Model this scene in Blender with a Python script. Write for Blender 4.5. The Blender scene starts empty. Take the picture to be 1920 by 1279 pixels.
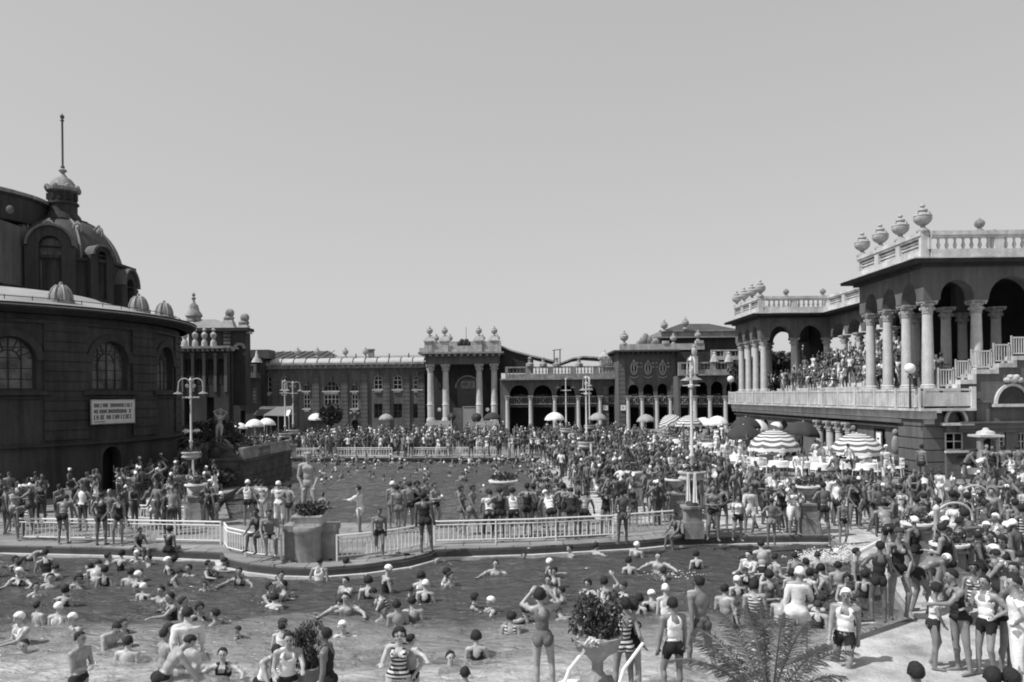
import bpy, math, random
import numpy as np
from mathutils import Vector, Matrix, Euler
R = math.radians
PI = math.pi
random.seed(7)
rng = np.random.default_rng(7)
SC = bpy.context.scene
COL = SC.collection

# ---------------------------------------------------------------- camera, sky, sun, exposure
FPX, YH, HC, ROLL = 1500.0, 742.0, 4.9, R(0.6)
cam_d = bpy.data.cameras.new('camera')
cam_d.sensor_width = 36.0
cam_d.lens = FPX / 1920 * 36
cam_d.shift_y = (YH - 639.5) / 1920
cam_d.clip_start = 0.1
cam_d.clip_end = 3000
cam = bpy.data.objects.new('camera', cam_d)
COL.objects.link(cam)
cam.matrix_world = Matrix.Translation((0, 0, HC)) @ Matrix.Rotation(R(90), 4, 'X') @ Matrix.Rotation(-ROLL, 4, 'Z')
SC.camera = cam

SUN_EL = R(54)
SUN_DIR = Vector((-0.93 * math.cos(SUN_EL), -0.37 * math.cos(SUN_EL), math.sin(SUN_EL))).normalized()
w = bpy.data.worlds.new('World')
SC.world = w
w.use_nodes = True
nt = w.node_tree
nt.nodes.clear()
sky = nt.nodes.new('ShaderNodeTexSky')
sky.sky_type = 'NISHITA'
sky.sun_disc = False
sky.sun_elevation = SUN_EL
sky.sun_rotation = math.atan2(SUN_DIR.x, SUN_DIR.y)
sky.air_density = 1.0
sky.dust_density = 0.7
sep = nt.nodes.new('ShaderNodeSeparateColor')
nt.links.new(sky.outputs[0], sep.inputs[0])
comb = nt.nodes.new('ShaderNodeCombineColor')      # a black-and-white plate that sees mostly the blue of the sky
mxs = nt.nodes.new('ShaderNodeMath'); mxs.operation = 'MULTIPLY_ADD'
mxs.inputs[1].default_value = .65
mg = nt.nodes.new('ShaderNodeMath'); mg.operation = 'MULTIPLY'; mg.inputs[1].default_value = .35
nt.links.new(sep.outputs[1], mg.inputs[0]); nt.links.new(mg.outputs[0], mxs.inputs[2]); nt.links.new(sep.outputs[2], mxs.inputs[0])
pw = nt.nodes.new('ShaderNodeMath'); pw.operation = 'POWER'; pw.inputs[1].default_value = .35      # the plate's soft response to a bright sky
ml = nt.nodes.new('ShaderNodeMath'); ml.operation = 'MULTIPLY'; ml.inputs[1].default_value = 2.95
nt.links.new(mxs.outputs[0], pw.inputs[0]); nt.links.new(pw.outputs[0], ml.inputs[0])
for i in range(3):
    nt.links.new(ml.outputs[0], comb.inputs[i])
bg = nt.nodes.new('ShaderNodeBackground')
bg.inputs[1].default_value = 0.115
wo = nt.nodes.new('ShaderNodeOutputWorld')
nt.links.new(comb.outputs[0], bg.inputs[0])
nt.links.new(bg.outputs[0], wo.inputs[0])

sun_d = bpy.data.lights.new('sun', 'SUN')
sun_d.energy = 4.8
sun_d.angle = R(0.5)
sun_d.color = (1, 1, 1)
sun = bpy.data.objects.new('sun', sun_d)
COL.objects.link(sun)
sun.rotation_euler = SUN_DIR.to_track_quat('Z', 'Y').to_euler()
SC.view_settings.view_transform = 'Standard'
SC.view_settings.look = 'None'
SC.view_settings.exposure = 0.0
SC.view_settings.gamma = 1.0
SC.cycles.max_bounces = 5
SC.cycles.transparent_max_bounces = 6
SC.cycles.use_denoising = True
SC.cycles.filter_width = 1.9

def unroll(px, py):
    dx, dy = px - 960, YH - py
    c, s = math.cos(ROLL), math.sin(ROLL)
    return dx * c + dy * s, -dx * s + dy * c
def at(px, py, Y):
    ux, uy = unroll(px, py)
    return Vector((ux / FPX * Y, Y, HC + uy / FPX * Y))
def gz(px, py, z=0.0):
    ux, uy = unroll(px, py)
    Y = (z - HC) * FPX / min(uy, -1)
    return Vector((ux / FPX * Y, Y, z))
def ax(px, Y, py=742): return at(px, py, Y).x
def az(py, Y, px): return at(px, py, Y).z

# ---------------------------------------------------------------- materials
MATS = {}
def g(v): return (v, v, v, 1)
def mat(name, col, rough=.8, var=.25, scale=3.0, bump=0.0, bscale=20, obcol=False, spec=.3, stripes=None, stretch=None, streak=0.0, slabs=None):
    if name in MATS: return MATS[name]
    m = bpy.data.materials.new(name); MATS[name] = m
    m.use_nodes = True
    t = m.node_tree; N = t.nodes; L = t.links
    b = N['Principled BSDF']
    b.inputs['Roughness'].default_value = rough
    b.inputs['Specular IOR Level'].default_value = spec
    tc = N.new('ShaderNodeTexCoord')
    mp = N.new('ShaderNodeMapping')
    L.new(tc.outputs['Object'], mp.inputs[0])
    if stretch: mp.inputs['Scale'].default_value = stretch
    n1 = N.new('ShaderNodeTexNoise'); n1.inputs['Scale'].default_value = scale; n1.inputs['Detail'].default_value = 6; n1.inputs['Roughness'].default_value = .65
    L.new(mp.outputs[0], n1.inputs['Vector'])
    mr = N.new('ShaderNodeMapRange')
    mr.inputs[1].default_value = .3; mr.inputs[2].default_value = .7
    mr.inputs[3].default_value = 1 - var; mr.inputs[4].default_value = 1 + var
    L.new(n1.outputs[0], mr.inputs[0])
    mx = N.new('ShaderNodeVectorMath'); mx.operation = 'SCALE'
    if obcol:
        oi = N.new('ShaderNodeObjectInfo')
        L.new(oi.outputs['Color'], mx.inputs[0])
    else:
        mx.inputs[0].default_value = (col, col, col)
    L.new(mr.outputs[0], mx.inputs['Scale'])
    out = mx.outputs[0]
    if streak:          # rain streaks and soot running down the wall
        m2 = N.new('ShaderNodeMapping'); m2.inputs['Scale'].default_value = (1.6, 1.6, .16); L.new(tc.outputs['Object'], m2.inputs[0])
        n3 = N.new('ShaderNodeTexNoise'); n3.inputs['Scale'].default_value = 1.3; n3.inputs['Detail'].default_value = 7; n3.inputs['Roughness'].default_value = .7
        L.new(m2.outputs[0], n3.inputs['Vector'])
        r3 = N.new('ShaderNodeMapRange'); r3.inputs[1].default_value = .35; r3.inputs[2].default_value = .65; r3.inputs[3].default_value = 1 - streak; r3.inputs[4].default_value = 1 + streak * .5
        L.new(n3.outputs[0], r3.inputs[0])
        s3 = N.new('ShaderNodeVectorMath'); s3.operation = 'SCALE'; L.new(out, s3.inputs[0]); L.new(r3.outputs[0], s3.inputs['Scale']); out = s3.outputs[0]
    if slabs:           # paving joints
        bk = N.new('ShaderNodeTexBrick'); bk.inputs['Scale'].default_value = 1; bk.inputs['Brick Width'].default_value = slabs; bk.inputs['Row Height'].default_value = slabs * .7
        bk.inputs['Mortar Size'].default_value = .02; bk.inputs['Color1'].default_value = g(1.0); bk.inputs['Color2'].default_value = g(.8); bk.inputs['Mortar'].default_value = g(.35)
        L.new(tc.outputs['Object'], bk.inputs['Vector'])
        s4 = N.new('ShaderNodeVectorMath'); s4.operation = 'MULTIPLY'; L.new(out, s4.inputs[0]); L.new(bk.outputs['Color'], s4.inputs[1]); out = s4.outputs[0]
    if stripes:
        ax_, freq, dark, frac = stripes
        sp = N.new('ShaderNodeSeparateXYZ'); L.new(tc.outputs['Object'], sp.inputs[0])
        mu = N.new('ShaderNodeMath'); mu.operation = 'MULTIPLY'; mu.inputs[1].default_value = freq
        if ax_ == 'r':
            ln = N.new('ShaderNodeVectorMath'); ln.operation = 'LENGTH'
            cx = N.new('ShaderNodeCombineXYZ'); L.new(sp.outputs[0], cx.inputs[0]); L.new(sp.outputs[1], cx.inputs[1])
            L.new(cx.outputs[0], ln.inputs[0]); L.new(ln.outputs['Value'], mu.inputs[0])
        else:
            L.new(sp.outputs['xyz'.index(ax_)], mu.inputs[0])
        fr = N.new('ShaderNodeMath'); fr.operation = 'FRACT'; L.new(mu.outputs[0], fr.inputs[0])
        gt = N.new('ShaderNodeMath'); gt.operation = 'GREATER_THAN'; gt.inputs[1].default_value = frac; L.new(fr.outputs[0], gt.inputs[0])
        mc = N.new('ShaderNodeMix'); mc.data_type = 'RGBA'
        L.new(gt.outputs[0], mc.inputs[0]); L.new(out, mc.inputs[6]); mc.inputs[7].default_value = g(dark)
        out = mc.outputs[2]
    L.new(out, b.inputs['Base Color'])
    if bump:
        n2 = N.new('ShaderNodeTexNoise'); n2.inputs['Scale'].default_value = bscale; n2.inputs['Detail'].default_value = 5
        L.new(mp.outputs[0], n2.inputs['Vector'])
        bp = N.new('ShaderNodeBump'); bp.inputs['Strength'].default_value = bump; bp.inputs['Distance'].default_value = .05
        L.new(n2.outputs[0], bp.inputs['Height']); L.new(bp.outputs[0], b.inputs['Normal'])
    return m

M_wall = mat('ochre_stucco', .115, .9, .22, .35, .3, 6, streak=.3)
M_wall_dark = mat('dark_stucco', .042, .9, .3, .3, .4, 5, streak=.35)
M_brick = mat('sooty_brick', .048, .9, .35, .5, .4, 8, streak=.4)
M_trim = mat('weathered_stone', .26, .85, .35, 1.6, .4, 9, streak=.35)
M_stone = mat('pale_stone', .4, .85, .25, 1.6, .4, 12, streak=.3)
M_column = mat('column_stone', .5, .8, .18, 2, .25, 14, streak=.22)
M_base = mat('granite', .25, .8, .25, 3, .4, 30, streak=.3)
M_roof = mat('zinc_roof', .22, .55, .25, .6, .2, 6)
M_roof_dark = mat('slate_roof', .06, .6, .35, .8, .3, 8)
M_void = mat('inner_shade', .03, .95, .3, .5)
M_white = mat('white_paint', .72, .5, .08, 4)
M_iron = mat('dark_iron', .04, .5, .2, 4)
M_pave = mat('pavement', .24, .9, .3, .8, .5, 25, slabs=1.1)
M_sand = mat('sandy_ground', .38, .95, .5, 1.1, .9, 14)
M_dark = mat('wet_kerb', .06, .4, .3, 2, .2, 20)
M_leaf = mat('leaf', .05, .7, .5, 5)
M_leaf2 = mat('leaf_light', .11, .6, .5, 5)
M_bark = mat('bark', .07, .9, .3, 5, .5, 20)
M_flower = mat('blossom', .6, .8, .2, 4)
M_cloth_w = mat('white_cloth', .75, .9, .08, 3)
M_cloth_d = mat('dark_cloth', .03, .9, .2, 3)
M_cloth_g = mat('grey_cloth', .25, .9, .2, 3)
M_sign = mat('sign_white', .55, .7, .1, 2)
M_sign_w = mat('poster_white', .8, .7, .08, 2)
M_ink = mat('ink', .03, .8, .1, 2)
M_marble = mat('statue_stone', .3, .8, .25, 2.5, .3, 20)
M_skin = mat('skin', .3, .42, .22, 9, obcol=True, spec=.4)
M_wear = mat('wear', .3, .9, .12, 9, .3, 40, obcol=True, spec=.15)
M_wear_s = mat('wear_striped', .3, .9, .1, 9, obcol=True, spec=.1, stripes=('z', 14, .04, .5))
M_hair = mat('hair', .03, .6, .3, 30, .5, 80, obcol=True)
def glassmat():
    m = mat('window_glass', .02, .08, .5, .7)
    m.node_tree.nodes['Principled BSDF'].inputs['Specular IOR Level'].default_value = .5
    return m
M_glass = glassmat()
M_lamp = mat('lamp_paint', .5, .5, .2, 6)
M_glass2 = mat('whitewashed_glass', .1, .3, .75, 1.3)

# ---------------------------------------------------------------- mesh builder
def wm(o):
    if o is None: return Matrix.Identity(4)
    m = Matrix.LocRotScale(o.location, o.rotation_euler, o.scale)
    return wm(o.parent) @ m if o.parent else m

def link_mesh(me, name, parent=None):
    o = bpy.data.objects.new(name, me)
    COL.objects.link(o)
    if parent is not None: o.parent = parent
    return o

class MB:
    def __init__(s, M=None, warp=None):
        s.v = []; s.f = []; s.M = M or Matrix.Identity(4); s.warp = warp
    def add(s, vs, fs):
        n = len(s.v)
        if s.warp: s.v += [s.M @ Vector(s.warp(*v)) for v in vs]
        else: s.v += [s.M @ Vector(v) for v in vs]
        s.f += [tuple(i + n for i in f) for f in fs]
    def box(s, x0, x1, y0, y1, z0, z1):
        s.add([(x0, y0, z0), (x1, y0, z0), (x1, y1, z0), (x0, y1, z0), (x0, y0, z1), (x1, y0, z1), (x1, y1, z1), (x0, y1, z1)],
              [(0, 3, 2, 1), (4, 5, 6, 7), (0, 1, 5, 4), (1, 2, 6, 5), (2, 3, 7, 6), (3, 0, 4, 7)])
    def slab(s, x0, x1, y0, y1, z0, z1, du=1e9):
        n = max(1, int(math.ceil((x1 - x0) / du)))
        for i in range(n):
            s.box(x0 + (x1 - x0) * i / n, x0 + (x1 - x0) * (i + 1) / n, y0, y1, z0, z1)
    def prism(s, poly, z0, z1, top=None):
        n = len(poly); top = top or poly
        s.add([(p[0], p[1], z0) for p in poly] + [(p[0], p[1], z1) for p in top],
              [tuple(range(n))[::-1], tuple(range(n, 2 * n))] + [(i, (i + 1) % n, n + (i + 1) % n, n + i) for i in range(n)])
    def lathe(s, prof, c=(0, 0, 0), n=14, a0=0, a1=2 * PI):
        full = abs(a1 - a0 - 2 * PI) < 1e-6
        k = n if full else n + 1
        vs = []
        for (r, z) in prof:
            for i in range(k):
                a = a0 + (a1 - a0) * i / n
                vs.append((c[0] + r * math.cos(a), c[1] + r * math.sin(a), c[2] + z))
        fs = []
        for j in range(len(prof) - 1):
            for i in range(n):
                i2 = (i + 1) % k
                fs.append((j * k + i, j * k + i2, (j + 1) * k + i2, (j + 1) * k + i))
        if full:
            if prof[0][0] > 1e-4: fs.append(tuple(range(k))[::-1])
            if prof[-1][0] > 1e-4: fs.append(tuple(range((len(prof) - 1) * k, len(prof) * k)))
        s.add(vs, fs)
    def tube(s, p0, p1, r0, r1=None, n=8):
        s.path([p0, p1], [r0, r1 if r1 is not None else r0], n)
    def path(s, pts, r, n=6):
        pts = [Vector(p) for p in pts]
        if not hasattr(r, '__len__'): r = [r] * len(pts)
        vs = []; prev = None
        for i, p in enumerate(pts):
            d = (pts[min(i + 1, len(pts) - 1)] - pts[max(i - 1, 0)])
            d = d.normalized() if d.length > 1e-9 else Vector((0, 0, 1))
            if prev is None:
                u = Vector((0, 0, 1)).cross(d)
                if u.length < .1: u = Vector((1, 0, 0))
            else:
                u = prev - d * prev.dot(d)
                if u.length < 1e-4: u = Vector((1, 0, 0))
            u.normalize(); prev = u; v = d.cross(u)
            for k in range(n):
                a = 2 * PI * k / n
                vs.append(p + (u * math.cos(a) + v * math.sin(a)) * r[i])
        fs = [(j * n + k, j * n + (k + 1) % n, (j + 1) * n + (k + 1) % n, (j + 1) * n + k) for j in range(len(pts) - 1) for k in range(n)]
        fs += [tuple(range(n))[::-1], tuple(range((len(pts) - 1) * n, len(pts) * n))]
        s.add(vs, fs)
    def ball(s, c, r, n=10, m=6, rot=None):
        if not hasattr(r, '__len__'): r = (r, r, r)
        vs = [Vector((0, 0, -r[2]))]
        for j in range(1, m):
            t = PI * j / m - PI / 2
            for i in range(n):
                a = 2 * PI * i / n
                vs.append(Vector((r[0] * math.cos(t) * math.cos(a), r[1] * math.cos(t) * math.sin(a), r[2] * math.sin(t))))
        vs.append(Vector((0, 0, r[2])))
        if rot is not None: vs = [rot @ v for v in vs]
        c = Vector(c)
        fs = [(0, 1 + (i + 1) % n, 1 + i) for i in range(n)]
        for j in range(m - 2):
            for i in range(n):
                fs.append((1 + j * n + i, 1 + j * n + (i + 1) % n, 1 + (j + 1) * n + (i + 1) % n, 1 + (j + 1) * n + i))
        k = 1 + (m - 1) * n; b = 1 + (m - 2) * n
        fs += [(b + i, b + (i + 1) % n, k) for i in range(n)]
        s.add([v + c for v in vs], fs)
    def quadleaf(s, p, u, v):
        s.add([p - u - v, p + u - v * .3, p + v, p - u * .8 + v * .4], [(0, 1, 2, 3)])
    def wall(s, x0, x1, z0, z1, y0, y1, ops, du=1e9):
        cols = {}
        for o in ops: cols.setdefault((round(o[0], 4), round(o[1], 4)), []).append(o[2:])
        x = x0
        for (a, b), os_ in sorted(cols.items()):
            if a - x > 1e-4: s.slab(x, a, y0, y1, z0, z1, du)
            z = z0
            for (za, zb, rise) in sorted(os_):
                if za - z > 1e-4: s.slab(a, b, y0, y1, z, za, du)
                if rise: s.spandrel(a, b, zb, rise, y0, y1)
                z = zb
            if z1 - z > 1e-4: s.slab(a, b, y0, y1, z, z1, du)
            x = b
        if x1 - x > 1e-4: s.slab(x, x1, y0, y1, z0, z1, du)
    def spandrel(s, a, b, zb, rise, y0, y1, n=12):
        c = (a + b) / 2; h = (b - a) / 2
        pts = [(c - h * math.cos(PI * i / n), zb - rise + rise * .985 * math.sin(PI * i / n)) for i in range(n + 1)]
        for i in range(n):
            (xa, za), (xb, zc) = pts[i], pts[i + 1]
            s.add([(xa, y0, za), (xb, y0, zc), (xb, y0, zb), (xa, y0, zb), (xa, y1, za), (xb, y1, zc), (xb, y1, zb), (xa, y1, zb)],
                  [(0, 1, 2, 3), (5, 4, 7, 6), (0, 4, 5, 1)])
    def archband(s, a, b, zspring, rise, wd, y0, y1, n=12):
        c = (a + b) / 2; h = (b - a) / 2
        for i in range(n):
            q = []
            for k in (i, i + 1):
                t = PI * k / n
                for e in (0, wd):
                    q.append((c - (h + e) * math.cos(t), zspring + (rise + e) * math.sin(t)))
            s.add([(q[j][0], y, q[j][1]) for y in (y0, y1) for j in (0, 2, 3, 1)],
                  [(0, 1, 2, 3), (3, 2, 6, 7), (1, 0, 4, 5)])
    def build(s, name, m=None, parent=None, smooth=True, ang=40):
        me = bpy.data.meshes.new(name)
        if parent is not None:
            inv = wm(parent).inverted()
            vs = [inv @ v for v in s.v]
        else: vs = s.v
        me.from_pydata([tuple(v) for v in vs], [], s.f)
        if smooth and len(s.f):
            me.polygons.foreach_set('use_smooth', [True] * len(me.polygons))
            me.set_sharp_from_angle(angle=R(ang))
        if m: me.materials.append(m)
        me.update()
        return link_mesh(me, name, parent)

def thing(name, label, cat, loc=(0, 0, 0), rotz=0, group=None):
    o = bpy.data.objects.new(name, None)
    COL.objects.link(o)
    o.location = loc; o.rotation_euler = (0, 0, rotz)
    o['label'] = label; o['category'] = cat
    if group: o['group'] = group
    return o
def tag(o, label, cat, group=None):
    o['label'] = label; o['category'] = cat
    if group: o['group'] = group
    return o
def struct(o, kind='structure', label=None, cat=None):
    o['kind'] = kind
    if label: o['label'] = label; o['category'] = cat
    return o
KIDS = {}
def copy_tree(o, parent=None):
    c = o.copy(); COL.objects.link(c)
    c.parent = parent
    for ch in [x for x in COL.objects if x.parent == o] if o.name not in KIDS else KIDS[o.name]:
        copy_tree(ch, c)
    return c
def seal(o):
    """remember the children of a prototype so that copying is quick"""
    KIDS[o.name] = [x for x in COL.objects if x.parent == o]
    for x in KIDS[o.name]: seal(x)
    return o
def inst(me, name, parent, world, scale=(1, 1, 1), rotz=0):
    o = link_mesh(me, name, parent)
    p = wm(parent).inverted() @ Vector(world) if parent is not None else Vector(world)
    o.location = p
    o.scale = scale
    o.rotation_euler = (0, 0, rotz - (parent.rotation_euler.z if parent is not None else 0))
    return o
def mesh_only(mb, name, m, ang=40):
    o = mb.build(name, m, None, True, ang)
    me = o.data
    bpy.data.objects.remove(o)
    return me
ORD = ['leftmost', 'second from the left', 'third from the left', 'fourth from the left', 'fifth from the left', 'sixth from the left', 'seventh from the left', 'eighth from the left', 'ninth from the left', 'tenth from the left', 'eleventh from the left', 'twelfth from the left', 'thirteenth from the left', 'fourteenth from the left', 'fifteenth from the left', 'sixteenth from the left', 'seventeenth from the left', 'eighteenth from the left', 'nineteenth from the left', 'twentieth from the left']
def scr(v):
    return v[0] / max(v[1], .1)
# ---------------------------------------------------------------- people
POSE = {}
def nrm(v): return Vector(v).normalized()
class Body: pass
def make_pose(name, male=True, lean=0, twist=0, side=0, aL=None, aR=None, lL=None, lR=None, head=(0, 0), voxel=.0095, faces=2600, feet=True, low=230):
    """joints first, then one continuous skin grown over tapered limbs"""
    B = Body(); B.male = male
    sd, ln = R(side), R(lean)
    d = Vector((math.sin(sd), -math.sin(ln) * math.cos(sd), math.cos(ln) * math.cos(sd)))
    lat0 = Vector((1, 0, 0))
    tw = R(twist)
    lat = (lat0 - d * lat0.dot(d)).normalized()
    fw = lat.cross(d) * 1.0                    # forward is -Y at rest
    if fw.y > 0: fw = -fw
    latS = (lat * math.cos(tw) + fw * math.sin(tw)).normalized()
    fwS = (fw * math.cos(tw) - lat * math.sin(tw)).normalized()
    P = Vector((0, 0, .95))
    N_ = P + d * .52
    sw = .185 if male else .158
    hw = .09 if male else .098
    bones = []                                  # (p0,p1,r0,r1,class)
    balls = []                                  # (c,(r),basis)
    bas = Matrix((latS, -fwS, d)).transposed()
    basP = Matrix((lat, -fw, d)).transposed()
    if male:
        balls += [(P + d * .37, (.158, .112, .165), bas), (P + d * .2, (.132, .098, .14), basP), (P + d * .03, (.15, .108, .12), basP)]
        for s in (-1, 1): balls.append((P + d * .4 + latS * .07 * s + fwS * .055, (.08, .06, .07), bas))
    else:
        balls += [(P + d * .36, (.135, .1, .15), bas), (P + d * .2, (.112, .088, .14), basP), (P + d * .02, (.162, .115, .13), basP)]
        for s in (-1, 1): balls.append((P + d * .355 + latS * .07 * s + fwS * .085, (.062, .06, .062), bas))
    for s in (-1, 1): balls.append((P + lat * .075 * s - fw * .055 - d * .05, (.088, .09, .095), basP))
    Hn = N_ + d * .02 + fwS * .005
    hd = (d + fwS * math.sin(R(head[1]))).normalized()
    Hd = N_ + hd * .175 + fwS * .02
    hy = R(head[0])
    hf = (fwS * math.cos(hy) + latS * math.sin(hy)).normalized()
    hf = (hf - hd * hf.dot(hd) * .6 - Vector((0, 0, math.sin(R(head[1]))))).normalized()
    hu = (hd - hf * hd.dot(hf)).normalized()
    hl = hf.cross(hu).normalized()
    hb = Matrix((hl, -hf, hu)).transposed()
    B.head = (Hd, hl, hf, hu)
    bones.append((N_ - d * .06, Hd - hd * .03, .062 if male else .052, .05 if male else .045, 'neck'))
    balls += [(Hd + hu * .025 - hf * .012, (.076, .096, .088), hb), (Hd - hu * .045 + hf * .028, (.054, .06, .062), hb), (Hd - hu * .08 + hf * .05, (.03, .032, .026), hb)]
    balls.append((Hd - hu * .018 + hf * .094, (.013, .018, .024), hb))       # nose
    balls.append((Hd + hu * .022 + hf * .073, (.048, .016, .01), hb))        # brow
    balls.append((Hd - hu * .058 + hf * .076, (.024, .014, .011), hb))       # lips
    for s in (-1, 1):
        balls.append((Hd + hl * .075 * s - hu * .01, (.012, .02, .03), hb))  # ears
        balls.append((Hd + hl * .035 * s - hu * .022 + hf * .058, (.022, .022, .018), hb))  # cheeks
    # arms
    up = .6; k = 1.0 if male else .86
    B.hands = []
    for s, a in ((1, aL), (-1, aR)):
        a = a or ((.14, 0, -1), (.06, -.2, -1))
        S = N_ - d * .055 + latS * sw * s
        def dirv(t): return (latS * s * t[0] + fwS * (-t[1]) + Vector((0, 0, 1)) * t[2]).normalized()
        E = S + dirv(a[0]) * .285
        W = E + dirv(a[1]) * .25
        bones.append((N_ - d * .03 + latS * .04 * s, S, .058 * k, .062 * k, 'torso'))
        balls.append((S - latS * .01 * s, (.066 * k, .062 * k, .062 * k), None))
        bones.append((S, E, .054 * k, .041 * k, 'uarm')); bones.append((E, W, .043 * k, .028 * k, 'farm'))
        balls.append((S.lerp(E, .45), (.048 * k, .05 * k, .08), Matrix(((1, 0, 0), (0, 1, 0), (0, 0, 1)))))
        hdv = (dirv(a[2]) if len(a) > 2 else dirv(a[1]))
        pl = latS.cross(hdv)
        pl = pl.normalized() if pl.length > .3 else fwS.copy()
        wd = hdv.cross(pl).normalized()          # across the knuckles
        nrmP = hdv.cross(wd).normalized()
        Hc = W + hdv * .045
        hbM = Matrix((wd, nrmP, hdv)).transposed()
        balls.append((Hc, (.04, .018, .052), hbM))
        bones.append((W, Hc, .027 * k, .03 * k, 'hand'))
        curl = nrmP * (1 if nrmP.dot(fwS) > 0 else -1)
        for q, (off, ln_) in enumerate(((-.03, .062), (-.0105, .075), (.0095, .07), (.029, .054))):
            b0 = Hc + hdv * .035 + wd * off
            b1 = b0 + (hdv * .94 + curl * .25 + wd * off * 2).normalized() * ln_ * .6
            b2 = b1 + (hdv * .7 + curl * .65).normalized() * ln_ * .5
            bones.append((b0, b1, .0105, .0098, 'hand')); bones.append((b1, b2, .0098, .0085, 'hand'))
        tb = W + hdv * .025 + wd * .03 * (-1)
        t1 = tb + (hdv * .55 - wd * .75 + curl * .3).normalized() * .045
        t2 = t1 + (hdv * .9 - wd * .15 + curl * .35).normalized() * .035
        bones.append((tb, t1, .015, .0115, 'hand')); bones.append((t1, t2, .0115, .0095, 'hand'))
        B.hands.append(Hc + hdv * .05)
    # legs
    low_z = 9
    for s, l in ((1, lL), (-1, lR)):
        l = l or ((.07, -.02, -1), (.02, .04, -1))
        def dirl(t): return Vector((s * t[0], t[1], t[2])).normalized()
        Hp = P + lat * hw * s - Vector((0, 0, .03))
        K = Hp + dirl(l[0]) * .425
        A = K + dirl(l[1]) * .415
        bones.append((Hp, K, .088 if male else .092, .056, 'thigh')); bones.append((K, A, .055, .036, 'shin'))
        cb = (K - A).normalized()
        back = (Vector((0, 1, 0)) - cb * cb.y)
        back = back.normalized() if back.length > .1 else Vector((0, 0, -1))
        balls.append((K.lerp(A, .3) + back * .018, (.05, .05, .1), None))
        balls.append((K, (.056, .058, .06), None))
        if feet:
            fd = Vector((s * .22, -1, 0)) if abs(l[1][2]) > .5 else Vector((0, -.35, -1))
            fd = (Vector(l[2]) if len(l) > 2 else fd).normalized()
            H = A + Vector((0, 0, -.045)) - fd * .03
            T = A + Vector((0, 0, -.052)) + fd * .14
            bones.append((H, T, .036, .026, 'foot')); bones.append((A, H, .038, .034, 'foot'))
            bones.append((T, T + fd * .045, .027, .02, 'foot'))
            low_z = min(low_z, A.z - .085, T.z - .03)
        else: low_z = min(low_z, A.z)
    # merge
    mb = MB()
    for (p0, p1, r0, r1, c) in bones:
        n = 10 if r0 > .02 else 7
        L_ = (p1 - p0)
        dd = L_.normalized() if L_.length > 1e-6 else Vector((0, 0, 1))
        pts = [p0 - dd * r0 * .95, p0 - dd * r0 * .7, p0, p1, p1 + dd * r1 * .7, p1 + dd * r1 * .95]
        mb.path(pts, [r0 * .3, r0 * .72, r0, r1, r1 * .72, r1 * .3], n)
    for (c, r, b) in balls: mb.ball(c, r, 12, 8, b)
    o = mb.build('tmp', None, None, False)
    m = o.modifiers.new('r', 'REMESH'); m.mode = 'VOXEL'; m.voxel_size = voxel
    m = o.modifiers.new('s', 'SMOOTH'); m.factor = .5; m.iterations = 2
    dcm = o.modifiers.new('d', 'DECIMATE'); dcm.ratio = .2
    dg = bpy.context.evaluated_depsgraph_get()
    def bake(ratio):
        dcm.ratio = ratio
        bpy.context.view_layer.update()
        dg = bpy.context.evaluated_depsgraph_get()
        me = bpy.data.meshes.new_from_object(o.evaluated_get(dg))
        return me
    me0 = bake(.999)
    nf = max(1, len(me0.polygons)) * 2
    me = bake(min(1, faces / nf))
    mel = bake(min(1, low / nf))
    bpy.data.meshes.remove(me0)
    bpy.data.objects.remove(o)
    B.bones = bones; B.P = P; B.d = d; B.lat = lat; B.fw = fw; B.latS = latS; B.fwS = fwS
    B.low_z = low_z
    def setup(mesh):
        n = len(mesh.vertices)
        V = np.empty(n * 3); mesh.vertices.foreach_get('co', V); V = V.reshape(-1, 3)
        NO = np.empty(n * 3); mesh.vertices.foreach_get('normal', NO); NO = NO.reshape(-1, 3)
        mesh.calc_loop_triangles()
        Fc = np.empty(len(mesh.loop_triangles) * 3, dtype=np.int32); mesh.loop_triangles.foreach_get('vertices', Fc); Fc = Fc.reshape(-1, 3)
        best = np.full(n, 9.); cls = np.zeros(n, int); tt = np.zeros(n)
        names = ['torso', 'neck', 'uarm', 'farm', 'hand', 'thigh', 'shin', 'foot', 'head']
        blist = bones + [(P - d * .05, P + d * .46, .13, .13, 'torso'), (P - d * .06 - lat * .06, P - d * .06 + lat * .06, .1, .1, 'torso'), (Hd, Hd + hu * .04, .085, .085, 'head')]
        for (p0, p1, r0, r1, c) in blist:
            a = np.array(p0); b = np.array(p1) - a; L2 = max(1e-9, b @ b)
            t = np.clip(((V - a) @ b) / L2, 0, 1)
            dist = np.linalg.norm(V - a - t[:, None] * b, axis=1) - (r0 + (r1 - r0) * t)
            dist = dist + (.02 if c == 'hand' else 0) - (.0 if c != 'torso' else .004)
            k = dist < best
            best[k] = dist[k]; cls[k] = names.index(c); tt[k] = t[k]
        D = dict(V=V, N=NO, F=Fc, cls=np.array(names)[cls], t=tt)
        q = V - np.array(P)
        D['u'] = q @ np.array(d) / .52; D['x'] = q @ np.array(latS); D['y'] = q @ np.array(fwS)
        h = V - np.array(Hd)
        D['hx'] = h @ np.array(hl); D['hy'] = h @ np.array(hf); D['hz'] = h @ np.array(hu)
        return D
    B.D = setup(me); B.L = setup(mel)
    # shift to stand on zero
    for D in (B.D, B.L): D['V'] = D['V'] - np.array((0, 0, low_z))
    bpy.data.meshes.remove(me); bpy.data.meshes.remove(mel)
    B.name = name
    B.me = np_mesh('person_body', B.D['V'], B.D['F'], M_skin)
    B.garm = {}
    B.hands = [h - Vector((0, 0, low_z)) for h in B.hands]
    B.headc = Hd - Vector((0, 0, low_z))
    POSE[name] = B
    return B

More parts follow.
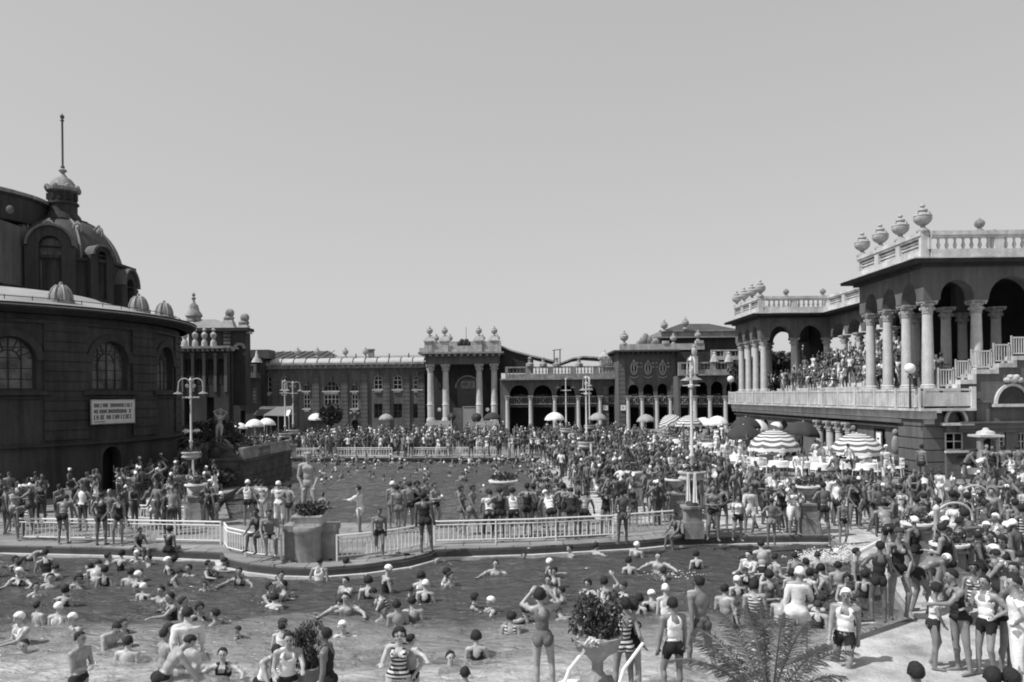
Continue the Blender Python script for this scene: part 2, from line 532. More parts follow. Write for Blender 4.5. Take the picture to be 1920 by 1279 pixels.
def np_mesh(name, V, Fc, m):
    me = bpy.data.meshes.new(name)
    me.from_pydata(V.tolist(), [], Fc.tolist())
    me.polygons.foreach_set('use_smooth', [True] * len(me.polygons))
    me.materials.append(m)
    me.update()
    return me

def region(D, kind):
    c, t, u, x, y = D['cls'], D['t'], D['u'], D['x'], D['y']
    tor = (c == 'torso')
    if kind == 'trunks': return (tor & (u < .2)) | ((c == 'thigh') & (t < .3))
    if kind == 'shorts': return (tor & (u < .22)) | ((c == 'thigh') & (t < .55))
    if kind == 'trousers': return (tor & (u < .25)) | (c == 'thigh') | ((c == 'shin') & (t < .9))
    if kind == 'suit':
        return ((tor & (u < .66)) | (tor & (u >= .66) & (np.abs(x) > .05) & (np.abs(x) < .125))) & ~((c == 'thigh')) | ((c == 'thigh') & (t < .14))
    if kind == 'suit_legs':
        return ((tor & (u < .72)) | (tor & (np.abs(x) > .04) & (np.abs(x) < .14))) | ((c == 'thigh') & (t < .34))
    if kind == 'tank': return (tor & (u > .1) & (u < .72)) | (tor & (u >= .7) & (np.abs(x) > .045) & (np.abs(x) < .135))
    if kind == 'shirt': return (tor & (u > .08) & (u < .96)) | ((c == 'uarm') & (t < .55))
    if kind == 'robe': return (tor & (u < .97)) | (c == 'uarm') | ((c == 'farm') & (t < .8)) | ((c == 'thigh') & (t < .8))
    if kind == 'dress': return (tor & (u < .86)) | ((c == 'uarm') & (t < .25)) | ((c == 'thigh') & (t < 1.1))
    hz, hy, hx = D['hz'], D['hy'], D['hx']
    hd = (c == 'head') | (c == 'neck')
    line = .02 + np.clip(hy, -.05, .09) * .55
    if kind == 'hair_short': return hd & (hz > line - .035 * (hy < 0)) & ~((hy > .055) & (hz < .062))
    if kind == 'hair_bob': return hd & (hz > line - .085 * (hy < .02)) & ~((hy > .05) & (hz < .055))
    if kind == 'cap': return hd & (hz > .012 - .045 * (hy < 0) + np.clip(hy, 0, .1) * .35)
    return tor
OFF = dict(trunks=.009, shorts=.014, trousers=.02, suit=.007, suit_legs=.008, tank=.01, shirt=.018, robe=.05, dress=.036, hair_short=.014, hair_bob=.022, cap=.016)
GM = dict(hair_short=M_hair, hair_bob=M_hair)
def garment(B, kind, striped=False):
    key = (kind, striped)
    if key in B.garm: return B.garm[key]
    D = B.D
    m = region(D, kind)
    fk = m[D['F']].all(axis=1)
    Fk = D['F'][fk]
    if len(Fk) == 0:
        B.garm[key] = None; return None
    idx = np.unique(Fk)
    mp = -np.ones(len(D['V']), int); mp[idx] = np.arange(len(idx))
    V = D['V'][idx] + D['N'][idx] * OFF[kind]
    if kind in ('robe', 'dress'):
        low = np.clip((B.P.z - B.low_z + .1 - V[:, 2]) / .6, 0, 1)
        V[:, :2] *= (1 + .35 * low)[:, None]
    for _ in range({'robe': 9, 'dress': 7, 'shirt': 3, 'trousers': 4, 'shorts': 2}.get(kind, 0)):
        fn_ = mp[Fk]; ee = np.concatenate([fn_[:, [0, 1]], fn_[:, [1, 2]], fn_[:, [2, 0]]])
        acc = np.zeros_like(V); cnt = np.zeros(len(V)); np.add.at(acc, ee[:, 0], V[ee[:, 1]]); np.add.at(cnt, ee[:, 0], 1)
        V = V * .45 + (acc / np.maximum(cnt, 1)[:, None]) * .55
    if kind.startswith('hair'):
        V += D['N'][idx] * (rng.random((len(idx), 1)) * .014 - .002)
    Fn = mp[Fk]
    # a hem: border edges turn back in to the skin
    e = np.concatenate([Fn[:, [0, 1]], Fn[:, [1, 2]], Fn[:, [2, 0]]])
    es = {}
    for a, b in e.tolist(): es[(a, b)] = 1
    bd = [(a, b) for (a, b) in es if (b, a) not in es]
    V0 = D['V'][idx] - D['N'][idx] * .003
    Vl = V.tolist(); ex = {}; fl = Fn.tolist()
    for a, b in bd:
        for k in (a, b):
            if k not in ex:
                ex[k] = len(Vl); Vl.append(V0[k].tolist())
        fl.append([b, a, ex[a], ex[b]])
    me = bpy.data.meshes.new(kind)
    me.from_pydata(Vl, [], fl)
    me.polygons.foreach_set('use_smooth', [True] * len(me.polygons))
    mm = GM.get(kind, M_wear_s if striped else M_wear)
    me.materials.append(mm); me.update()
    B.garm[key] = me
    return me

GN = dict(trunks='swim_trunks', shorts='shorts', trousers='trousers', suit='swimsuit', suit_legs='swimsuit', tank='tank_top', shirt='shirt', robe='robe', dress='dress', hair_short='hair', hair_bob='hair', cap='cap')
PEOPLE = []
def eyes(B):
    if 'eyes' not in B.garm:
        Hd, hl, hf, hu = B.head; Hd = Hd - Vector((0, 0, B.low_z)); b = MB(); hb = Matrix((hl, -hf, hu)).transposed()
        for s in (-1, 1):
            b.ball(Hd + hl * .031 * s - hu * .002 + hf * .083, (.016, .009, .007), 8, 5, hb)
            b.ball(Hd + hl * .033 * s + hu * .021 + hf * .088, (.021, .006, .0045), 8, 5, hb)
        b.ball(Hd - hu * .058 + hf * .089, (.021, .005, .0045), 8, 5, hb)
        B.garm['eyes'] = mesh_only(b, 'face', M_ink)
    return B.garm['eyes']
def person(pose, loc, rot, wear, skin=.28, hair=('hair_short', .03), scale=1.0, desc=None, where=None, dz=0.0, label=None, name='person', cat='person'):
    """wear: list of (garment, tone, striped)"""
    B = POSE[pose]
    o = bpy.data.objects.new(name, B.me)
    COL.objects.link(o)
    o.location = (loc[0], loc[1], loc[2] + dz)
    o.rotation_euler = (0, 0, rot)
    o.scale = (scale, scale, scale)
    o.color = g(skin)
    o['category'] = cat
    for wgt in list(wear) + [hair]:
        if wgt is None: continue
        kind, tone = wgt[0], wgt[1]
        st = len(wgt) > 2 and wgt[2]
        me = garment(B, kind, st)
        if me is None: continue
        c = bpy.data.objects.new(GN[kind], me)
        COL.objects.link(c); c.parent = o
        c.color = g(tone)
    if loc[1] < 24: link_mesh(eyes(B), 'face', o)
    o['_d'] = desc or ''
    PEOPLE.append(dict(o=o, desc=desc, where=where, label=label, sx=scr(o.location), y=loc[1]))
    return o

# arms (outward, y with - forward, z), legs
HIPS = ((.8, .25, -.75), (-.75, -.3, -.55), (-.6, -.3, -.5))
CROSS = ((.12, -.2, -1), (-.75, -.6, .1))
BROW = ((.75, -.45, .35), (-.55, -.1, .9))
UP2 = ((.5, -.2, 1), (-.25, 0, 1))
FWD = ((.15, -.8, -.55), (-.1, -1, .1))
LOW = ((.25, -.2, -1), (-.45, -.4, -.85))
BACKH = ((.3, .3, -1), (-.5, .35, -.8))
OUT = ((.8, -.45, -.35), (.3, -1, -.05))
TALK = ((.2, -.1, -1), (-.1, -1, .15))
KNEE = ((.15, -.5, -.9), (-.1, -.75, -.35))
REST = ((.14, 0, -1), (.06, -.2, -1))
RAIL = ((.3, -.75, -.75), (.0, -.75, -.7))
SIT = ((.12, -1, -.04), (.03, .12, -1))
SIT2 = ((.02, -1, .1), (.0, -.2, -1))
BENT = ((.12, -.25, -1), (.02, .3, -1))
WF = ((.03, -.42, -1), (.0, .02, -1)); WB = ((.03, .3, -1), (0, .62, -1))
EXTRA = dict(m_stand=dict(side=2, lL=BENT), m_hips=dict(aL=HIPS, aR=HIPS, head=(20, 5)), m_cross=dict(aL=CROSS, aR=CROSS, lR=BENT),
    m_walk=dict(aL=((.1, .35, -1), (.0, .1, -1)), aR=((.1, -.35, -1), (0, -.6, -1)), lL=WF, lR=WB, lean=4),
    m_lean=dict(aL=RAIL, aR=RAIL, lean=30, head=(0, 15), lL=BENT), m_sit=dict(aL=KNEE, aR=KNEE, lL=SIT, lR=SIT2, lean=12),
    m_brow=dict(aL=BROW, aR=REST, head=(-10, 0)), m_fwd=dict(aL=FWD, aR=TALK, lean=5, twist=10),
    m_bend=dict(aL=((.2, -.5, -1), (0, -.4, -1)), aR=((.2, -.6, -1), (0, -.3, -1)), lean=62, lL=BENT, lR=WF, head=(0, 30)),
    m_out=dict(aL=OUT, aR=OUT, head=(15, 0)), m_back=dict(aL=BACKH, aR=BACKH, head=(-25, 10)), m_one=dict(aL=HIPS, aR=TALK, lL=BENT, side=-3),
    f_stand=dict(side=-2, lR=BENT, aR=TALK), f_hips=dict(aL=HIPS, aR=HIPS), f_walk=dict(aL=((.1, .3, -1), (.0, .1, -1)), aR=((.1, -.3, -1), (0, -.6, -1)), lL=WB, lR=WF),
    f_lean=dict(aL=RAIL, aR=RAIL, lean=26, lR=BENT), f_sit=dict(aL=KNEE, aR=REST, lL=SIT, lR=SIT2, lean=6), f_up=dict(aL=UP2, aR=BROW),
    f_out=dict(aL=OUT, aR=FWD, head=(10, 5)), f_low=dict(aL=LOW, aR=LOW, lL=BENT, head=(10, 12)), f_cross=dict(aL=CROSS, aR=CROSS), f_brow=dict(aL=REST, aR=BROW, head=(15, 0)),
    f_face=dict(aL=((.55, -.75, .1), (-.75, -.25, .75)), aR=((.55, -.75, .1), (-.75, -.25, .75)), head=(0, -6)),
    m_squat=dict(aL=KNEE, aR=KNEE, lL=((.35, -1, .35), (.0, .45, -1)), lR=((.35, -1, .35), (.0, .45, -1)), lean=28, head=(20, 0)),
    f_ground=dict(aL=((.3, .5, -1), (.1, .2, -1)), aR=KNEE, lL=((.1, -1, .55), (.0, -.35, -1)), lR=((.1, -1, .1), (.05, -1, -.15), (0, -.6, .8)), lean=-14),
    m_point=dict(aL=((.9, -.5, .15), (.6, -1, .1)), aR=REST, lR=BENT, head=(35, 0), side=2), f_turn=dict(aL=((.2, .2, -1), (-.4, -.4, -.6)), aR=((.15, .2, -1), (.1, -.1, -1)), twist=28, head=(45, 5), lL=BENT),
    m_turn=dict(twist=-25, head=(-45, 8), aL=TALK, aR=BACKH, lL=BENT, lean=6))
for nm, kw in EXTRA.items(): make_pose(nm, male=nm[0] == 'm', **kw)
# ---------------------------------------------------------------- ground, pools
mb = MB(); mb.add([(-900, -60, -1.6), (900, -60, -1.6), (900, 2500, -1.6), (-900, 2500, -1.6)], [(0, 1, 2, 3)])
struct(mb.build('ground', mat('pool_bottom', .05, .9, .3, .2)))
FRONT = [gz(*p) for p in [(-400, 1016), (0, 1022), (200, 1026), (418, 1035), (424, 1046), (470, 1056), (527, 1062), (600, 1064), (680, 1058), (760, 1047), (803, 1036), (812, 1030), (1000, 1024), (1200, 1013), (1250, 1008), (1320, 1006), (1500, 1003), (1560, 1003)]]
BACKE = [gz(*p) for p in [(-400, 962), (300, 968), (430, 973), (620, 980), (800, 983), (1000, 978), (1120, 975)]]
def platform(name, pts, z1=0.0, m=None, side=None, z0=-1.6):
    pts = [(p[0], p[1]) for p in pts]
    mb = MB(); mb.prism(pts, z0, z1 - .05)
    a = mb.build(name + '_side', side or M_dark, None, False)
    mb = MB(); mb.prism(pts, z1 - .05, z1)
    b = mb.build(name, m or M_pave, None, False)
    a.name = name + '_edge'
    struct(a); struct(b)
    return b
EL = gz(430, 973); ER = gz(1120, 975); FL = gz(545, 860); FR = gz(1010, 860)
platform('promenade', FRONT + BACKE[::-1])
platform('left_court', [BACKE[0], BACKE[1], BACKE[2], gz(418, 930), FL, (-200, FL.y), (-200, BACKE[0].y)])
RB = [gz(*p) for p in [(1560, 1003), (1640, 1062), (1680, 1105), (1722, 1163), (1600, 1205), (1400, 1275), (1250, 1345)]]
platform('right_court', RB[::1] + [(3.0, 5), (200, 5), (200, FR.y), (FR.x, FR.y), ER], m=M_sand)
platform('far_court', [(-200, FL.y), (FL.x, FL.y), (FR.x, FR.y), (200, FR.y), (700, 600), (-700, 600)])
def ribbon(name, pts, w, z0, z1, m, off=0.0, parent=None):
    mb = MB()
    for i in range(len(pts) - 1):
        a, b = Vector(pts[i]), Vector(pts[i + 1])
        d = (b - a); d.z = 0
        if d.length < .01: continue
        d.normalize(); n = Vector((d.y, -d.x, 0))
        a2, b2 = a + n * off - d * .003 * i, b + n * off
        mb.prism([(a2.x, a2.y), (a2.x + n.x * w, a2.y + n.y * w), (b2.x + n.x * w, b2.y + n.y * w), (b2.x, b2.y)], z0, z1 - .0007 * (i % 3))
    return mb.build(name, m, parent, False)
struct(ribbon('pool_step', FRONT, .16, -.6, -.235, M_column, .10))
struct(ribbon('pool_coping', FRONT, .10, -.6, -.07, M_dark, -.001))
struct(ribbon('pool_kerb', RB[3:], .22, -.7, -.02, M_dark, .02))
struct(ribbon('bank_kerb', RB[:4], .12, -.6, -.05, M_base, .01))
struct(ribbon('far_pool_kerb', [FR, FL], .25, -.6, .06, M_dark, .0))
# pale floor of the shallow end near the camera
nx, ny = 90, 60
vs = []; fs = []
for j in range(ny + 1):
    for i in range(nx + 1):
        x = -20 + 36 * i / nx; y = 4 + 18 * j / ny
        z = -.42 - 1.12 * max(0, min(1, (y - 16.0 - .6 * math.sin(x * .5)) / 3.6)) ** 1.2
        vs.append((x, y, z))
for j in range(ny):
    for i in range(nx): fs.append((j * (nx + 1) + i, j * (nx + 1) + i + 1, (j + 1) * (nx + 1) + i + 1, (j + 1) * (nx + 1) + i))
mb = MB(); mb.add(vs, fs)
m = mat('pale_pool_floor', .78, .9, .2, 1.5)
t = m.node_tree; N = t.nodes; L = t.links     # floor painted darker where it drops, for light lost in deep water
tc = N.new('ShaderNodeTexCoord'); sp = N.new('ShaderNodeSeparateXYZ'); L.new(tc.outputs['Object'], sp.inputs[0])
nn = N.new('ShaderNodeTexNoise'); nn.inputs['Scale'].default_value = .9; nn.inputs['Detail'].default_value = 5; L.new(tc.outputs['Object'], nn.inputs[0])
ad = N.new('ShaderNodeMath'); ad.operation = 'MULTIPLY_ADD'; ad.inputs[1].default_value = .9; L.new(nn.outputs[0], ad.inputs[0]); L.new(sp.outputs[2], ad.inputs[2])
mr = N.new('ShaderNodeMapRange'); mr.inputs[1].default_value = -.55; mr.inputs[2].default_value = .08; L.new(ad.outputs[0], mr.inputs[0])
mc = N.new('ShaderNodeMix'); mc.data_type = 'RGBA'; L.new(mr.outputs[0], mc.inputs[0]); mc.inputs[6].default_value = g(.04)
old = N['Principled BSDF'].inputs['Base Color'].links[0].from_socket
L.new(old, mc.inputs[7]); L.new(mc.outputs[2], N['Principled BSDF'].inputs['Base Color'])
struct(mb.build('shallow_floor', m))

def water_mat(name, dif, bump, scale, shallow=False):  # shallow: near water clearer, with its brightness put into the colour
    m = bpy.data.materials.new(name); m.use_nodes = True
    t = m.node_tree; N = t.nodes; L = t.links; N.clear()
    out = N.new('ShaderNodeOutputMaterial')
    tc = N.new('ShaderNodeTexCoord'); mp = N.new('ShaderNodeMapping'); mp.inputs['Scale'].default_value = (.55, 1.25, 1); mp.inputs['Rotation'].default_value = (0, 0, R(-14))
    L.new(tc.outputs['Object'], mp.inputs[0])
    n1 = N.new('ShaderNodeTexNoise'); n1.inputs['Scale'].default_value = scale; n1.inputs['Detail'].default_value = 4; n1.inputs['Roughness'].default_value = .6; n1.inputs['Distortion'].default_value = .6
    L.new(mp.outputs[0], n1.inputs[0])
    bp = N.new('ShaderNodeBump'); bp.inputs['Strength'].default_value = bump; bp.inputs['Distance'].default_value = .3
    L.new(n1.outputs[0], bp.inputs['Height'])
    fr = N.new('ShaderNodeFresnel'); fr.inputs[0].default_value = 1.33; L.new(bp.outputs[0], fr.inputs['Normal'])
    gl = N.new('ShaderNodeBsdfGlossy'); gl.inputs['Roughness'].default_value = .1; gl.inputs['Color'].default_value = g(.8); L.new(bp.outputs[0], gl.inputs['Normal'])
    df = N.new('ShaderNodeBsdfDiffuse'); df.inputs['Color'].default_value = g(dif); L.new(bp.outputs[0], df.inputs['Normal'])
    tr = N.new('ShaderNodeBsdfTransparent'); tr.inputs['Color'].default_value = g(.85)
    m1 = N.new('ShaderNodeMixShader'); m1.inputs[0].default_value = .6; L.new(df.outputs[0], m1.inputs[1]); L.new(tr.outputs[0], m1.inputs[2])
    m1.inputs[0].default_value = .1
    if shallow:        # near water's brightness is put into its colour; clearer there, murkier farther out
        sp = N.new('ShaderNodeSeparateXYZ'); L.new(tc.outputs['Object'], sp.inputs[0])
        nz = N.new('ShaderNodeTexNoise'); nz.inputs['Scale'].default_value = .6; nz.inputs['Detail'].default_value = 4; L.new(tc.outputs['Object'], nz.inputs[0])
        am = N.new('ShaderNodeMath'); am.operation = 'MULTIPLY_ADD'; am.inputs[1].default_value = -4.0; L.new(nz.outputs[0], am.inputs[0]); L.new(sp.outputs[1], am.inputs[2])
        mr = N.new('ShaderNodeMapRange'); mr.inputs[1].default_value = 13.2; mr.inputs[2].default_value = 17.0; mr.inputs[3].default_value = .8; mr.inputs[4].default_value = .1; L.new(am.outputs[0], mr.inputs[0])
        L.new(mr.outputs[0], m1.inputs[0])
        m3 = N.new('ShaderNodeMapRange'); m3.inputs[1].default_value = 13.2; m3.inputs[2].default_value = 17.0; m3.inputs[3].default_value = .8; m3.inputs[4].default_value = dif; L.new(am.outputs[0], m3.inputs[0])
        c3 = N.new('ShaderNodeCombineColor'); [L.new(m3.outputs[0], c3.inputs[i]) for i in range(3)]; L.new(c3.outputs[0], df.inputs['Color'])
    m2 = N.new('ShaderNodeMixShader'); L.new(fr.outputs[0], m2.inputs[0]); L.new(m1.outputs[0], m2.inputs[1]); L.new(gl.outputs[0], m2.inputs[2])
    L.new(m2.outputs[0], out.inputs[0])
    return m
def water(name, x0, x1, y0, y1, st, amp, m, z=-.3):
    nx, ny = int((x1 - x0) / st), int((y1 - y0) / st)
    X, Y = np.meshgrid(np.linspace(x0, x1, nx + 1), np.linspace(y0, y1, ny + 1))
    Z = np.zeros_like(X); r = np.random.default_rng(3); patch = .7 + .5 * np.sin(X * .31 + 1.3 * np.sin(Y * .23)) * np.sin(Y * .41 + 1.1 * np.sin(X * .27))
    for k in range(26):
        wl = .45 * 1.16 ** (k % 13) * (1 + .2 * r.random()); a = r.normal(PI / 2 + .25, .75)
        ph = r.random() * 6.28
        q = 2 * PI / wl * (X * math.cos(a) + Y * math.sin(a)) + ph + .8 * np.sin(X * .7 + k) + .8 * np.sin(Y * .5 - k)
        Z += amp * wl ** .8 * np.sin(q)
    V = np.stack([X.ravel(), Y.ravel(), (Z * patch + z).ravel()], 1)
    i = np.arange(nx); j = np.arange(ny); I, J = np.meshgrid(i, j); b = (J * (nx + 1) + I).ravel()
    F_ = np.stack([b, b + 1, b + nx + 2, b + nx + 1], 1)
    me = np_mesh(name, V, F_, m)
    return struct(link_mesh(me, name))
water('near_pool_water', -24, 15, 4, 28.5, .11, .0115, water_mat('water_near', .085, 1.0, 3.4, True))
water('main_pool_water', -26, 8, 28.6, 66, .2, .017, water_mat('water_far', .09, 1.0, 2.6))

# ---------------------------------------------------------------- shared pieces
M_urn = mat('urn_stone', .34, .8, .4, 5, .4, 12)
URN = mesh_only((lambda b: (b.lathe([(.23, 0), (.23, .06), (.17, .08), (.15, .12), (.08, .17), (.09, .22), (.2, .28), (.29, .37), (.325, .47), (.31, .54), (.33, .56), (.3, .6), (.17, .66), (.14, .72), (.19, .74), (.18, .78), (.1, .82), (.05, .86), (.09, .9), (.09, .94), (.03, 1.0)], n=14), [b.ball((.27 * math.cos(a), .27 * math.sin(a), .64), (.055, .055, .07), 6, 4) for a in (0.4, 1.97, 3.54, 5.11)], b)[-1])(MB()), 'urn', M_urn)
BALL = mesh_only((lambda b: (b.lathe([(.3, 0), (.3, .1), (.18, .16), (.14, .22), (.3, .34), (.4, .52), (.38, .7), (.25, .86), (.08, .94), (.06, 1.0), (0, 1.02)], n=12), b)[1])(MB()), 'finial', M_trim)
def urns(parent, pts, h, me=None, name='urn'):
    for p in pts: inst(me or URN, name, parent, p, (h * .95, h * .95, h))
COLM = {}
def column(parent, x, y, z0, z1, r, capital=True, m=None, ring=False):
    key = (round(r, 3), round(z1 - z0, 2), ring)
    if key not in COLM:
        H = z1 - z0; b = MB(); ch = r * 2.4 if capital else .0
        pr = [(r * 1.35, 0), (r * 1.35, r * .35), (r * 1.22, r * .5), (r * 1.25, r * .75), (r * 1.02, r * .95)]
        if ring: pr += [(r * 1.02, H * .27), (r * 1.14, H * .275), (r * 1.14, H * .29), (r, H * .3)]
        pr += [(r * 1.0, H * .35), (r * .86, H - ch)]
        b.lathe(pr, n=14)
        sh = mesh_only(b, 'column', m or M_column)
        c = MB()
        c.lathe([(r * .9, H - ch), (r * 1.02, H - ch + .03), (r * .9, H - ch * .92), (r * 1.0, H - ch * .7), (r * 1.12, H - ch * .5), (r * 1.0, H - ch * .45), (r * 1.35, H - ch * .2)], n=12)
        for k in range(8):
            a = PI / 4 * k + .39
            c.ball((r * 1.12 * math.cos(a), r * 1.12 * math.sin(a), H - ch * (.62 if k % 2 else .3)), (r * .28, r * .28, r * .32), 6, 4)
        for sx in (-1, 1):
            for sy in (-1, 1): c.ball((sx * r * 1.05, sy * r * 1.05, H - ch * .2), r * .33, 6, 4)
        c.box(-r * 1.35, r * 1.35, -r * 1.35, r * 1.35, H - ch * .16, H - .002)
        COLM[key] = (sh, mesh_only(c, 'capital', M_urn))
    sh, cp = COLM[key]
    o = inst(sh, 'column', parent, (x, y, z0))
    c = link_mesh(cp, 'capital', o)
    return o
def balusters(mb, x0, x1, y, z0, z1, r, gap, sq=False):
    n = max(1, int((x1 - x0) / gap))
    for i in range(n):
        x = x0 + (i + .5) * (x1 - x0) / n
        if sq: mb.box(x - r, x + r, y - r, y + r, z0, z1)
        else:
            h = z1 - z0
            mb.lathe([(r * .7, 0), (r * .5, h * .1), (r * 1.0, h * .35), (r * .45, h * .7), (r * .75, h * .95), (r * .75, h)], (x, y, z0), 6)
def window(parent, M, xa, xb, za, zb, rise, y, nx=2, nz=3, m=None, glass=None, warp=None, fw=.05, name='window'):
    """a glazed window set into its opening: frame with bars, and the pane behind"""
    b = MB(M, warp); c = (xa + xb) / 2; h = (xb - xa) / 2
    def top(x):
        if not rise: return zb
        return zb - rise + rise * math.sqrt(max(0, 1 - ((x - c) / h) ** 2))
    b.box(xa, xa + fw, y, y + .06, za, zb - rise); b.box(xb - fw, xb, y, y + .06, za, zb - rise)
    b.box(xa + fw, xb - fw, y + .001, y + .059, za, za + fw)
    if rise: b.archband(xa + fw, xb - fw, zb - rise, rise - fw, fw, y, y + .06, 10)
    else: b.box(xa + fw, xb - fw, y + .001, y + .059, zb - fw, zb)
    for i in range(1, nx):
        x = xa + (xb - xa) * i / nx
        b.box(x - fw * .4, x + fw * .4, y + .006, y + .05, za + fw, top(x) - fw * .5)
    if rise > .9 and warp:
        for t in np.linspace(0, PI, 9)[1:-1]:
            b.path([(c + h * .42 * math.cos(t), y + .03, zb - rise + rise * .42 * math.sin(t)), (c + h * .97 * math.cos(t), y + .03, zb - rise + rise * .97 * math.sin(t))], fw * .35, 4)
        b.archband(c - h * .42, c + h * .42, zb - rise, rise * .42, fw * .7, y + .004, y + .05, 10)
    for k in range(1, nz):
        z = za + (zb - za) * k / nz
        hw = h if z < zb - rise or not rise else h * math.sqrt(max(0, 1 - ((z - (zb - rise)) / rise) ** 2))
        if hw > .1: b.box(c - hw + fw * .4, c + hw - fw * .4, y + .012, y + .045, z - fw * .35, z + fw * .35)
    f = b.build(name, m or M_trim, parent, False)
    p = MB(M, warp); n = 12
    pts = [(xa, za), (xb, za)] + [(xb - (xb - xa) * i / n, top(xb - (xb - xa) * i / n)) for i in range(n + 1)]
    p.add([(x, y + .03, z) for x, z in pts], [tuple(range(len(pts)))])
    p.build('pane', glass or M_glass, f, False)
    return f
def part(name, m, parent, fn, M=None, warp=None, smooth=True):
    b = MB(M, warp); fn(b); return b.build(name, m, parent, smooth)

# ---------------------------------------------------------------- far facade: left wing
Y = 107.0
def X_(px, Yd=None): return ax(px, Yd or Y)
def Z_(py, px=960, Yd=None): return az(py, Yd or Y, px)
def box_building(name, label, Yf, pxa, pxb, depth, ztop, m, cat='building'):
    return thing(name, label, cat, (ax((pxa + pxb) / 2, Yf), Yf, 0))
lw = box_building('bath_wing', 'long two storey wing with banded pilasters, glazed roof strip and four urns', Y, 486, 798, 12, 0, None)
xa, xb = X_(486), X_(797)
zc = Z_(684, 640)
ops = []
WIN = []
def ow(p0, p1, t, b_, arch, kind):
    o = (X_(p0), X_(p1), Z_(b_, (p0 + p1) / 2), Z_(t, (p0 + p1) / 2), (X_(p1) - X_(p0)) / 2 if arch else 0)
    ops.append(o); WIN.append((o, kind))
for p0, p1 in ((496, 509), (527, 540)): ow(p0, p1, 706, 736, True, 'w')
for p0, p1 in ((569, 581), (659, 671)):
    ow(p0, p1, 740, 766, False, 'w'); ow(p0, p1, 722, 733, True, 'f')
ow(607, 635.5, 740, 766, False, 'w'); ow(607, 635.5, 715, 733, True, 'f')
ow(658.5, 671.5, 787, 812, True, 'd')
for p0, p1 in ((701, 717), (737, 754), (774.5, 791.5)):
    ow(p0, p1, 704, 730, True, 'w'); ow(p0, p1, 757, 784, False, 'v')
def merge(ops):     # openings that share nearly the same column snap to one column
    out = []
    for o in ops:
        for q in out:
            if abs(q[0] - o[0]) < .3 and abs(q[1] - o[1]) < .3: o = (q[0], q[1]) + o[2:]; break
        out.append(o)
    return out
part('wall', M_wall, lw, lambda b: (b.wall(xa, xb, 0, zc, Y, Y + .5, merge(ops)), b.box(xa, xb, Y + .9, Y + 9, 0, zc + .3)), smooth=False)
def pil(b, px0, px1, zt, Yq=None, d=.22, zb=0.0):
    Yq = Yq or Y
    x0, x1 = ax(px0, Yq), ax(px1, Yq)
    z = zb; 
    while z < zt - .01:
        b.box(x0, x1, Yq - d, Yq, z, min(zt, z + .48)); b.box(x0 + .05, x1 - .05, Yq - d + .07, Yq, z + .48, min(zt, z + .55)) if z + .55 < zt else None
        z += .55
for c in (516, 552, 592.5, 646, 683, 724.5, 762, 790): part('pilaster', M_wall, lw, lambda b: pil(b, c - 6.5, c + 6.5, Z_(702, c)), smooth=False)
part('cornice', M_trim, lw, lambda b: (b.box(xa - .2, xb, Y - .9, Y, zc - .05, zc + .22), b.box(xa - .2, xb, Y - .5, Y, zc - .5, zc - .051),
    [b.box(xa + .75 * i, xa + .75 * i + .3, Y - .8, Y - .5, zc - .33, zc - .06) for i in range(int((xb - xa) / .75))]), smooth=False)
for o, kind in WIN:
    if kind in ('w', 'f'):
        window(lw, None, o[0], o[1], o[2], o[3], o[4], Y + .22, 4 if (o[1] - o[0]) > 1.5 else 2, 3 if kind == 'w' else 2, M_white if kind == 'w' else M_trim, M_glass, fw=.09)
        part('window_sill', M_column, lw, lambda b: (b.box(o[0] - .15, o[1] + .15, Y - .26, Y - .003, o[2] - .16, o[2] - .01), b.box(o[0] + .1, o[1] - .1, Y - .18, Y - .003, o[2] - .42, o[2] - .163)), smooth=False)
    elif kind == 'v':
        window(lw, None, o[0], o[1], o[2], o[3], 0, Y + .25, 2, 2, M_wall, M_glass, fw=.08)
    else: window(lw, None, o[0], o[1], o[2], o[3], o[4], Y + .3, 2, 3, M_wall_dark, M_glass, fw=.08, name='door')
    if kind in 'wfd' and o[4]:
        part('arch_trim', M_wall, lw, lambda b: (b.archband(o[0], o[1], o[3] - o[4], o[4], .18, Y - .1, Y - .003, 12), b.box((o[0] + o[1]) / 2 - .16, (o[0] + o[1]) / 2 + .16, Y - .22, Y - .004, o[3] - .02, o[3] + .55)), smooth=False)
rz0, rz1 = zc + .22, Z_(671, 640)
def roofband(b):
    n = 14
    for i in range(n):
        x0 = xa + (xb - xa) * i / n; x1 = xa + (xb - xa) * (i + 1) / n
        for k in range(6):
            t0, t1 = PI / 2 * k / 6, PI / 2 * (k + 1) / 6
            b.add([(x, Y - .7 + 1.6 * (1 - math.cos(t)), rz0 + (rz1 - rz0) * math.sin(t)) for x, t in ((x0, t0), (x1, t0), (x1, t1), (x0, t1))], [(0, 1, 2, 3)])
part('roof', mat('pale_zinc', .42, .4, .2, .5), lw, roofband)
part('roof_rib', M_roof_dark, lw, lambda b: [b.path([(xa + (xb - xa) * i / 14, Y - .7 + 1.6 * (1 - math.cos(t)), rz0 + (rz1 - rz0) * math.sin(t) + .03) for t in np.linspace(0, PI / 2, 6)], .06, 5) for i in range(15)])
gx0, gx1, gx2 = X_(485, Y), X_(500), X_(588)
z0_, z1_ = rz1 - .1, Z_(655, 540)
part('glass_roof', mat('sooty_glass', .07, .4, .2, 1), lw, lambda b: b.add([(gx0 - 2, Y + 1.5, z0_), (X_(628), Y + 1.5, z0_), (gx2 + 1, Y + 5, z1_), (gx1, Y + 5, z1_), (gx1, Y + 8.8, z0_), (X_(628), Y + 8.8, z0_), (gx0 - 2, Y + 8.8, z0_)], [(0, 1, 2, 3), (3, 2, 5, 4), (1, 5, 2), (0, 3, 6)]))
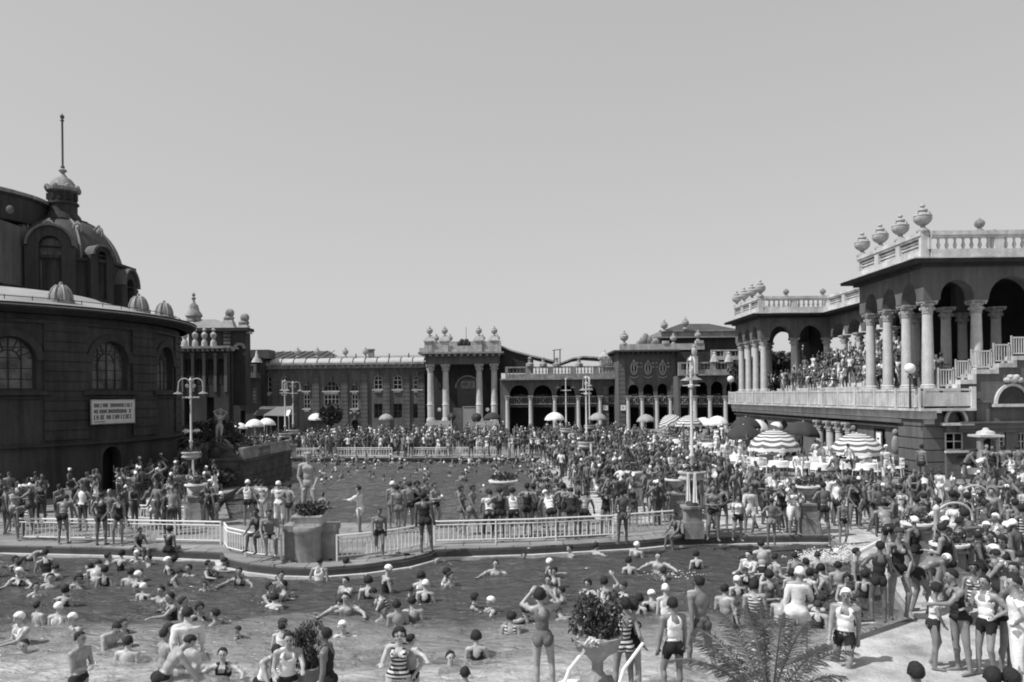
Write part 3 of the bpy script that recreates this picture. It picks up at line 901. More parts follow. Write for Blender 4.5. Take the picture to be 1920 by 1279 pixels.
part('roof_bars', M_roof_dark, lw, lambda b: [b.tube((gx0 + i * 1.15, Y + 1.5, z0_ + .05), (gx0 + 2 + i * 1.02, Y + 5, z1_ + .05), .05, .05, 4) for i in range(8)])
part('ridge_roof', M_roof, lw, lambda b: b.add([(X_(590), Y + 1.2, z0_), (X_(797), Y + 1.2, z0_), (X_(797), Y + 4, z0_ + .55), (X_(625), Y + 4, z0_ + .55), (X_(797), Y + 8, z0_), (X_(590), Y + 8, z0_)], [(0, 1, 2, 3), (3, 2, 4, 5), (0, 3, 5)]))
urns(lw, [(X_(p), Y + 1.0, Z_(664, p) - .35) for p in (555.5, 592.5, 645.5, 683.5)], 1.35)
part('chimney', M_trim, lw, lambda b: (b.box(X_(687), X_(697), Y + 1.6, Y + 2.4, z0_, Z_(655, 692)), b.box(X_(685.5), X_(698.5), Y + 1.5, Y + 2.5, Z_(655, 692), Z_(653, 692))), smooth=False)
for p in (622, 665, 728, 765): part('finial', M_roof_dark, lw, lambda b: b.lathe([(.16, 0), (.05, .3), (.1, .4), (0, .7)], (X_(p), Y + 1.2, z0_ + .1), 6))
part('portal_tympanum', M_trim, lw, lambda b: [b.ball((X_(665) + dx, Y - .1, Z_(775, 665) + dz), (.25, .12, .2), 6, 4) for dx, dz in ((-.5, 0), (0, .15), (.5, 0))])

# ---------------------------------------------------------------- portico
Y = 103.0
xa, xb = X_(797), X_(940)
po = thing('portico', 'tall entrance portico with four pale columns, urn topped parapet and arched doorway', 'portico', ((xa + xb) / 2, Y, 0))
zt = Z_(683, 865)
acx0, acx1 = X_(854), X_(897); zap = Z_(706, 875)
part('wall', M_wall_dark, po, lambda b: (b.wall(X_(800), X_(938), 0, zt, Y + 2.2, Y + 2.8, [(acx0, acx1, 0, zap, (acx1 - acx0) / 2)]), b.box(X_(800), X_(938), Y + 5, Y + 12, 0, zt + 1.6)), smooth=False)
for p0, p1 in ((798, 847), (892, 937)): part('plinth', M_stone, po, lambda b: (b.box(X_(p0), X_(p1), Y - 1.0, Y + 1.2, 0, Z_(795, p0)), b.box(X_(p0) + .15, X_(p1) - .15, Y - .8, Y + 1.1, Z_(795, p0), Z_(789, p0))), smooth=False)
for p in (807.5, 836, 899, 927): column(po, X_(p), Y, Z_(789, p), zt, .42, ring=True)
ze0, ze1 = zt, Z_(664, 865)
part('entablature', M_wall, po, lambda b: (b.box(X_(799), X_(937), Y - .55, Y + 2.3, zt + .003, ze1), b.box(X_(798), X_(938), Y - .65, Y + 2.3, ze1 - .25, ze1 - .05)), smooth=False)
part('cornice', M_trim, po, lambda b: (b.box(X_(787), X_(945), Y - 1.6, Y + 4, ze1, ze1 + .22), [b.box(X_(795) + i * .8, X_(795) + i * .8 + .35, Y - 1.4, Y - .6, ze1 - .3, ze1 - .003) for i in range(13)]), smooth=False)
zp1 = Z_(641, 865)
def parapet(b):
    b.box(X_(797), X_(936), Y - .6, Y + .2, ze1 + .22, Z_(649, 865))
    for p0, p1 in ((798, 812), (829, 842), (892, 905), (923, 936)):
        b.box(X_(p0), X_(p1), Y - .75, Y + .3, ze1 + .223, zp1)
        b.box(X_(p0) - .12, X_(p1) + .12, Y - .87, Y + .4, zp1, zp1 + .15)
    for p0, p1 in ((812, 829), (905, 923)): b.box(X_(p0), X_(p1), Y - .5, Y + .1, Z_(649, 865), zp1)
    b.box(X_(786), X_(798) - .02, Y + .5, Y + .8, ze1 + .22, Z_(652, 790))
part('parapet', M_stone, po, parapet, smooth=False)
for p in (807, 835, 899, 927): part('pedestal', M_stone, po, lambda b: b.prism([(X_(p) - .75, Y - .6), (X_(p) + .75, Y - .6), (X_(p) + .75, Y + .3), (X_(p) - .75, Y + .3)], zp1 + .15, Z_(629, p), [(X_(p) - .3, Y - .3), (X_(p) + .3, Y - .3), (X_(p) + .3, Y + .1), (X_(p) - .3, Y + .1)]), smooth=False)
urns(po, [(X_(p), Y - .1, Z_(630, p) - .05) for p in (807, 835, 899, 928)], 1.35)
urns(po, [(X_(p, Y + 3.5), Y + 3.5, Z_(636, p) - .3) for p in (819, 844.5, 905.5, 933)], 1.3)
part('rear_parapet', M_stone, po, lambda b: b.box(X_(798), X_(940), Y + 3.1, Y + 3.9, ze1 + .223, Z_(637, 865)), smooth=False)
part('mast', M_iron, po, lambda b: (b.tube((X_(872), Y + 4, ze1), (X_(872), Y + 4, Z_(608, 872)), .04, .03, 5), b.tube((X_(876), Y + 4, ze1), (X_(876), Y + 4, Z_(632, 876)), .06, .05, 5), [b.ball((X_(862 + 4 * i), Y + 1, Z_(644, 865) + (i % 2) * .3), (.35, .2, .4), 7, 5) for i in range(5)]))
window(po, None, acx0, acx1, 0, zap, (acx1 - acx0) / 2, Y + 2.5, 2, 3, M_wall, M_glass, fw=.16, name='arched_doorway')
part('arch_trim', M_trim, po, lambda b: b.archband(acx0, acx1, zap - (acx1 - acx0) / 2, (acx1 - acx0) / 2, .22, Y + 2.08, Y + 2.19, 14), smooth=False)
part('door', mat('pale_door', .6, .5, .1, 1), po, lambda b: (b.box(X_(868), X_(891), Y + 1.2, Y + 1.3, 0, Z_(766, 880)), b.box(X_(866.5), X_(868), Y + 1.1, Y + 1.32, 0, Z_(764, 880)), b.box(X_(891), X_(892), Y + 1.1, Y + 1.32, 0, Z_(764, 880)), b.box(X_(866), X_(892.5), Y + 1.05, Y + 1.33, Z_(764, 880), Z_(762, 880))), smooth=False)
part('screen_wall', M_base, po, lambda b: b.box(X_(848), X_(866), Y + 1.2, Y + 1.4, 0, Z_(765, 857)), smooth=False)
part('niche', M_void, po, lambda b: [b.box(X_(p0), X_(p1), Y + 2.1, Y + 2.19, Z_(727, p0), Z_(712, p0)) for p0, p1 in ((819, 825), (911, 917))], smooth=False)
def lettering(b, x0, x1, z0, z1, y, seed=1, words=3):
    """short upright and slanting strokes, as blurred as the letters in the photograph"""
    r = random.Random(seed); x = x0; h = z1 - z0; w_ = h * .62
    while x + w_ < x1:
        if r.random() < .1: x += w_ * .6; continue
        k = r.randint(0, 3); s = h * .16
        b.box(x, x + s, y - .012, y, z0, z1)
        if k != 1: b.box(x + w_ - s * 1.6, x + w_ - s * .6, y - .011, y, z0, z1)
        if k != 0: b.box(x + s, x + w_ - s * 1.6, y - .01, y, z1 - s, z1)
        if k in (0, 3): b.box(x + s, x + w_ - s * 1.6, y - .009, y, z0 + h * .42, z0 + h * .42 + s)
        if k in (1, 2): b.box(x + s, x + w_ - s * 1.6, y - .0095, y, z0, z0 + s)
        x += w_ * 1.12
def board(label, xc, y, zc_, w_, h, rows, m=None, M=None, group=None, seed=1, rz=0.0):
    o = thing('notice_board', label, 'sign', (xc, y, zc_), rz, group)
    M = wm(o)
    part('panel', m or M_sign, o, lambda b: b.box(-w_ / 2, w_ / 2, -.03, .02, -h / 2, h / 2), M, smooth=False)
    part('frame', M_trim, o, lambda b: (b.box(-w_ / 2 - .05, w_ / 2 + .05, -.035, .021, h / 2, h / 2 + .05), b.box(-w_ / 2 - .05, w_ / 2 + .05, -.035, .021, -h / 2 - .05, -h / 2), b.box(-w_ / 2 - .05, -w_ / 2, -.034, .02, -h / 2, h / 2), b.box(w_ / 2, w_ / 2 + .05, -.034, .02, -h / 2, h / 2)), M, smooth=False)
    for i, r in enumerate(rows): part('lettering', M_ink, o, lambda b: lettering(b, w_ * r[0], w_ * r[1], h * r[2], h * r[3], -.031, seed + i), M, smooth=False)
    return o
board('grey name board hung high inside the arched doorway of the portico', X_(876.5), Y + 2.0, Z_(721, 876), 1.75, .85, [(-.44, .44, -.1, .28), (-.3, .3, -.36, -.2)], M_base)
for p, lab in ((823, 'round white globe lamp between the two left portico columns'), (913.5, 'round white globe lamp between the two right portico columns')):
    o = thing('globe_lamp', lab, 'lamp', (X_(p), Y + .2, 0), group='globe lamps of the portico')
    part('globe', M_white, o, lambda b: b.ball((X_(p), Y + .2, Z_(768, p)), .27, 12, 8))
    part('post', M_iron, o, lambda b: (b.tube((X_(p), Y + .2, 0), (X_(p), Y + .2, Z_(772, p)), .05, .04, 6), b.lathe([(.25, 0), (.25, .15), (.1, .3)], (X_(p), Y + .2, 0), 8)))

# ---------------------------------------------------------------- arcades right of the portico
def arcade(o, Yf, arches, pxa, pxb, py_top, colpx, zfoot=0.0, rail=True, m=None, depth=4.0, wallfrom=None, extra=()):
    x0, x1 = ax(pxa, Yf), ax(pxb, Yf)
    ops = [(ax(a, Yf), ax(b_, Yf), zfoot, az(t, Yf, (a + b_) / 2), (ax(b_, Yf) - ax(a, Yf)) / 2) for a, b_, t in arches]
    ztop = az(py_top, Yf, (pxa + pxb) / 2)
    part('wall', m or M_wall, o, lambda b: (b.wall(x0, x1, 0, ztop, Yf, Yf + .5, list(ops) + list(extra)), b.box(x0, x1, Yf + depth + .01, Yf + depth + 6, 0, ztop), b.box(x0, x0 + .3, Yf + .5, Yf + depth, 0, ztop), b.box(x1 - .3, x1, Yf + .5, Yf + depth, 0, ztop)), smooth=False)
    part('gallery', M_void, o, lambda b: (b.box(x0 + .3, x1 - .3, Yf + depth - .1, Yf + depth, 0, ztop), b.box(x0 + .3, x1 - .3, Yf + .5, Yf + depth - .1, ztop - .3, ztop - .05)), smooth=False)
    for (xa, xb, _, zt_, rs) in ops:
        part('arch_trim', M_wall, o, lambda b: (b.archband(xa, xb, zt_ - rs, rs, .16, Yf - .08, Yf - .003, 12), b.box((xa + xb) / 2 - .13, (xa + xb) / 2 + .13, Yf - .2, Yf - .004, zt_ - .02, zt_ + .42)), smooth=False)
        if rail:
            zr1 = az(743, Yf, (pxa + pxb) / 2); zr0 = az(758, Yf, (pxa + pxb) / 2)
            def rl(b):
                b.box(xa + .01, xb - .01, Yf - .02, Yf + .1, zr1 - .12, zr1); b.box(xa + .01, xb - .01, Yf - .01, Yf + .08, zr0, zr0 + .1)
                balusters(b, xa + .05, xb - .05, Yf + .03, zr0 + .1, zr1 - .12, .028, .22, True)
                c = (xa + xb) / 2
                b.tube((c - .35, Yf + .01, zr0 + .1), (c + .35, Yf + .01, zr1 - .12), .04, .04, 4); b.tube((c + .35, Yf + .01, zr0 + .1), (c - .35, Yf + .01, zr1 - .12), .04, .04, 4)
            part('balcony_rail', M_trim, o, rl, smooth=False)
            part('balcony_floor', M_wall_dark, o, lambda b: b.box(xa + .005, xb - .005, Yf + .05, Yf + depth - .11, zr0 - .35, zr0 - .03), smooth=False)
            r = random.Random(int(xa * 10))
            part('flower_box', M_leaf2, o, lambda b: leafblob(b, ((xa + xb) / 2, Yf + .2, zr1 + .12), ((xb - xa) * .42, .18, .2), 70, .1, r))
    for p in colpx:
        column(o, ax(p, Yf), Yf - .3, 0, az(742, Yf, p), .24)
    return x0, x1, ztop
def leafblob(b, c, rad, n, size, r=random):
    c = Vector(c)
    for i in range(n):
        d = Vector((r.gauss(0, 1), r.gauss(0, 1), r.gauss(0, 1))).normalized() * (r.random() ** .4)
        p = c + Vector((d.x * rad[0], d.y * rad[1], d.z * rad[2]))
        u = Vector((r.gauss(0, 1), r.gauss(0, 1), r.gauss(0, 1))).normalized()
        v = u.cross(Vector((r.gauss(0, 1), r.gauss(0, 1), r.gauss(0, 1)))).normalized()
        s_ = size * (.6 + .8 * r.random())
        b.add([p - u * s_, p + v * s_ * .45, p + u * s_, p - v * s_ * .45], [(0, 1, 2, 3)])
def roof_parapet(o, Yf, x0, x1, z0, z1, n, m=None, gap=.42, name='balustrade'):
    """pale base course, balusters between piers, top rail"""
    h = z1 - z0
    def f(b):
        b.box(x0, x1, Yf - .25, Yf + .25, z0, z0 + h * .38)
        b.box(x0, x1, Yf - .22, Yf + .22, z1 - h * .12, z1)
        for i in range(n + 1):
            x = x0 + (x1 - x0) * i / n
            b.box(max(x0, x - .35), min(x1, x + .35), Yf - .2, Yf + .2, z0 + h * .38, z1 - h * .12)
        for i in range(n):
            balusters(b, x0 + (x1 - x0) * i / n + .36, x0 + (x1 - x0) * (i + 1) / n - .36, Yf, z0 + h * .38, z1 - h * .12, .1, gap)
    part(name, m or M_trim, o, f, smooth=False)
Y = 101.0
aw = thing('arcade_wing', 'low arcaded gallery with five open arches and a long roof balustrade', 'building', (ax(1050, Y), Y, 0))
x0, x1, zt = arcade(aw, Y, [(956, 991, 722), (1000, 1035, 722), (1043, 1078, 722), (1087, 1119, 722), (1141, 1157, 723)], 938, 1160, 712, (994.5, 1040, 1084, 1125, 951))
part('cornice', M_trim, aw, lambda b: b.box(x0, x1, Y - .8, Y, zt, zt + .18), smooth=False)
roof_parapet(aw, Y - .2, ax(948, Y), x1, zt + .18, Z_(687, 1050), 5)
for p in (994, 1019, 1044, 1086): part('pedestal', M_trim, aw, lambda b: b.lathe([(.5, 0), (.5, .3), (.22, .5), (.2, .9), (.3, 1.0), (0, 1.25)], (X_(p), Y - .2, Z_(687, p)), 8))
def sweep(b, pts, w_, yb):
    for i in range(len(pts) - 1):
        (pa, ya), (pb, yb_) = pts[i], pts[i + 1]
        A, B_ = at(pa, ya, yb), at(pb, yb_, yb)
        b.add([A, B_, B_ + Vector((0, 0, w_)), A + Vector((0, 0, w_)), A + Vector((0, 3, 0)), B_ + Vector((0, 3, 0)), B_ + Vector((0, 3, w_)), A + Vector((0, 3, w_))], [(0, 1, 2, 3), (3, 2, 6, 7), (4, 7, 6, 5), (0, 4, 5, 1)])
part('curved_roof', M_roof_dark, aw, lambda b: (sweep(b, [(935, 654), (960, 664), (990, 671), (1020, 678), (1045, 684)], .35, Y + 6), sweep(b, [(1050, 686), (1075, 677), (1095, 674), (1125, 676), (1150, 680)], .35, Y + 6)), smooth=False)
part('roof_edge', M_stone, aw, lambda b: (sweep(b, [(935, 649), (960, 659), (990, 667), (1020, 674), (1045, 680)], .22, Y + 5.6), sweep(b, [(1050, 683), (1075, 673), (1095, 670), (1125, 672), (1150, 676)], .2, Y + 5.6)), smooth=False)
part('gable_wall', M_wall_dark, aw, lambda b: b.add([at(938, 652, Y + 5.9), at(960, 662, Y + 5.9), at(1000, 675, Y + 5.9), at(1000, 700, Y + 5.9), at(938, 700, Y + 5.9)], [(0, 4, 3, 2, 1)]))
part('roof_frame', M_iron, aw, lambda b: (b.tube(at(1039, 656, Y + 5), at(1039, 690, Y + 5), .07), b.tube(at(1050, 656, Y + 5), at(1050, 690, Y + 5), .07), b.tube(at(1036, 657, Y + 5), at(1053, 655, Y + 5), .05)))
part('roof_turret', M_stone, aw, lambda b: (b.box(X_(1129), X_(1153), Y + 1, Y + 3, zt, Z_(672, 1141)), b.box(X_(1127), X_(1156), Y + .9, Y + 3.1, Z_(672, 1141), Z_(668, 1141)), b.lathe([(.8, 0), (.5, .4), (.15, .6), (.1, .8), (0, 1.0)], (X_(1137), Y + 1.6, Z_(668, 1137)), 8),
    [b.box(X_(1129) + .25 * i, X_(1129) + .25 * i + .12, Y + .8, Y + .9, Z_(684, 1141), Z_(672, 1141)) for i in range(6)]), smooth=False)
for px_, py_, lab in ((1134.5, 764.5, 'small white notice on the pier at the right end of the five arch gallery'),):
    board(lab, X_(px_), Y - .27, Z_(py_, px_), .58, .6, [(-.35, .35, .1, .25), (-.35, .35, -.2, -.05)], M_sign_w)
part('piers', M_wall, aw, lambda b: [pil(b, p0, p1, Z_(724, p0)) for p0, p1 in ((1129, 1141),)], smooth=False)

# ---------------------------------------------------------------- three arch pavilion
Y = 97.0
pv = thing('pavilion', 'square pavilion with three arches, oval windows, wide eaves and roof sculpture', 'building', (ax(1210, Y), Y, 0))
ex = [(X_(c - 5), X_(c + 5), Z_(703, c), Z_(678, c), .33) for c in (1189, 1215.5, 1243)]
x0, x1, zt = arcade(pv, Y, [(1178, 1198, 721), (1206, 1225.5, 720), (1233, 1251.5, 719)], 1160, 1270, 660, (1177, 1203.5, 1231, 1256.5))
for e in ex:
    c = (e[0] + e[1]) / 2; zc_ = (e[2] + e[3]) / 2
    o_ = part('oval_window', M_stone, pv, lambda b: b.path([(c + .36 * math.cos(t), Y - .04, zc_ + .72 * math.sin(t)) for t in np.linspace(0, 2 * PI, 17)], .09, 5))
    part('pane', M_glass, o_, lambda b: b.add([(c + .34 * math.cos(t), Y - .02, zc_ + .7 * math.sin(t)) for t in np.linspace(0, 2 * PI, 17)[:-1]], [tuple(range(16))]))
    part('festoon', M_stone, pv, lambda b: (b.path([(c + dx, Y - .06, zc_ - .95 - .22 * math.cos(dx * 3)) for dx in np.linspace(-.5, .5, 7)], .06, 5), b.ball((c, Y - .08, zc_ + .9), .16, 6, 4), [b.ball((c, Y - .06, zc_ + d), (.12, .06, .2), 6, 4) for d in (-.35, 0, .35)]))
for p in (1199, 1228, 1257, 1166): part('cartouche', M_trim, pv, lambda b: [b.ball((X_(p) + dx, Y - .1, Z_(681, p) - dz), (.2, .1, .16), 6, 4) for dx in (-.22, .22) for dz in (0, .45)])
part('piers', M_wall, pv, lambda b: (pil(b, 1160, 1172, Z_(672, 1166)), pil(b, 1258, 1270, Z_(672, 1264))), smooth=False)
part('cornice', M_roof_dark, pv, lambda b: (b.box(X_(1149), X_(1272), Y - 1.3, Y + 8, zt, zt + .2), [b.box(X_(1156) + i * .6, X_(1156) + i * .6 + .25, Y - .9, Y - .003, zt - .25, zt - .003) for i in range(12)]), smooth=False)
part('parapet', M_stone, pv, lambda b: (b.box(X_(1162), X_(1268), Y - .5, Y + .1, zt + .2, zt + .95), b.box(X_(1243), X_(1254), Y - .6, Y + .2, zt + .95, zt + 1.3), b.box(X_(1304), X_(1318), Y - .6, Y + .2, zt + .95, zt + 1.3), b.box(X_(1268) + .01, X_(1320), Y - .5, Y + .1, zt + .2, zt + .95)), smooth=False)
part('corner_wall', M_wall_dark, pv, lambda b: b.box(X_(1270) + .003, X_(1320), Y + .3, Y + 8, 0, zt + .19), smooth=False)
urns(pv, [(X_(1171), Y - .2, zt + .95)], 1.7)
urns(pv, [(X_(1263), Y - .2, zt + .95), (X_(1309), Y - .2, zt + 1.3)], 1.3)
part('roof_sculpture', M_trim, pv, lambda b: [b.ball((X_(p), Y - .2, zt + 1.1 + h_), (.45, .3, .42 + h_ * .4), 8, 6) for p, h_ in ((1200, 0), (1206, .25), (1211, .55), (1217, .3), (1224, -.05), (1230, .1))])
hr = thing('hipped_block', 'taller block with low hipped slate roof and corner urns behind the pavilion', 'building', (ax(1310, 103), 103, 0))
Yh = 104
part('wall', M_wall_dark, hr, lambda b: (b.box(ax(1232, Yh), ax(1392, Yh), Yh, Yh + 10, 0, az(633, Yh, 1310)),), smooth=False)
part('frieze', M_base, hr, lambda b: (b.box(ax(1240, Yh), ax(1386, Yh), Yh - .3, Yh + 9, az(633, Yh, 1310), az(620, Yh, 1310)), b.box(ax(1226, Yh), ax(1394, Yh), Yh - .9, Yh - .302, az(634, Yh, 1310), az(631.5, Yh, 1310)), b.box(ax(1236, Yh), ax(1388, Yh), Yh - .6, Yh - .303, az(622, Yh, 1310), az(619, Yh, 1310))), smooth=False)
zr = az(620, Yh, 1310)
part('roof', M_roof_dark, hr, lambda b: b.add([(ax(1240, Yh), Yh - .6, zr), (ax(1388, Yh), Yh - .6, zr), (ax(1388, Yh), Yh + 10, zr), (ax(1240, Yh), Yh + 10, zr), (ax(1290, Yh), Yh + 4, az(607, Yh + 4, 1290)), (ax(1345, Yh), Yh + 4, az(607, Yh + 4, 1340))], [(0, 1, 5, 4), (1, 2, 5), (2, 3, 4, 5), (3, 0, 4)]), smooth=False)
urns(hr, [(ax(1245, Yh), Yh - .6, az(621, Yh, 1245) - .1), (ax(1284, Yh), Yh - .7, az(618, Yh, 1284))], 1.6)
# ---------------------------------------------------------------- right hand arcade, Y = 94
Y = 94.0
ra = thing('arcade_annex', 'short arcaded gallery with four arches beside the columned terrace building', 'building', (ax(1325, Y), Y, 0))
x0, x1, zt = arcade(ra, Y, [(1276, 1291.5, 720), (1305, 1327, 716), (1333, 1356, 715), (1362, 1384, 715)], 1271, 1400, 704, (1302, 1330, 1359))
part('cornice', M_trim, ra, lambda b: b.box(x0, x1, Y - .9, Y, zt, zt + .15), smooth=False)
roof_parapet(ra, Y - .3, x0, x1, zt + .15, Z_(679, 1325), 4)
part('upper_wall', M_wall_dark, ra, lambda b: b.box(x0 + .4, x1, Y + 2.5, Y + 3, zt + .16, Z_(657, 1340)), smooth=False)
for p in (1339, 1366): part('pedestal', M_stone, ra, lambda b: b.lathe([(.55, 0), (.4, .5), (.15, .9), (.2, 1.05), (0, 1.25)], (X_(p), Y - .3, Z_(679, p)), 8))
roof_parapet(ra, Y + 2.3, ax(1334, Y + 2.3), x1, az(675, Y + 2.3, 1350), az(656, Y + 2.3, 1350), 2, M_stone)
part('corner_statue', M_stone, ra, lambda b: (b.box(X_(1296), X_(1306), Y - .9, Y - .1, zt, Z_(668, 1300)), b.ball((X_(1301), Y - .5, Z_(660, 1300)), (.35, .3, .6), 8, 6), b.ball((X_(1301), Y - .5, Z_(650, 1300)), .22, 8, 6)))
for px_, py_, lab in ((1167.5, 764.5, 'white notice on the left pier of the three arch pavilion'), (1259, 764.5, 'white notice on the right pier of the three arch pavilion')):
    board(lab, ax(px_, 97), 97 - .3, az(py_, 97, px_), .58, .6, [(-.3, .3, .1, .22), (-.3, .2, -.15, -.03)], M_sign_w, seed=int(px_))
board('narrow white notice on the pier beside the four arch gallery', X_(1299.5), Y - .22, Z_(765, 1299), .3, .6, [(-.35, .35, .1, .25), (-.35, .35, -.2, -.05)], M_sign_w)
# ---------------------------------------------------------------- terrace building on the right
tb = thing('terrace_building', 'large two storey terrace building with open columned loggias, balustraded roof and stone urns', 'building', (22, 38, 0))
XC, XB, XR = 20.0, 19.6, 25.0        # bay columns, bay face, recess
YN0, YN1, YF0, YF1 = 38.0, 45.0, 63.0, 70.0
ZB, ZT, ZP = .8, 4.1, 5.05           # platform, terrace slab, column foot
ZC, ZK, ZTOP = 9.25, 10.8, 12.5      # capital top, cornice, parapet top
def FR_(ox, oy, dx, dy):             # frame whose x runs along a wall and whose y runs into it
    return Matrix(((dx, -dy, 0, ox), (dy, dx, 0, oy), (0, 0, 1, 0), (0, 0, 0, 1)))
W_NEAR = FR_(XB, YN1, 0, -1); W_FAR = FR_(XB, YF1, 0, -1); W_REC = FR_(XR, YF0, 0, -1)
S_NEAR = FR_(XB, YN0, 1, 0); S_FAR = FR_(XB, YF0, 1, 0)
LN = YN1 - YN0; LR = YF0 - YN1
M_tb = mat('grey_render', .13, .9, .2, .4, .3, 7, streak=.3)
M_par = mat('parapet_stone', .5, .85, .25, 1.2, .3, 10, streak=.3)
# lower storey
part('lower_wall', M_tb, tb, lambda b: (b.wall(0, YF1 - 60, ZB - .9, ZT - .3, 0, .5, [(1.2, 2.6, ZB - .9, 2.9, .7), (4.2, 5.6, ZB - .9, 2.9, .7), (7.4, 8.8, ZB - .9, 2.9, .7)]),), FR_(XB, YF1, 0, -1), smooth=False)
part('lower_side_wall', M_tb, tb, lambda b: (b.wall(0, 22, ZB - .9, ZT - .3, 0, .5, [(1.5, 3.2, ZB - .9, 3.0, .85), (4.4, 6.1, ZB - .9, 3.0, .85), (8.6, 14.2, ZB - .9, 3.3, 0), (16.6, 17.9, ZB - .9, 2.95, 0), (18.9, 19.9, ZB - .9 + 1, 2.9, .5)])), FR_(XB, 60, 0, -1), smooth=False)
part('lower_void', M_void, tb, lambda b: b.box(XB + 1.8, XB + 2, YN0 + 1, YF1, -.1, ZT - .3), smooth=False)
for yy in (50.8, 49.2, 47.8, 46.4): column(tb, XB - .05, yy, ZB - .9, 3.15, .27)
part('lower_frieze', M_tb, tb, lambda b: (b.box(XB - .35, XB - .003, YN0 + 1.6, YF1, 3.35, 3.55), b.box(XB - .2, XB - .004, YN0 + 1.6, YF1, 3.1, 3.2)), smooth=False)
def rust(b):
    z = ZB - .9
    while z < 3.5:
        b.box(XB - .22, XB + 1.3, YN0 - .22, YN0 + 2.2, z, z + .5); b.box(XB - .16, XB + 1.24, YN0 - .16, YN0 + 2.14, z + .5, z + .56)
        z += .56
part('corner_block', M_tb, tb, rust, smooth=False)
for yy, lab in ((45.6, 0), (40.6, 1)):
    part('niche_figure', M_trim, tb, lambda b: (b.ball((XB - .15, yy, 2.2), (.22, .25, .5), 8, 6), b.ball((XB - .15, yy, 2.85), .17, 8, 6), b.box(XB - .4, XB - .003, yy - .3, yy + .3, 1.45, 1.7)))
# terrace slab and railing
part('terrace_floor', M_par, tb, lambda b: (b.prism([(19.0, 37.2), (21.6, 37.2), (21.6, 38.2), (45, 38.2), (45, 70.5), (19.0, 70.5)], ZT - .12, ZT), b.box(19.25, XB + .3, 37.5, 70.3, ZT - .5, ZT - .122), b.box(19.42, XB + .3, 37.7, 70.2, ZT - .75, ZT - .501)), smooth=False)
part('podium', M_tb, tb, lambda b: b.box(XB - .1, 25.5, YN0 - .15, 70, ZT, ZP - .06), smooth=False)
def trail(b):
    b.box(19.1, 19.18, 37.35, 70.3, ZT + .82, ZT + .92); b.box(19.1, 19.18, 37.35, 70.3, ZT + .04, ZT + .12)
    b.box(19.12, 19.15, 37.35, 70.3, ZT + .12, ZT + .74)
    for i in range(15):
        y = 37.35 + i * 2.35; b.box(19.04, 19.22, y, y + .16, ZT + .001, ZT + .98)
    for i in range(160):
        y = 37.5 + i * .205; b.box(19.09, 19.13, y, y + .05, ZT + .12, ZT + .82)
    b.box(19.22, 21.5, 37.3, 37.36, ZT + .82, ZT + .92); b.box(19.22, 21.5, 37.32, 37.35, ZT + .1, ZT + .74)
    b.box(21.4, 21.62, 37.25, 37.45, ZT + .001, ZT + 1)
part('terrace_railing', M_par, tb, trail, smooth=False)
# columns
FRX = [22.35, 25.4, 29.6, 33.8]
cn = [(XC, YN0 + .45 + 2.03 * i) for i in range(4)]
cf = [(XC, YF0 + .45 + 2.03 * i) for i in range(4)]
for x, y in cn + cf: column(tb, x, y, ZP - .06, ZC, .265)
for x in FRX: column(tb, x, YN0 + .45, ZP + .8, ZC, .265)
for x in (22.4, 25.0): column(tb, x, YF0 + .45, ZP - .06, ZC, .265)
for i in range(6): column(tb, XR + .4, YF0 - 2 - 2.6 * i, ZP - .06, ZC, .265)
for x in (22.6, 25.2):
    for y in (YN1 - .3, YN1 - 3.4): column(tb, x, y, ZP - .06, ZC, .265)
for x in (22.4, 25): column(tb, x, YF1 - .4, ZP - .06, ZC, .265)
# arches over the columns
def arches(n, L_, e=.45, r=.45, top=None):
    w_ = (L_ - 2 * e) / n
    return [(e + w_ * i + .28, e + w_ * (i + 1) - .28, ZC, min(ZC + r * 1.0, ZC + 1.15), min(r, (w_ - .56) / 2 + .2)) for i in range(n)]
for M, L_, n, r in ((W_NEAR, LN, 3, 1.0), (W_FAR, LN, 3, 1.0), (W_REC, LR, 6, 1.0)):
    part('arch_wall', M_tb, tb, lambda b: b.wall(0, L_, ZC + .002, ZK, 0, .8, arches(n, L_, .4, r)), M, smooth=False)
part('arch_wall', M_tb, tb, lambda b: b.wall(.81, 20, ZC + .002, ZK, 0.003, .8, [(.81 + .001, 2.4, ZC, ZC + .95, .8), (3.1, 5.4, ZC, ZC + 1.1, 1.1), (6.2, 9.6, ZC, ZC + 1.2, 1.2)]), S_NEAR, smooth=False)
part('arch_wall', M_tb, tb, lambda b: b.wall(.81, 6.2, ZC + .002, ZK, 0.003, .8, [(.82, 2.5, ZC, ZC + .95, .84), (3.1, 5.1, ZC, ZC + 1.0, 1.0)]), S_FAR, smooth=False)
part('arch_wall', M_tb, tb, lambda b: b.wall(.81, 6.2, ZC + .002, ZK, 0.003, .6, [(.82, 2.5, ZC, ZC + .95, .84), (3.1, 5.1, ZC, ZC + 1.0, 1.0)]), FR_(XB, YF1 - .6, 1, 0), smooth=False)
part('back_wall', M_void, tb, lambda b: (b.box(22.9, 45, YN1 + .5, YN1 + .8, ZP, ZK), b.box(28.4, 28.8, YN1 + .81, YF0 - 2, ZP, ZK), b.box(25.9, 26.3, YF1 - 3, YF1 + 1, ZP, ZK)), smooth=False)
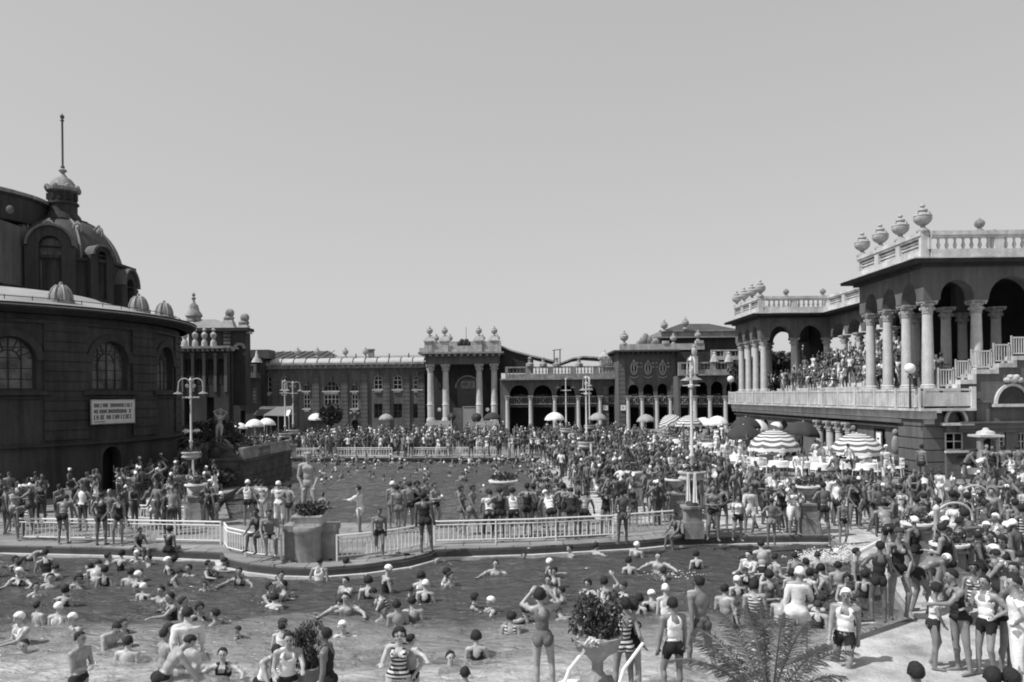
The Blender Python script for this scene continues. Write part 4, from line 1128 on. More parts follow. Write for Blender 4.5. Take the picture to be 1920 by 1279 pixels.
# roof, cornice, parapet
RO = [(XB, YN0), (45, YN0), (45, YF1), (XB, YF1), (XB, YF0), (XR, YF0), (XR, YN1), (XB, YN1)]
def off(d):
    return [(XB - d, YN0 - d), (45, YN0 - d), (45, YF1 + d), (XB - d, YF1 + d), (XB - d, YF0 - d), (XR - d, YF0 - d), (XR - d, YN1 + d), (XB - d, YN1 + d)]
part('cornice', M_wall_dark, tb, lambda b: (b.prism(off(.25), ZK, ZK + .16), b.prism(off(.75), ZK + .161, ZK + .3)), smooth=False)
part('cornice_edge', M_par, tb, lambda b: b.prism(off(.85), ZK + .301, ZK + .36), smooth=False)
z0p = ZK + .361
def run(M, L_, n, solid, skip=0):
    h = ZTOP - z0p
    def f(b):
        b.box(skip, L_, -.12, .3, z0p, z0p + h * .36)
        b.box(skip, L_, -.16, .34, ZTOP - .2, ZTOP); b.box(skip, L_, -.1, .28, ZTOP - .3, ZTOP - .201)
        for i in range(n + 1):
            x = L_ * i / n; b.box(max(skip, x - .22), min(L_, x + .22), -.1, .28, z0p + h * .36, ZTOP - .301)
        for i in range(n):
            a, c = max(skip, L_ * i / n) + .23, L_ * (i + 1) / n - .23
            if solid:
                b.box(a, c, .12, .2, z0p + h * .36, ZTOP - .301)
                for k in range(4): b.box(a, c, .0, .119, z0p + h * .4 + k * .17, z0p + h * .4 + k * .17 + .07)
            else: balusters(b, a, c, .1, z0p + h * .36, ZTOP - .301, .11, .36)
    part('parapet', M_par, tb, f, M, smooth=False)
run(W_NEAR, LN, 3, True); run(W_FAR, LN, 3, True); run(W_REC, LR, 6, True)
run(S_NEAR, 25, 7, False, .35); run(S_FAR, 5.4, 2, False, .35)
part('parapet_return', M_par, tb, lambda b: (b.box(XB, XR, YN1 - .3, YN1 + .1, z0p, ZTOP - .002), b.box(XB + .3, XR, YF1 - .3, YF1 + .1, z0p, ZTOP - .002)), smooth=False)
urns(tb, [(XB + .1, YN0 + .2 + 2.2 * i, ZTOP) for i in range(4)] , 1.36)
urns(tb, [(XB + .1, YF0 + .2 + 2.2 * i, ZTOP) for i in range(4)], 1.36)
urns(tb, [(XR + .1, YF0 - 6.2 - 2.9 * i, ZTOP) for i in range(3)], 1.36)
urns(tb, [(x, YN0 + .1, ZTOP) for x in (22.35, 26.2)] + [(21.7, YF0 + .1, ZTOP), (24.6, YF0 + .1, ZTOP)], .62, BALL, 'finial')
part('roof_hoods', M_roof, tb, lambda b: [b.lathe([(.3, 0), (.3, .4), (.4, .5), (.2, .75), (0, .9)], (x, 42, ZTOP), 8) for x in (25.4, 27.3)])
part('grand_stair', M_par, tb, lambda b: [b.box(XC + .8 + .55 * i, XR + 3, YN1 + .5, YF0 - .2, ZP - .06 + .24 * i, ZP - .06 + .24 * (i + 1) - .002) for i in range(9)], smooth=False)
# stair wall facing the camera
SW = []
for px0, px1, py in ((1733, 1766, 733), (1766, 1799, 728), (1799, 1829, 712), (1829, 1871, 693), (1871, 1905, 681), (1905, 1960, 667), (1960, 2010, 652), (2010, 2900, 640)):
    SW.append((ax(px0, YN0 - .4), ax(px1, YN0 - .4), az(py, YN0 - .4, (px0 + px1) / 2)))
def stairwall(b):
    Yw = YN0 - .4
    ops = []
    big = (ax(1868, Yw), ax(1925, Yw), az(757, Yw, 1890), az(724, Yw, 1890), 0)
    lun = (ax(1774, Yw), ax(1808, Yw), az(792, Yw, 1790), az(769, Yw, 1790), 0)
    win = (lun[0], lun[1], az(845, Yw, 1790), az(811, Yw, 1790), 0)
    w2 = (ax(1868, Yw), ax(1886, Yw), az(845, Yw, 1880), az(811, Yw, 1880), 0)
    w3 = (ax(1909, Yw), ax(1925, Yw), az(845, Yw, 1915), az(811, Yw, 1915), 0)
    zl, zm = 3.38, 3.1
    b.wall(XB + .9, 45, -.1, zm, Yw, Yw + .4, [(lun[0], lun[1], win[2], win[3], 0), w2, w3])
    b.wall(XB + .9, 45, zm + .001, 3.9, Yw, Yw + .4, [(lun[0], lun[1], lun[2], lun[3], (lun[3] - lun[2]))])
    tops = [s for s in SW]
    for i, (a, c, z) in enumerate(tops):
        a = max(a, XB + .9)
        op = []
        b.wall(a, c, 3.901, z - .2, Yw, Yw + .4, [])
    return big, lun, win, w2, w3
hold = {}
part('stair_wall', M_tb, tb, lambda b: hold.update(r=stairwall(b)), smooth=False)
big, lun, win, w2, w3 = hold['r']
Yw = YN0 - .4
part('stair_coping', M_par, tb, lambda b: [(b.box(a + .001, c, Yw - .1, Yw + .9, z - .2, z), b.box(c - .16, c - .002, Yw - .1, Yw + .9, z + .001, SW[i + 1][2] - .2) if i + 1 < len(SW) else None) for i, (a, c, z) in enumerate(SW)], smooth=False)
part('stair_steps', M_tb, tb, lambda b: [b.box(max(a, XB + 1), c, Yw + .41, YN0 + 6.9, ZP - .3, z - .25) for a, c, z in SW], smooth=False)
for k_, (a, c, z) in enumerate(SW[1:7]):
    def sr(b):
        y = Yw + .35
        b.box(a + .05, c - .02, y, y + .05, z + .85, z + .92); b.box(a + .05, c - .02, y, y + .05, z + .1, z + .16)
        b.box(a + .02, a + .08, y, y + .06, z, z + .98); b.box(c - .1, c - .04, y, y + .06, z, z + .98)
        balusters(b, a + .1, c - .1, y + .02, z + .16, z + .85, .018, .11, True)
    part('stair_railing', M_column, tb, sr, smooth=False)
def lunette(o, wd, dark=True):
    a, c, z0, z1 = o[:4]; h = (c - a) / 2; xm = (a + c) / 2
    pts = [(xm + h * math.cos(t), z0 + (z1 - z0) * math.sin(t)) for t in np.linspace(0, PI, 15)]
    p_ = part('lunette_window', M_par, tb, lambda b: (b.archband(a, c, z0, z1 - z0, wd, Yw - .12, Yw - .003, 16), b.box(a - .3, c + .3, Yw - .3, Yw - .004, z0 - .14, z0 - .01)), smooth=False)
    part('pane', M_glass, p_, lambda b: b.add([(x, Yw - .02 if wd > .12 else Yw + .2, z) for x, z in pts], [tuple(range(15))[::-1]]))
lunette(big, .13); lunette(lun, .12)
part('cartouche', M_par, tb, lambda b: [b.ball(((big[0] + big[1]) / 2 + dx, Yw - .15, big[3] + .28 + dz), (r, .15, r * .8), 8, 5) for dx, dz, r in ((-.3, 0, .17), (.3, 0, .17), (0, .05, .25), (-.15, .15, .15), (.15, .15, .15))])
part('string_course', M_tb, tb, lambda b: (b.box(XB + 1.301, 45, Yw - .34, Yw - .005, 3.38, 3.46), b.box(XB + 1.302, 45, Yw - .22, Yw - .006, 3.12, 3.379), b.box(XB + 1.303, 45, Yw - .12, Yw - .007, 2.95, 3.119)), smooth=False)
part('pier', M_tb, tb, lambda b: (b.box(ax(1828, Yw), ax(1852, Yw), Yw - .12, Yw - .004, 3.461, az(755, Yw, 1840)), b.box(ax(1825, Yw), ax(1855, Yw), Yw - .2, Yw - .003, az(755, Yw, 1840), az(751, Yw, 1840)), b.box(ax(1858, Yw), 45, Yw - .16, Yw - .004, az(765, Yw, 1890), az(761, Yw, 1890))), smooth=False)
for o in (win, w2, w3):
    window(tb, None, o[0], o[1], o[2], o[3], 0, Yw + .15, 2, 2, M_par, M_glass, fw=.07)
    part('window_sill', M_par, tb, lambda b: b.box(o[0] - .12, o[1] + .12, Yw - .15, Yw - .004, o[2] - .1, o[2] - .003), smooth=False)
part('dado_band', M_wall_dark, tb, lambda b: b.box(XB + 1.304, 45, Yw - .08, Yw - .004, 1.62, 1.85), smooth=False)
# raised restaurant platform
PLAT = [gz(1225, 818, .75), gz(1262, 838, .75), gz(1320, 862, .75), gz(1375, 880, .75), gz(1425, 896, .75), gz(1480, 903, .75), gz(1560, 909, .75)]
pp = [(p.x, p.y) for p in PLAT] + [(20, PLAT[-1].y - .1), (24.0, PLAT[-1].y - .1), (45, 34.8), (45, 95), (14, 95)]
mb = MB(); mb.prism(pp, 0, .62); struct(mb.build('terrace_base', M_par, None, False))
mb = MB(); mb.prism(pp, .62, .75); struct(mb.build('terrace_pavement', M_pave, None, False))
struct(ribbon('terrace_kerb', [Vector((x, y, 0)) for x, y in pp[:10]], .12, .6, .8, M_par, .003))
kiosk = thing('drinking_kiosk', 'little white pillared kiosk with domed top in front of the stair wall', 'kiosk', (ax(1845, 36.6), 36.6, .75))
kx = kiosk.location.x
part('pillars', M_trim, kiosk, lambda b: (b.box(kx - .42, kx - .28, 36.2, 36.5, .75, 2.75), b.box(kx + .28, kx + .42, 36.2, 36.5, .75, 2.75), b.archband(kx - .28, kx + .28, 2.5, .24, .1, 36.25, 36.5)), smooth=False)
part('roof', M_column, kiosk, lambda b: (b.box(kx - .55, kx + .55, 36.0, 37.0, 2.8, 2.9), b.lathe([(.42, 0), (.36, .14), (.16, .2), (.1, .3), (0, .32)], (kx, 36.5, 2.9), 10)))
part('back_panel', M_wall_dark, kiosk, lambda b: b.box(kx - .28, kx + .28, 36.6, 36.65, .75, 2.8), smooth=False)

# ---------------------------------------------------------------- round bath hall on the left
RRr, DC = 12.5, 58.0
fc = R(22.5) + math.asin(RRr / DC)
CX, CY = -DC * math.sin(fc), DC * math.cos(fc)
AC = math.atan2(-CY, -CX)
def dwarp(x, y, z):
    a = AC + x / RRr; r = RRr - y
    return (CX + r * math.cos(a), CY + r * math.sin(a), z)
dr = thing('round_bath_hall', 'dark round brick bath hall with arched windows and low conical metal roof', 'building', (CX, CY, 0))
def th(d): return RRr * R(d)
dops = []
for d in (-36, -13, 10.5, 34, 57, 80): dops.append((th(d) - 1.15, th(d) + 1.15, 5.45, 8.05, 1.15))
lops = [(th(1) - .8, th(1) + .8, 0, 2.1, .8), (th(34) - .6, th(34) + .6, 0, 2.4, .6)]
part('wall', M_brick, dr, lambda b: (b.wall(th(-60), th(110), 0, 2.66, 0, .6, lops, 1.1), b.wall(th(-60), th(110), 2.661, 9.5, 0, .6, dops, 1.1)), warp=dwarp, smooth=False)
part('inner_wall', M_void, dr, lambda b: b.slab(th(-60), th(110), 1.0, 1.1, 0, 9.5, 1.1), warp=dwarp, smooth=False)
for o in dops[1:5]:
    window(dr, None, o[0], o[1], o[2], o[3], o[4], .3, 4, 5, M_brick, M_glass2, dwarp, .07)
    part('arch_trim', M_wall_dark, dr, lambda b: (b.archband(o[0], o[1], o[3] - o[4], o[4], .35, -.1, -.003, 14)), warp=dwarp, smooth=False)
    part('window_sill', M_wall_dark, dr, lambda b: b.slab(o[0] - .6, o[1] + .6, -.22, -.004, o[2] - .28, o[2] - .08, 1), warp=dwarp, smooth=False)
for d in (-24.7, -1.2, 22.3, 45.7, 69):
    part('rusticated_pier', M_brick, dr, lambda b: [b.slab(th(d) - 1.1, th(d) + 1.1, -.1, -.003, 2.9 + .5 * i, 3.32 + .5 * i, 1.1) for i in range(12)] + [b.slab(th(d) - 1.1, th(d) + 1.1, -.05, -.002, 2.9, 8.7, 1.1)], warp=dwarp, smooth=False)
for d_, za_, zb_ in ((.2, 2.6, 2.72), (.12, 5.0, 5.1), (.15, 8.75, 8.9), (.45, 9.2, 9.5)): part('string_course', M_wall_dark, dr, lambda b: b.slab(th(-60), th(110), -d_, -.0015, za_, zb_, 1), warp=dwarp, smooth=False)
part('roof', mat('standing_seam', .3, .45, .35, .35, .2, 4, stretch=(1, 1, 4)), dr, lambda b: b.lathe([(13.5, 9.5), (13.52, 9.62), (8.3, 10.85), (8.0, 11.0), (0, 12)], (CX, CY, 0), 72))
part('gutter', M_wall_dark, dr, lambda b: b.lathe([(12.9, 9.2), (13.45, 9.42), (13.55, 9.64), (13.4, 9.64)], (CX, CY, 0), 72))
part('snow_rail', M_iron, dr, lambda b: (b.path([(CX + 12.6 * math.cos(a), CY + 12.6 * math.sin(a), 10.0) for a in np.linspace(AC - .6, AC + 1.6, 40)], .02, 4), [b.tube((CX + 12.6 * math.cos(a), CY + 12.6 * math.sin(a), 9.7), (CX + 12.6 * math.cos(a), CY + 12.6 * math.sin(a), 10.05), .02) for a in np.linspace(AC - .6, AC + 1.6, 24)]))
for px_, w_, a_deg in ((138, .68, 22.5), (273, .66, 47), (320, .64, 63)):
    a = AC + R(a_deg); r_ = 12.0
    c_ = (CX + r_ * math.cos(a), CY + r_ * math.sin(a), 9.75)
    part('domed_ventilator', M_roof, dr, lambda b: (b.lathe([(w_ * .95, -.3), (w_ * .95, .25), (w_ * .8, .3), (w_ * .78, .55), (w_ * .6, .85), (w_ * .3, 1.05), (w_ * .14, 1.1), (w_ * .12, 1.2), (0, 1.25)], c_, 12),
        [b.path([(c_[0] + w_ * (.98 if z < .3 else q) * math.cos(t), c_[1] + w_ * (.98 if z < .3 else q) * math.sin(t), c_[2] + z) for z, q in ((0, 1), (.3, .84), (.55, .8), (.85, .62), (1.05, .32))], .05, 4) for t in np.linspace(0, 2 * PI, 9)[:-1]]))
# notice board on the drum
a = AC + R(33.5); rb = RRr + .25
bd = board('large white notice board with lines of bold lettering on the dark round hall', CX + rb * math.cos(a), CY + rb * math.sin(a), 4.27, 2.75, 1.22, [(-.45, .47, .2, .36), (-.45, .46, -.06, .1), (-.45, .46, -.32, -.14), (-.45, -.2, -.44, -.41)], M_sign, rz=a + PI / 2, seed=5)

# ---------------------------------------------------------------- domed hall behind it
YD = 62.0
dx_ = ax(122, YD)
dh = thing('domed_hall', 'dark domed hall with lantern and tall spire rising behind the round bath hall', 'building', (dx_, YD, 0))
def DZ(py): return az(py, YD, 122)
rB = 4.85
part('walls', M_brick, dh, lambda b: b.lathe([(rB, 8), (rB, DZ(505)), (rB + .25, DZ(503)), (rB + .25, DZ(498)), (rB - .3, DZ(497))], (dx_, YD, 0), 8, PI / 8, PI / 8 + 2 * PI), smooth=False)
dome = [(4.2, DZ(520))] + [(4.25 * math.cos(t) ** .85, DZ(520) + (DZ(412) - DZ(520)) * math.sin(t)) for t in np.linspace(.02, 1.3, 12)]
part('dome', M_roof_dark, dh, lambda b: b.lathe(dome, (dx_, YD, 0), 24))
part('dome_rib', M_roof, dh, lambda b: [b.path([(dx_ + (r + .03) * math.cos(t), YD + (r + .03) * math.sin(t), z) for r, z in dome], .085, 5) for t in np.linspace(0, 2 * PI, 9)[:-1]])
def dome_pt(t, k): r, z = dome[k]; return (dx_ + (r + .1) * math.cos(t), YD + (r + .1) * math.sin(t), z)
for t, k in ((-1.35, 8), (-.75, 8), (-.2, 8), (-.35, 4), (-1.0, 4), (-2.0, 8), (-.1, 1), (-.62, 1)):
    c_ = dome_pt(t, k)
    part('dome_ornament', M_trim, dh, lambda b: (b.ball(c_, (.2, .2, .3), 8, 6), b.path([(c_[0] + .33 * math.cos(q), c_[1] - .05, c_[2] + .4 * math.sin(q)) for q in np.linspace(0, 2 * PI, 11)], .07, 5), b.ball((c_[0], c_[1], c_[2] + .45), .13, 6, 4)))
def hoods(ang, w_, zt_):
    M = Matrix.Translation((dx_, YD, 0)) @ Matrix.Rotation(ang + PI / 2, 4, 'Z') @ Matrix.Translation((0, -rB - .2, 0))
    zs = zt_ - w_
    part('gable', M_wall_dark, dh, lambda b: (b.wall(-w_ - .3, w_ + .3, DZ(560) - 1, zs, 0, 1.6, [(-w_ * .55, w_ * .55, zs - 3.2, zs, 0)]),
        b.wall(-w_ * 1.0, w_ * 1.0, zs + .001, zs + .05, 0, 1.6, []), b.archband(-w_ * .55, w_ * .55, zs + .05, w_ * .55, w_ * .55, 0, 1.6, 14)), M, smooth=False)
    part('hood', M_wall, dh, lambda b: b.archband(-w_ * 1.1, w_ * 1.1, zs + .05, w_ * 1.1, .16, -.2, 2.4, 14), M, smooth=False)
    window(dh, M, -w_ * .55, w_ * .55, zs - 3.0, zs + w_ * .55, w_ * .55, .5, 3, 4, M_wall, M_glass2, fw=.1)
ACD = math.atan2(-YD, -dx_)
hoods(ACD - .17, 1.3, DZ(452)); hoods(ACD + .52, .6, DZ(478)); hoods(ACD + 1.12, 1.15, DZ(512)); hoods(ACD - 1.0, 1.3, DZ(452))
zl0 = DZ(408)
part('lantern', M_brick, dh, lambda b: (b.lathe([(1.75, zl0 - .75), (1.85, zl0 - .5), (1.85, zl0 - .35), (1.35, zl0 - .3), (1.2, zl0 + .1), (1.0, zl0 + .35), (1.0, zl0 + .9), (1.12, zl0 + .95), (1.12, zl0 + 1.1), (.98, zl0 + 1.15), (.98, DZ(362))], (dx_, YD, 0), 12)))
part('lantern_opening', M_void, dh, lambda b: [b.box(dx_ + .93 * math.cos(t) - .16, dx_ + .93 * math.cos(t) + .16, YD + .93 * math.sin(t) - .16, YD + .93 * math.sin(t) + .16, zl0 + 1.25, DZ(366)) for t in np.linspace(-PI, 0, 6)], smooth=False)
part('lantern_cap', M_trim, dh, lambda b: (b.lathe([(1.0, DZ(362)), (1.2, DZ(360)), (1.22, DZ(354)), (1.0, DZ(352)), (.85, DZ(345)), (.62, DZ(337)), (.35, DZ(333)), (.2, DZ(328)), (.12, DZ(325)), (.3, DZ(321)), (.3, DZ(319)), (.1, DZ(316)), (.09, DZ(312))], (dx_, YD, 0), 16),
    [b.ball((dx_ + 1.12 * math.cos(t), YD + 1.12 * math.sin(t), DZ(355)), (.22, .22, .28), 7, 5) for t in np.linspace(0, 2 * PI, 9)[:-1]]))
part('spire', M_wall, dh, lambda b: (b.lathe([(.1, DZ(318)), (.16, DZ(313)), (.08, DZ(310)), (.08, DZ(228)), (.16, DZ(226)), (.07, DZ(224)), (.12, DZ(221))], (dx_, YD, 0), 8), b.ball((dx_, YD, DZ(219)), .17, 8, 6), b.tube((dx_, YD, DZ(217)), (dx_, YD, DZ(212)), .04, .02)))
# rotunda at the far left
YR = 60.0; rx = ax(-75, YR)
rt = thing('upper_rotunda', 'dark stepped brick rotunda cut off by the left edge of the view', 'building', (rx, YR, 0))
def RZ(py): return az(py, YR - 2.4, 20)
def rr(px_): return ax(px_, YR) - rx
part('walls', M_brick, rt, lambda b: b.lathe([(rr(60), 8), (rr(60), RZ(440)), (rr(62), RZ(436)), (rr(52), RZ(418))], (rx, YR, 0), 40))
part('roof', M_roof, rt, lambda b: b.lathe([(rr(60), RZ(436)), (rr(56), RZ(420)), (rr(40), RZ(408)), (rr(35), RZ(404))], (rx, YR, 0), 40))
part('cornice_band', M_trim, rt, lambda b: (b.lathe([(rr(61), RZ(440)), (rr(64), RZ(437)), (rr(64), RZ(433)), (rr(61), RZ(431))], (rx, YR, 0), 40), b.lathe([(rr(80), RZ(363)), (rr(82), RZ(360)), (rr(82), RZ(357)), (rr(78), RZ(356))], (rx, YR, 0), 40)))
part('drum', M_wall_dark, rt, lambda b: b.lathe([(rr(74), RZ(412)), (rr(75), RZ(368)), (rr(80), RZ(364)), (rr(81), RZ(358)), (rr(78), RZ(356)), (rr(60), RZ(350)), (0, RZ(344))], (rx, YR, 0), 40))
part('pilaster', M_wall, rt, lambda b: (b.box(ax(53, YR - 2), ax(62, YR - 2), YR - 8.2, YR - 2, RZ(540), RZ(430)), b.ball((ax(57, YR - 6), YR - 8, RZ(428)), (.25, .2, .28), 8, 6)))
Mr = Matrix.Translation((rx, YR, 0)) @ Matrix.Rotation(math.atan2(-YR, -rx) + PI / 2 + .1, 4, 'Z') @ Matrix.Translation((0, -rr(60) - .1, 0))
part('arch_trim', M_wall, rt, lambda b: b.archband(-2.0, 2.0, RZ(500), 2.0, .3, -.1, .2, 14), Mr, smooth=False)
window(rt, Mr, -1.5, 1.5, RZ(540), RZ(500) + 1.5, 1.5, -.05, 3, 4, M_wall, M_glass2, fw=.1)

# ---------------------------------------------------------------- corner pavilion with cupola
Y = 82.0
cp = thing('corner_pavilion', 'shadowed corner pavilion with small cupola, hipped roof and urn figures', 'building', (X_(390), Y, 0))
xa, xb = X_(300), X_(428)
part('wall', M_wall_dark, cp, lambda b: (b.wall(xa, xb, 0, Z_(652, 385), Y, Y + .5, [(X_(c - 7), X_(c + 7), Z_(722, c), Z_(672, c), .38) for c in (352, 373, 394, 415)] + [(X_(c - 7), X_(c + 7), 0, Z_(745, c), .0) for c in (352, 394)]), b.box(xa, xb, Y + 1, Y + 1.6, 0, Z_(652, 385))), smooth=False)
for c in (352, 373, 394, 415): window(cp, None, X_(c - 7), X_(c + 7), Z_(722, c), Z_(672, c), .38, Y + .25, 2, 4, M_wall_dark, M_glass, fw=.07)
for c in (342, 362.5, 383.5, 404.5, 424): part('pilaster', M_wall, cp, lambda b: (b.box(X_(c - 2.5), X_(c + 2.5), Y - .15, Y - .003, Z_(735, c), Z_(666, c)), b.box(X_(c - 3.5), X_(c + 3.5), Y - .2, Y - .002, Z_(666, c), Z_(662, c))), smooth=False)
part('cornice', M_trim, cp, lambda b: (b.box(xa, X_(437), Y - .9, Y + 3, Z_(654, 385), Z_(650, 385)), [b.box(xa + 1.5 + i * .5, xa + 1.7 + i * .5, Y - .6, Y - .003, Z_(659, 385), Z_(654.2, 385)) for i in range(13)]), smooth=False)
for i_, p in enumerate((350, 369, 386.5, 403.5)): part('roof_figure', M_stone, cp, lambda b: (b.lathe([(.34, 0), (.3, .5), (.16, .7), (.2, .8)], (X_(p), Y - .3, Z_(650, p)), 8), b.lathe([(.12, 0), (.3, .25), (.32, .5), (.1, .75), (.22, .95), (.05, 1.15)], (X_(p), Y - .3, Z_(650, p) + .75), 8)))
part('tower_wall', M_wall_dark, cp, lambda b: (b.box(X_(340), X_(449), Y + 2, Y + 3.6, Z_(651, 390) - 6, Z_(618, 400)), b.box(X_(336), X_(455), Y + 1.6, Y + 3.9, Z_(618, 400), Z_(612, 400))), smooth=False)
part('tower_bands', M_wall, cp, lambda b: [b.box(X_(408), X_(421), Y + 1.85, Y + 1.997, Z_(650 - i * 7, 414), Z_(645 - i * 7, 414)) for i in range(5)], smooth=False)
part('arch_trim', M_wall, cp, lambda b: b.archband(X_(432), X_(445), Z_(652, 440), .35, .3, Y + 1.8, Y + 1.998, 10), smooth=False)
part('hip_roof', M_roof, cp, lambda b: b.prism([(X_(336), Y + 1.6), (X_(432), Y + 1.6), (X_(432), Y + 4.4), (X_(336), Y + 4.4)], Z_(612, 400), Z_(594, 380), [(X_(352), Y + 2.8), (X_(385), Y + 2.8), (X_(385), Y + 3.4), (X_(352), Y + 3.4)]), smooth=False)
part('cupola', M_trim, cp, lambda b: b.lathe([(.8, Z_(597, 365)), (.72, Z_(590, 365)), (.9, Z_(587, 365)), (.85, Z_(583, 365)), (.6, Z_(577, 365)), (.5, Z_(570, 365)), (.45, Z_(566, 365)), (.2, Z_(562, 365)), (.12, Z_(556, 365)), (.25, Z_(552, 365)), (.1, Z_(549, 365)), (.2, Z_(545, 365)), (0, Z_(540, 365))], (X_(365, Y + 3.1), Y + 3.1, 0), 12))
for p, pt_ in ((412.5, 576), (441.5, 585)):
    part('pedestal', M_stone, cp, lambda b: b.prism([(X_(p) - .75, Y + 2.2), (X_(p) + .75, Y + 2.2), (X_(p) + .75, Y + 3.4), (X_(p) - .75, Y + 3.4)], Z_(pt_ + 37, p), Z_(pt_ + 20, p), [(X_(p) - .45, Y + 2.4), (X_(p) + .45, Y + 2.4), (X_(p) + .45, Y + 3.2), (X_(p) - .45, Y + 3.2)]))
    part('roof_figure', M_trim, cp, lambda b: (b.ball((X_(p), Y + 2.8, Z_(pt_ + 16, p)), (.6, .45, .35), 8, 6), b.ball((X_(p) + .1, Y + 2.8, Z_(pt_ + 6, p)), (.5, .45, .5), 8, 6)))
# linking block with a balcony
Y = 104.0
lk = thing('linking_block', 'dark recessed block with stone balcony between corner pavilion and long wing', 'building', (X_(450), Y, 0))
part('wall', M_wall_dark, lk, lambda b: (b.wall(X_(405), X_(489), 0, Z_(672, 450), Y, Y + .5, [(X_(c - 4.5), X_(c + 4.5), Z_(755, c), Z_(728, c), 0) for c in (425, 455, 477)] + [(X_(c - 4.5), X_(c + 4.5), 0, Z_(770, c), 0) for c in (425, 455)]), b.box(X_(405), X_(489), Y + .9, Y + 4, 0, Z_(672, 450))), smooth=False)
for c in (425, 455, 477): window(lk, None, X_(c - 4.5), X_(c + 4.5), Z_(755, c), Z_(728, c), 0, Y + .2, 2, 4, M_trim, M_glass, fw=.07)
roof_parapet(lk, Y - 1.0, X_(412), X_(486), Z_(709, 450), Z_(684, 450), 3, M_wall, name='balcony')
part('balcony_floor', M_wall, lk, lambda b: b.box(X_(412), X_(486), Y - .74, Y - .003, Z_(709, 450), Z_(707, 450)), smooth=False)
part('roof', M_roof_dark, lk, lambda b: (b.box(X_(452), X_(500), Y + 1, Y + 4, Z_(672, 450) + .002, Z_(655, 470)), b.box(X_(405), X_(489), Y - .5, Y + 4.3, Z_(672, 450) + .001, Z_(670, 450))), smooth=False)
for p in (447, 483): part('pedestal', M_stone, lk, lambda b: b.lathe([(.75, 0), (.5, .5), (.2, .9), (.1, 1.5), (0, 1.6)], (X_(p), Y - .2, Z_(680, p)), 8))
# ---------------------------------------------------------------- fences
def fence(pts, h, label, group='white metal railings round the pools', gap=.15, post=2.0):
    pts = [Vector((p[0], p[1], 0)) for p in pts]
    o = thing('pool_railing', label, 'railing', tuple(pts[0]), group=group)
    def rail(b):
        for z, r in ((h, .03), (h - .12, .021), (.13, .021)): b.path([p + Vector((0, 0, z)) for p in pts], r, 6)
    part('rail', M_white, o, rail)
    d = 0; segs = []
    for i in range(len(pts) - 1):
        L_ = (pts[i + 1] - pts[i]).length; n = max(1, int(L_ / gap)); segs += [pts[i].lerp(pts[i + 1], k / n) for k in range(n)]
    part('baluster', M_white, o, lambda b: [b.tube(p + Vector((0, 0, .13)), p + Vector((0, 0, h - .12)), .017, .017, 4) for i, p in enumerate(segs)])
    st = max(1, int(post / gap))
    for p in segs[::st] + [pts[-1]]: part('post', M_white, o, lambda b: b.tube(p, p + Vector((0, 0, h + .03)), .03, .03, 6))
    return o
def P_(*pp): return [gz(*p) for p in pp]
fence(P_((34, 1013), (200, 1016), (414, 1021)), .76, 'straight white railing along the promenade left of the statue pedestal')
fence(P_((421, 1024), (427, 1034), (470, 1045), (528, 1051)), .76, 'curved white railing from the corner to the left side of the statue pedestal')
fence(P_((632, 1052), (680, 1047), (740, 1039), (800, 1026)), .76, 'curved white railing leading right from the statue pedestal')
fence(P_((815, 1021), (1000, 1016), (1158, 1008)), .76, 'long white railing that many bathers lean on, right of the pedestal')
fence(P_((1172, 1006), (1225, 1001), (1262, 998)), .76, 'short white railing ending at the lamp stand with towels')
fence(P_((34, 985), (64, 990)), .6, 'very short white railing at the far left of the promenade')
fence(P_((230, 975), (346, 980)), .62, 'white railing along the main pool beside the left lamp post')
fence(P_((1096, 962), (1142, 962)), .6, 'little white railing at the near right corner of the main pool')
fence(P_((556, 858), (640, 857), (735, 857)), .75, 'white railing on the far edge of the main pool, left part', gap=.22)
fence(P_((770, 857), (935, 856)), .75, 'white railing on the far edge of the main pool below the portico', gap=.22)
fence(P_((960, 853), (1038, 852)), .75, 'white railing on the far edge of the main pool, right end', gap=.22)

# ---------------------------------------------------------------- statue pedestal and statues
pc = gz(577, 1058)
pc.y += .55; pc.x = ax(575, pc.y)
ped = thing('statue_pedestal', 'round granite pedestal rising from the pool with a flower trough on top', 'pedestal', (pc.x, pc.y, -.3))
part('drum', M_base, ped, lambda b: b.lathe([(.43, -.5), (.43, -.2), (.39, -.17), (.39, .82), (.44, .88), (.44, 1.0), (.41, 1.05), (0, 1.05)], (pc.x, pc.y, 0), 28))
part('side_block', M_base, ped, lambda b: (b.box(pc.x - .76, pc.x + .06, pc.y + .12, pc.y + .8, -.5, .84), b.box(pc.x - .8, pc.x + .06, pc.y + .08, pc.y + .84, .841, 1.03)), smooth=False)
part('side_block', M_base, ped, lambda b: (b.box(pc.x + .061, pc.x + .76, pc.y + .12, pc.y + .8, -.5, .84), b.box(pc.x + .061, pc.x + .8, pc.y + .08, pc.y + .84, .841, 1.03)), smooth=False)
part('flower_trough', M_stone, ped, lambda b: (b.box(pc.x - .4, pc.x + .42, pc.y - .2, pc.y + .6, 1.051, 1.32), b.box(pc.x - .44, pc.x + .46, pc.y - .25, pc.y + .64, 1.321, 1.37)), smooth=False)
part('plants', M_leaf, ped, lambda b: (leafblob(b, (pc.x + .03, pc.y + .15, 1.52), (.5, .42, .26), 900, .06)))
part('plants', M_leaf2, ped, lambda b: leafblob(b, (pc.x + .03, pc.y + .05, 1.54), (.5, .35, .24), 160, .05))
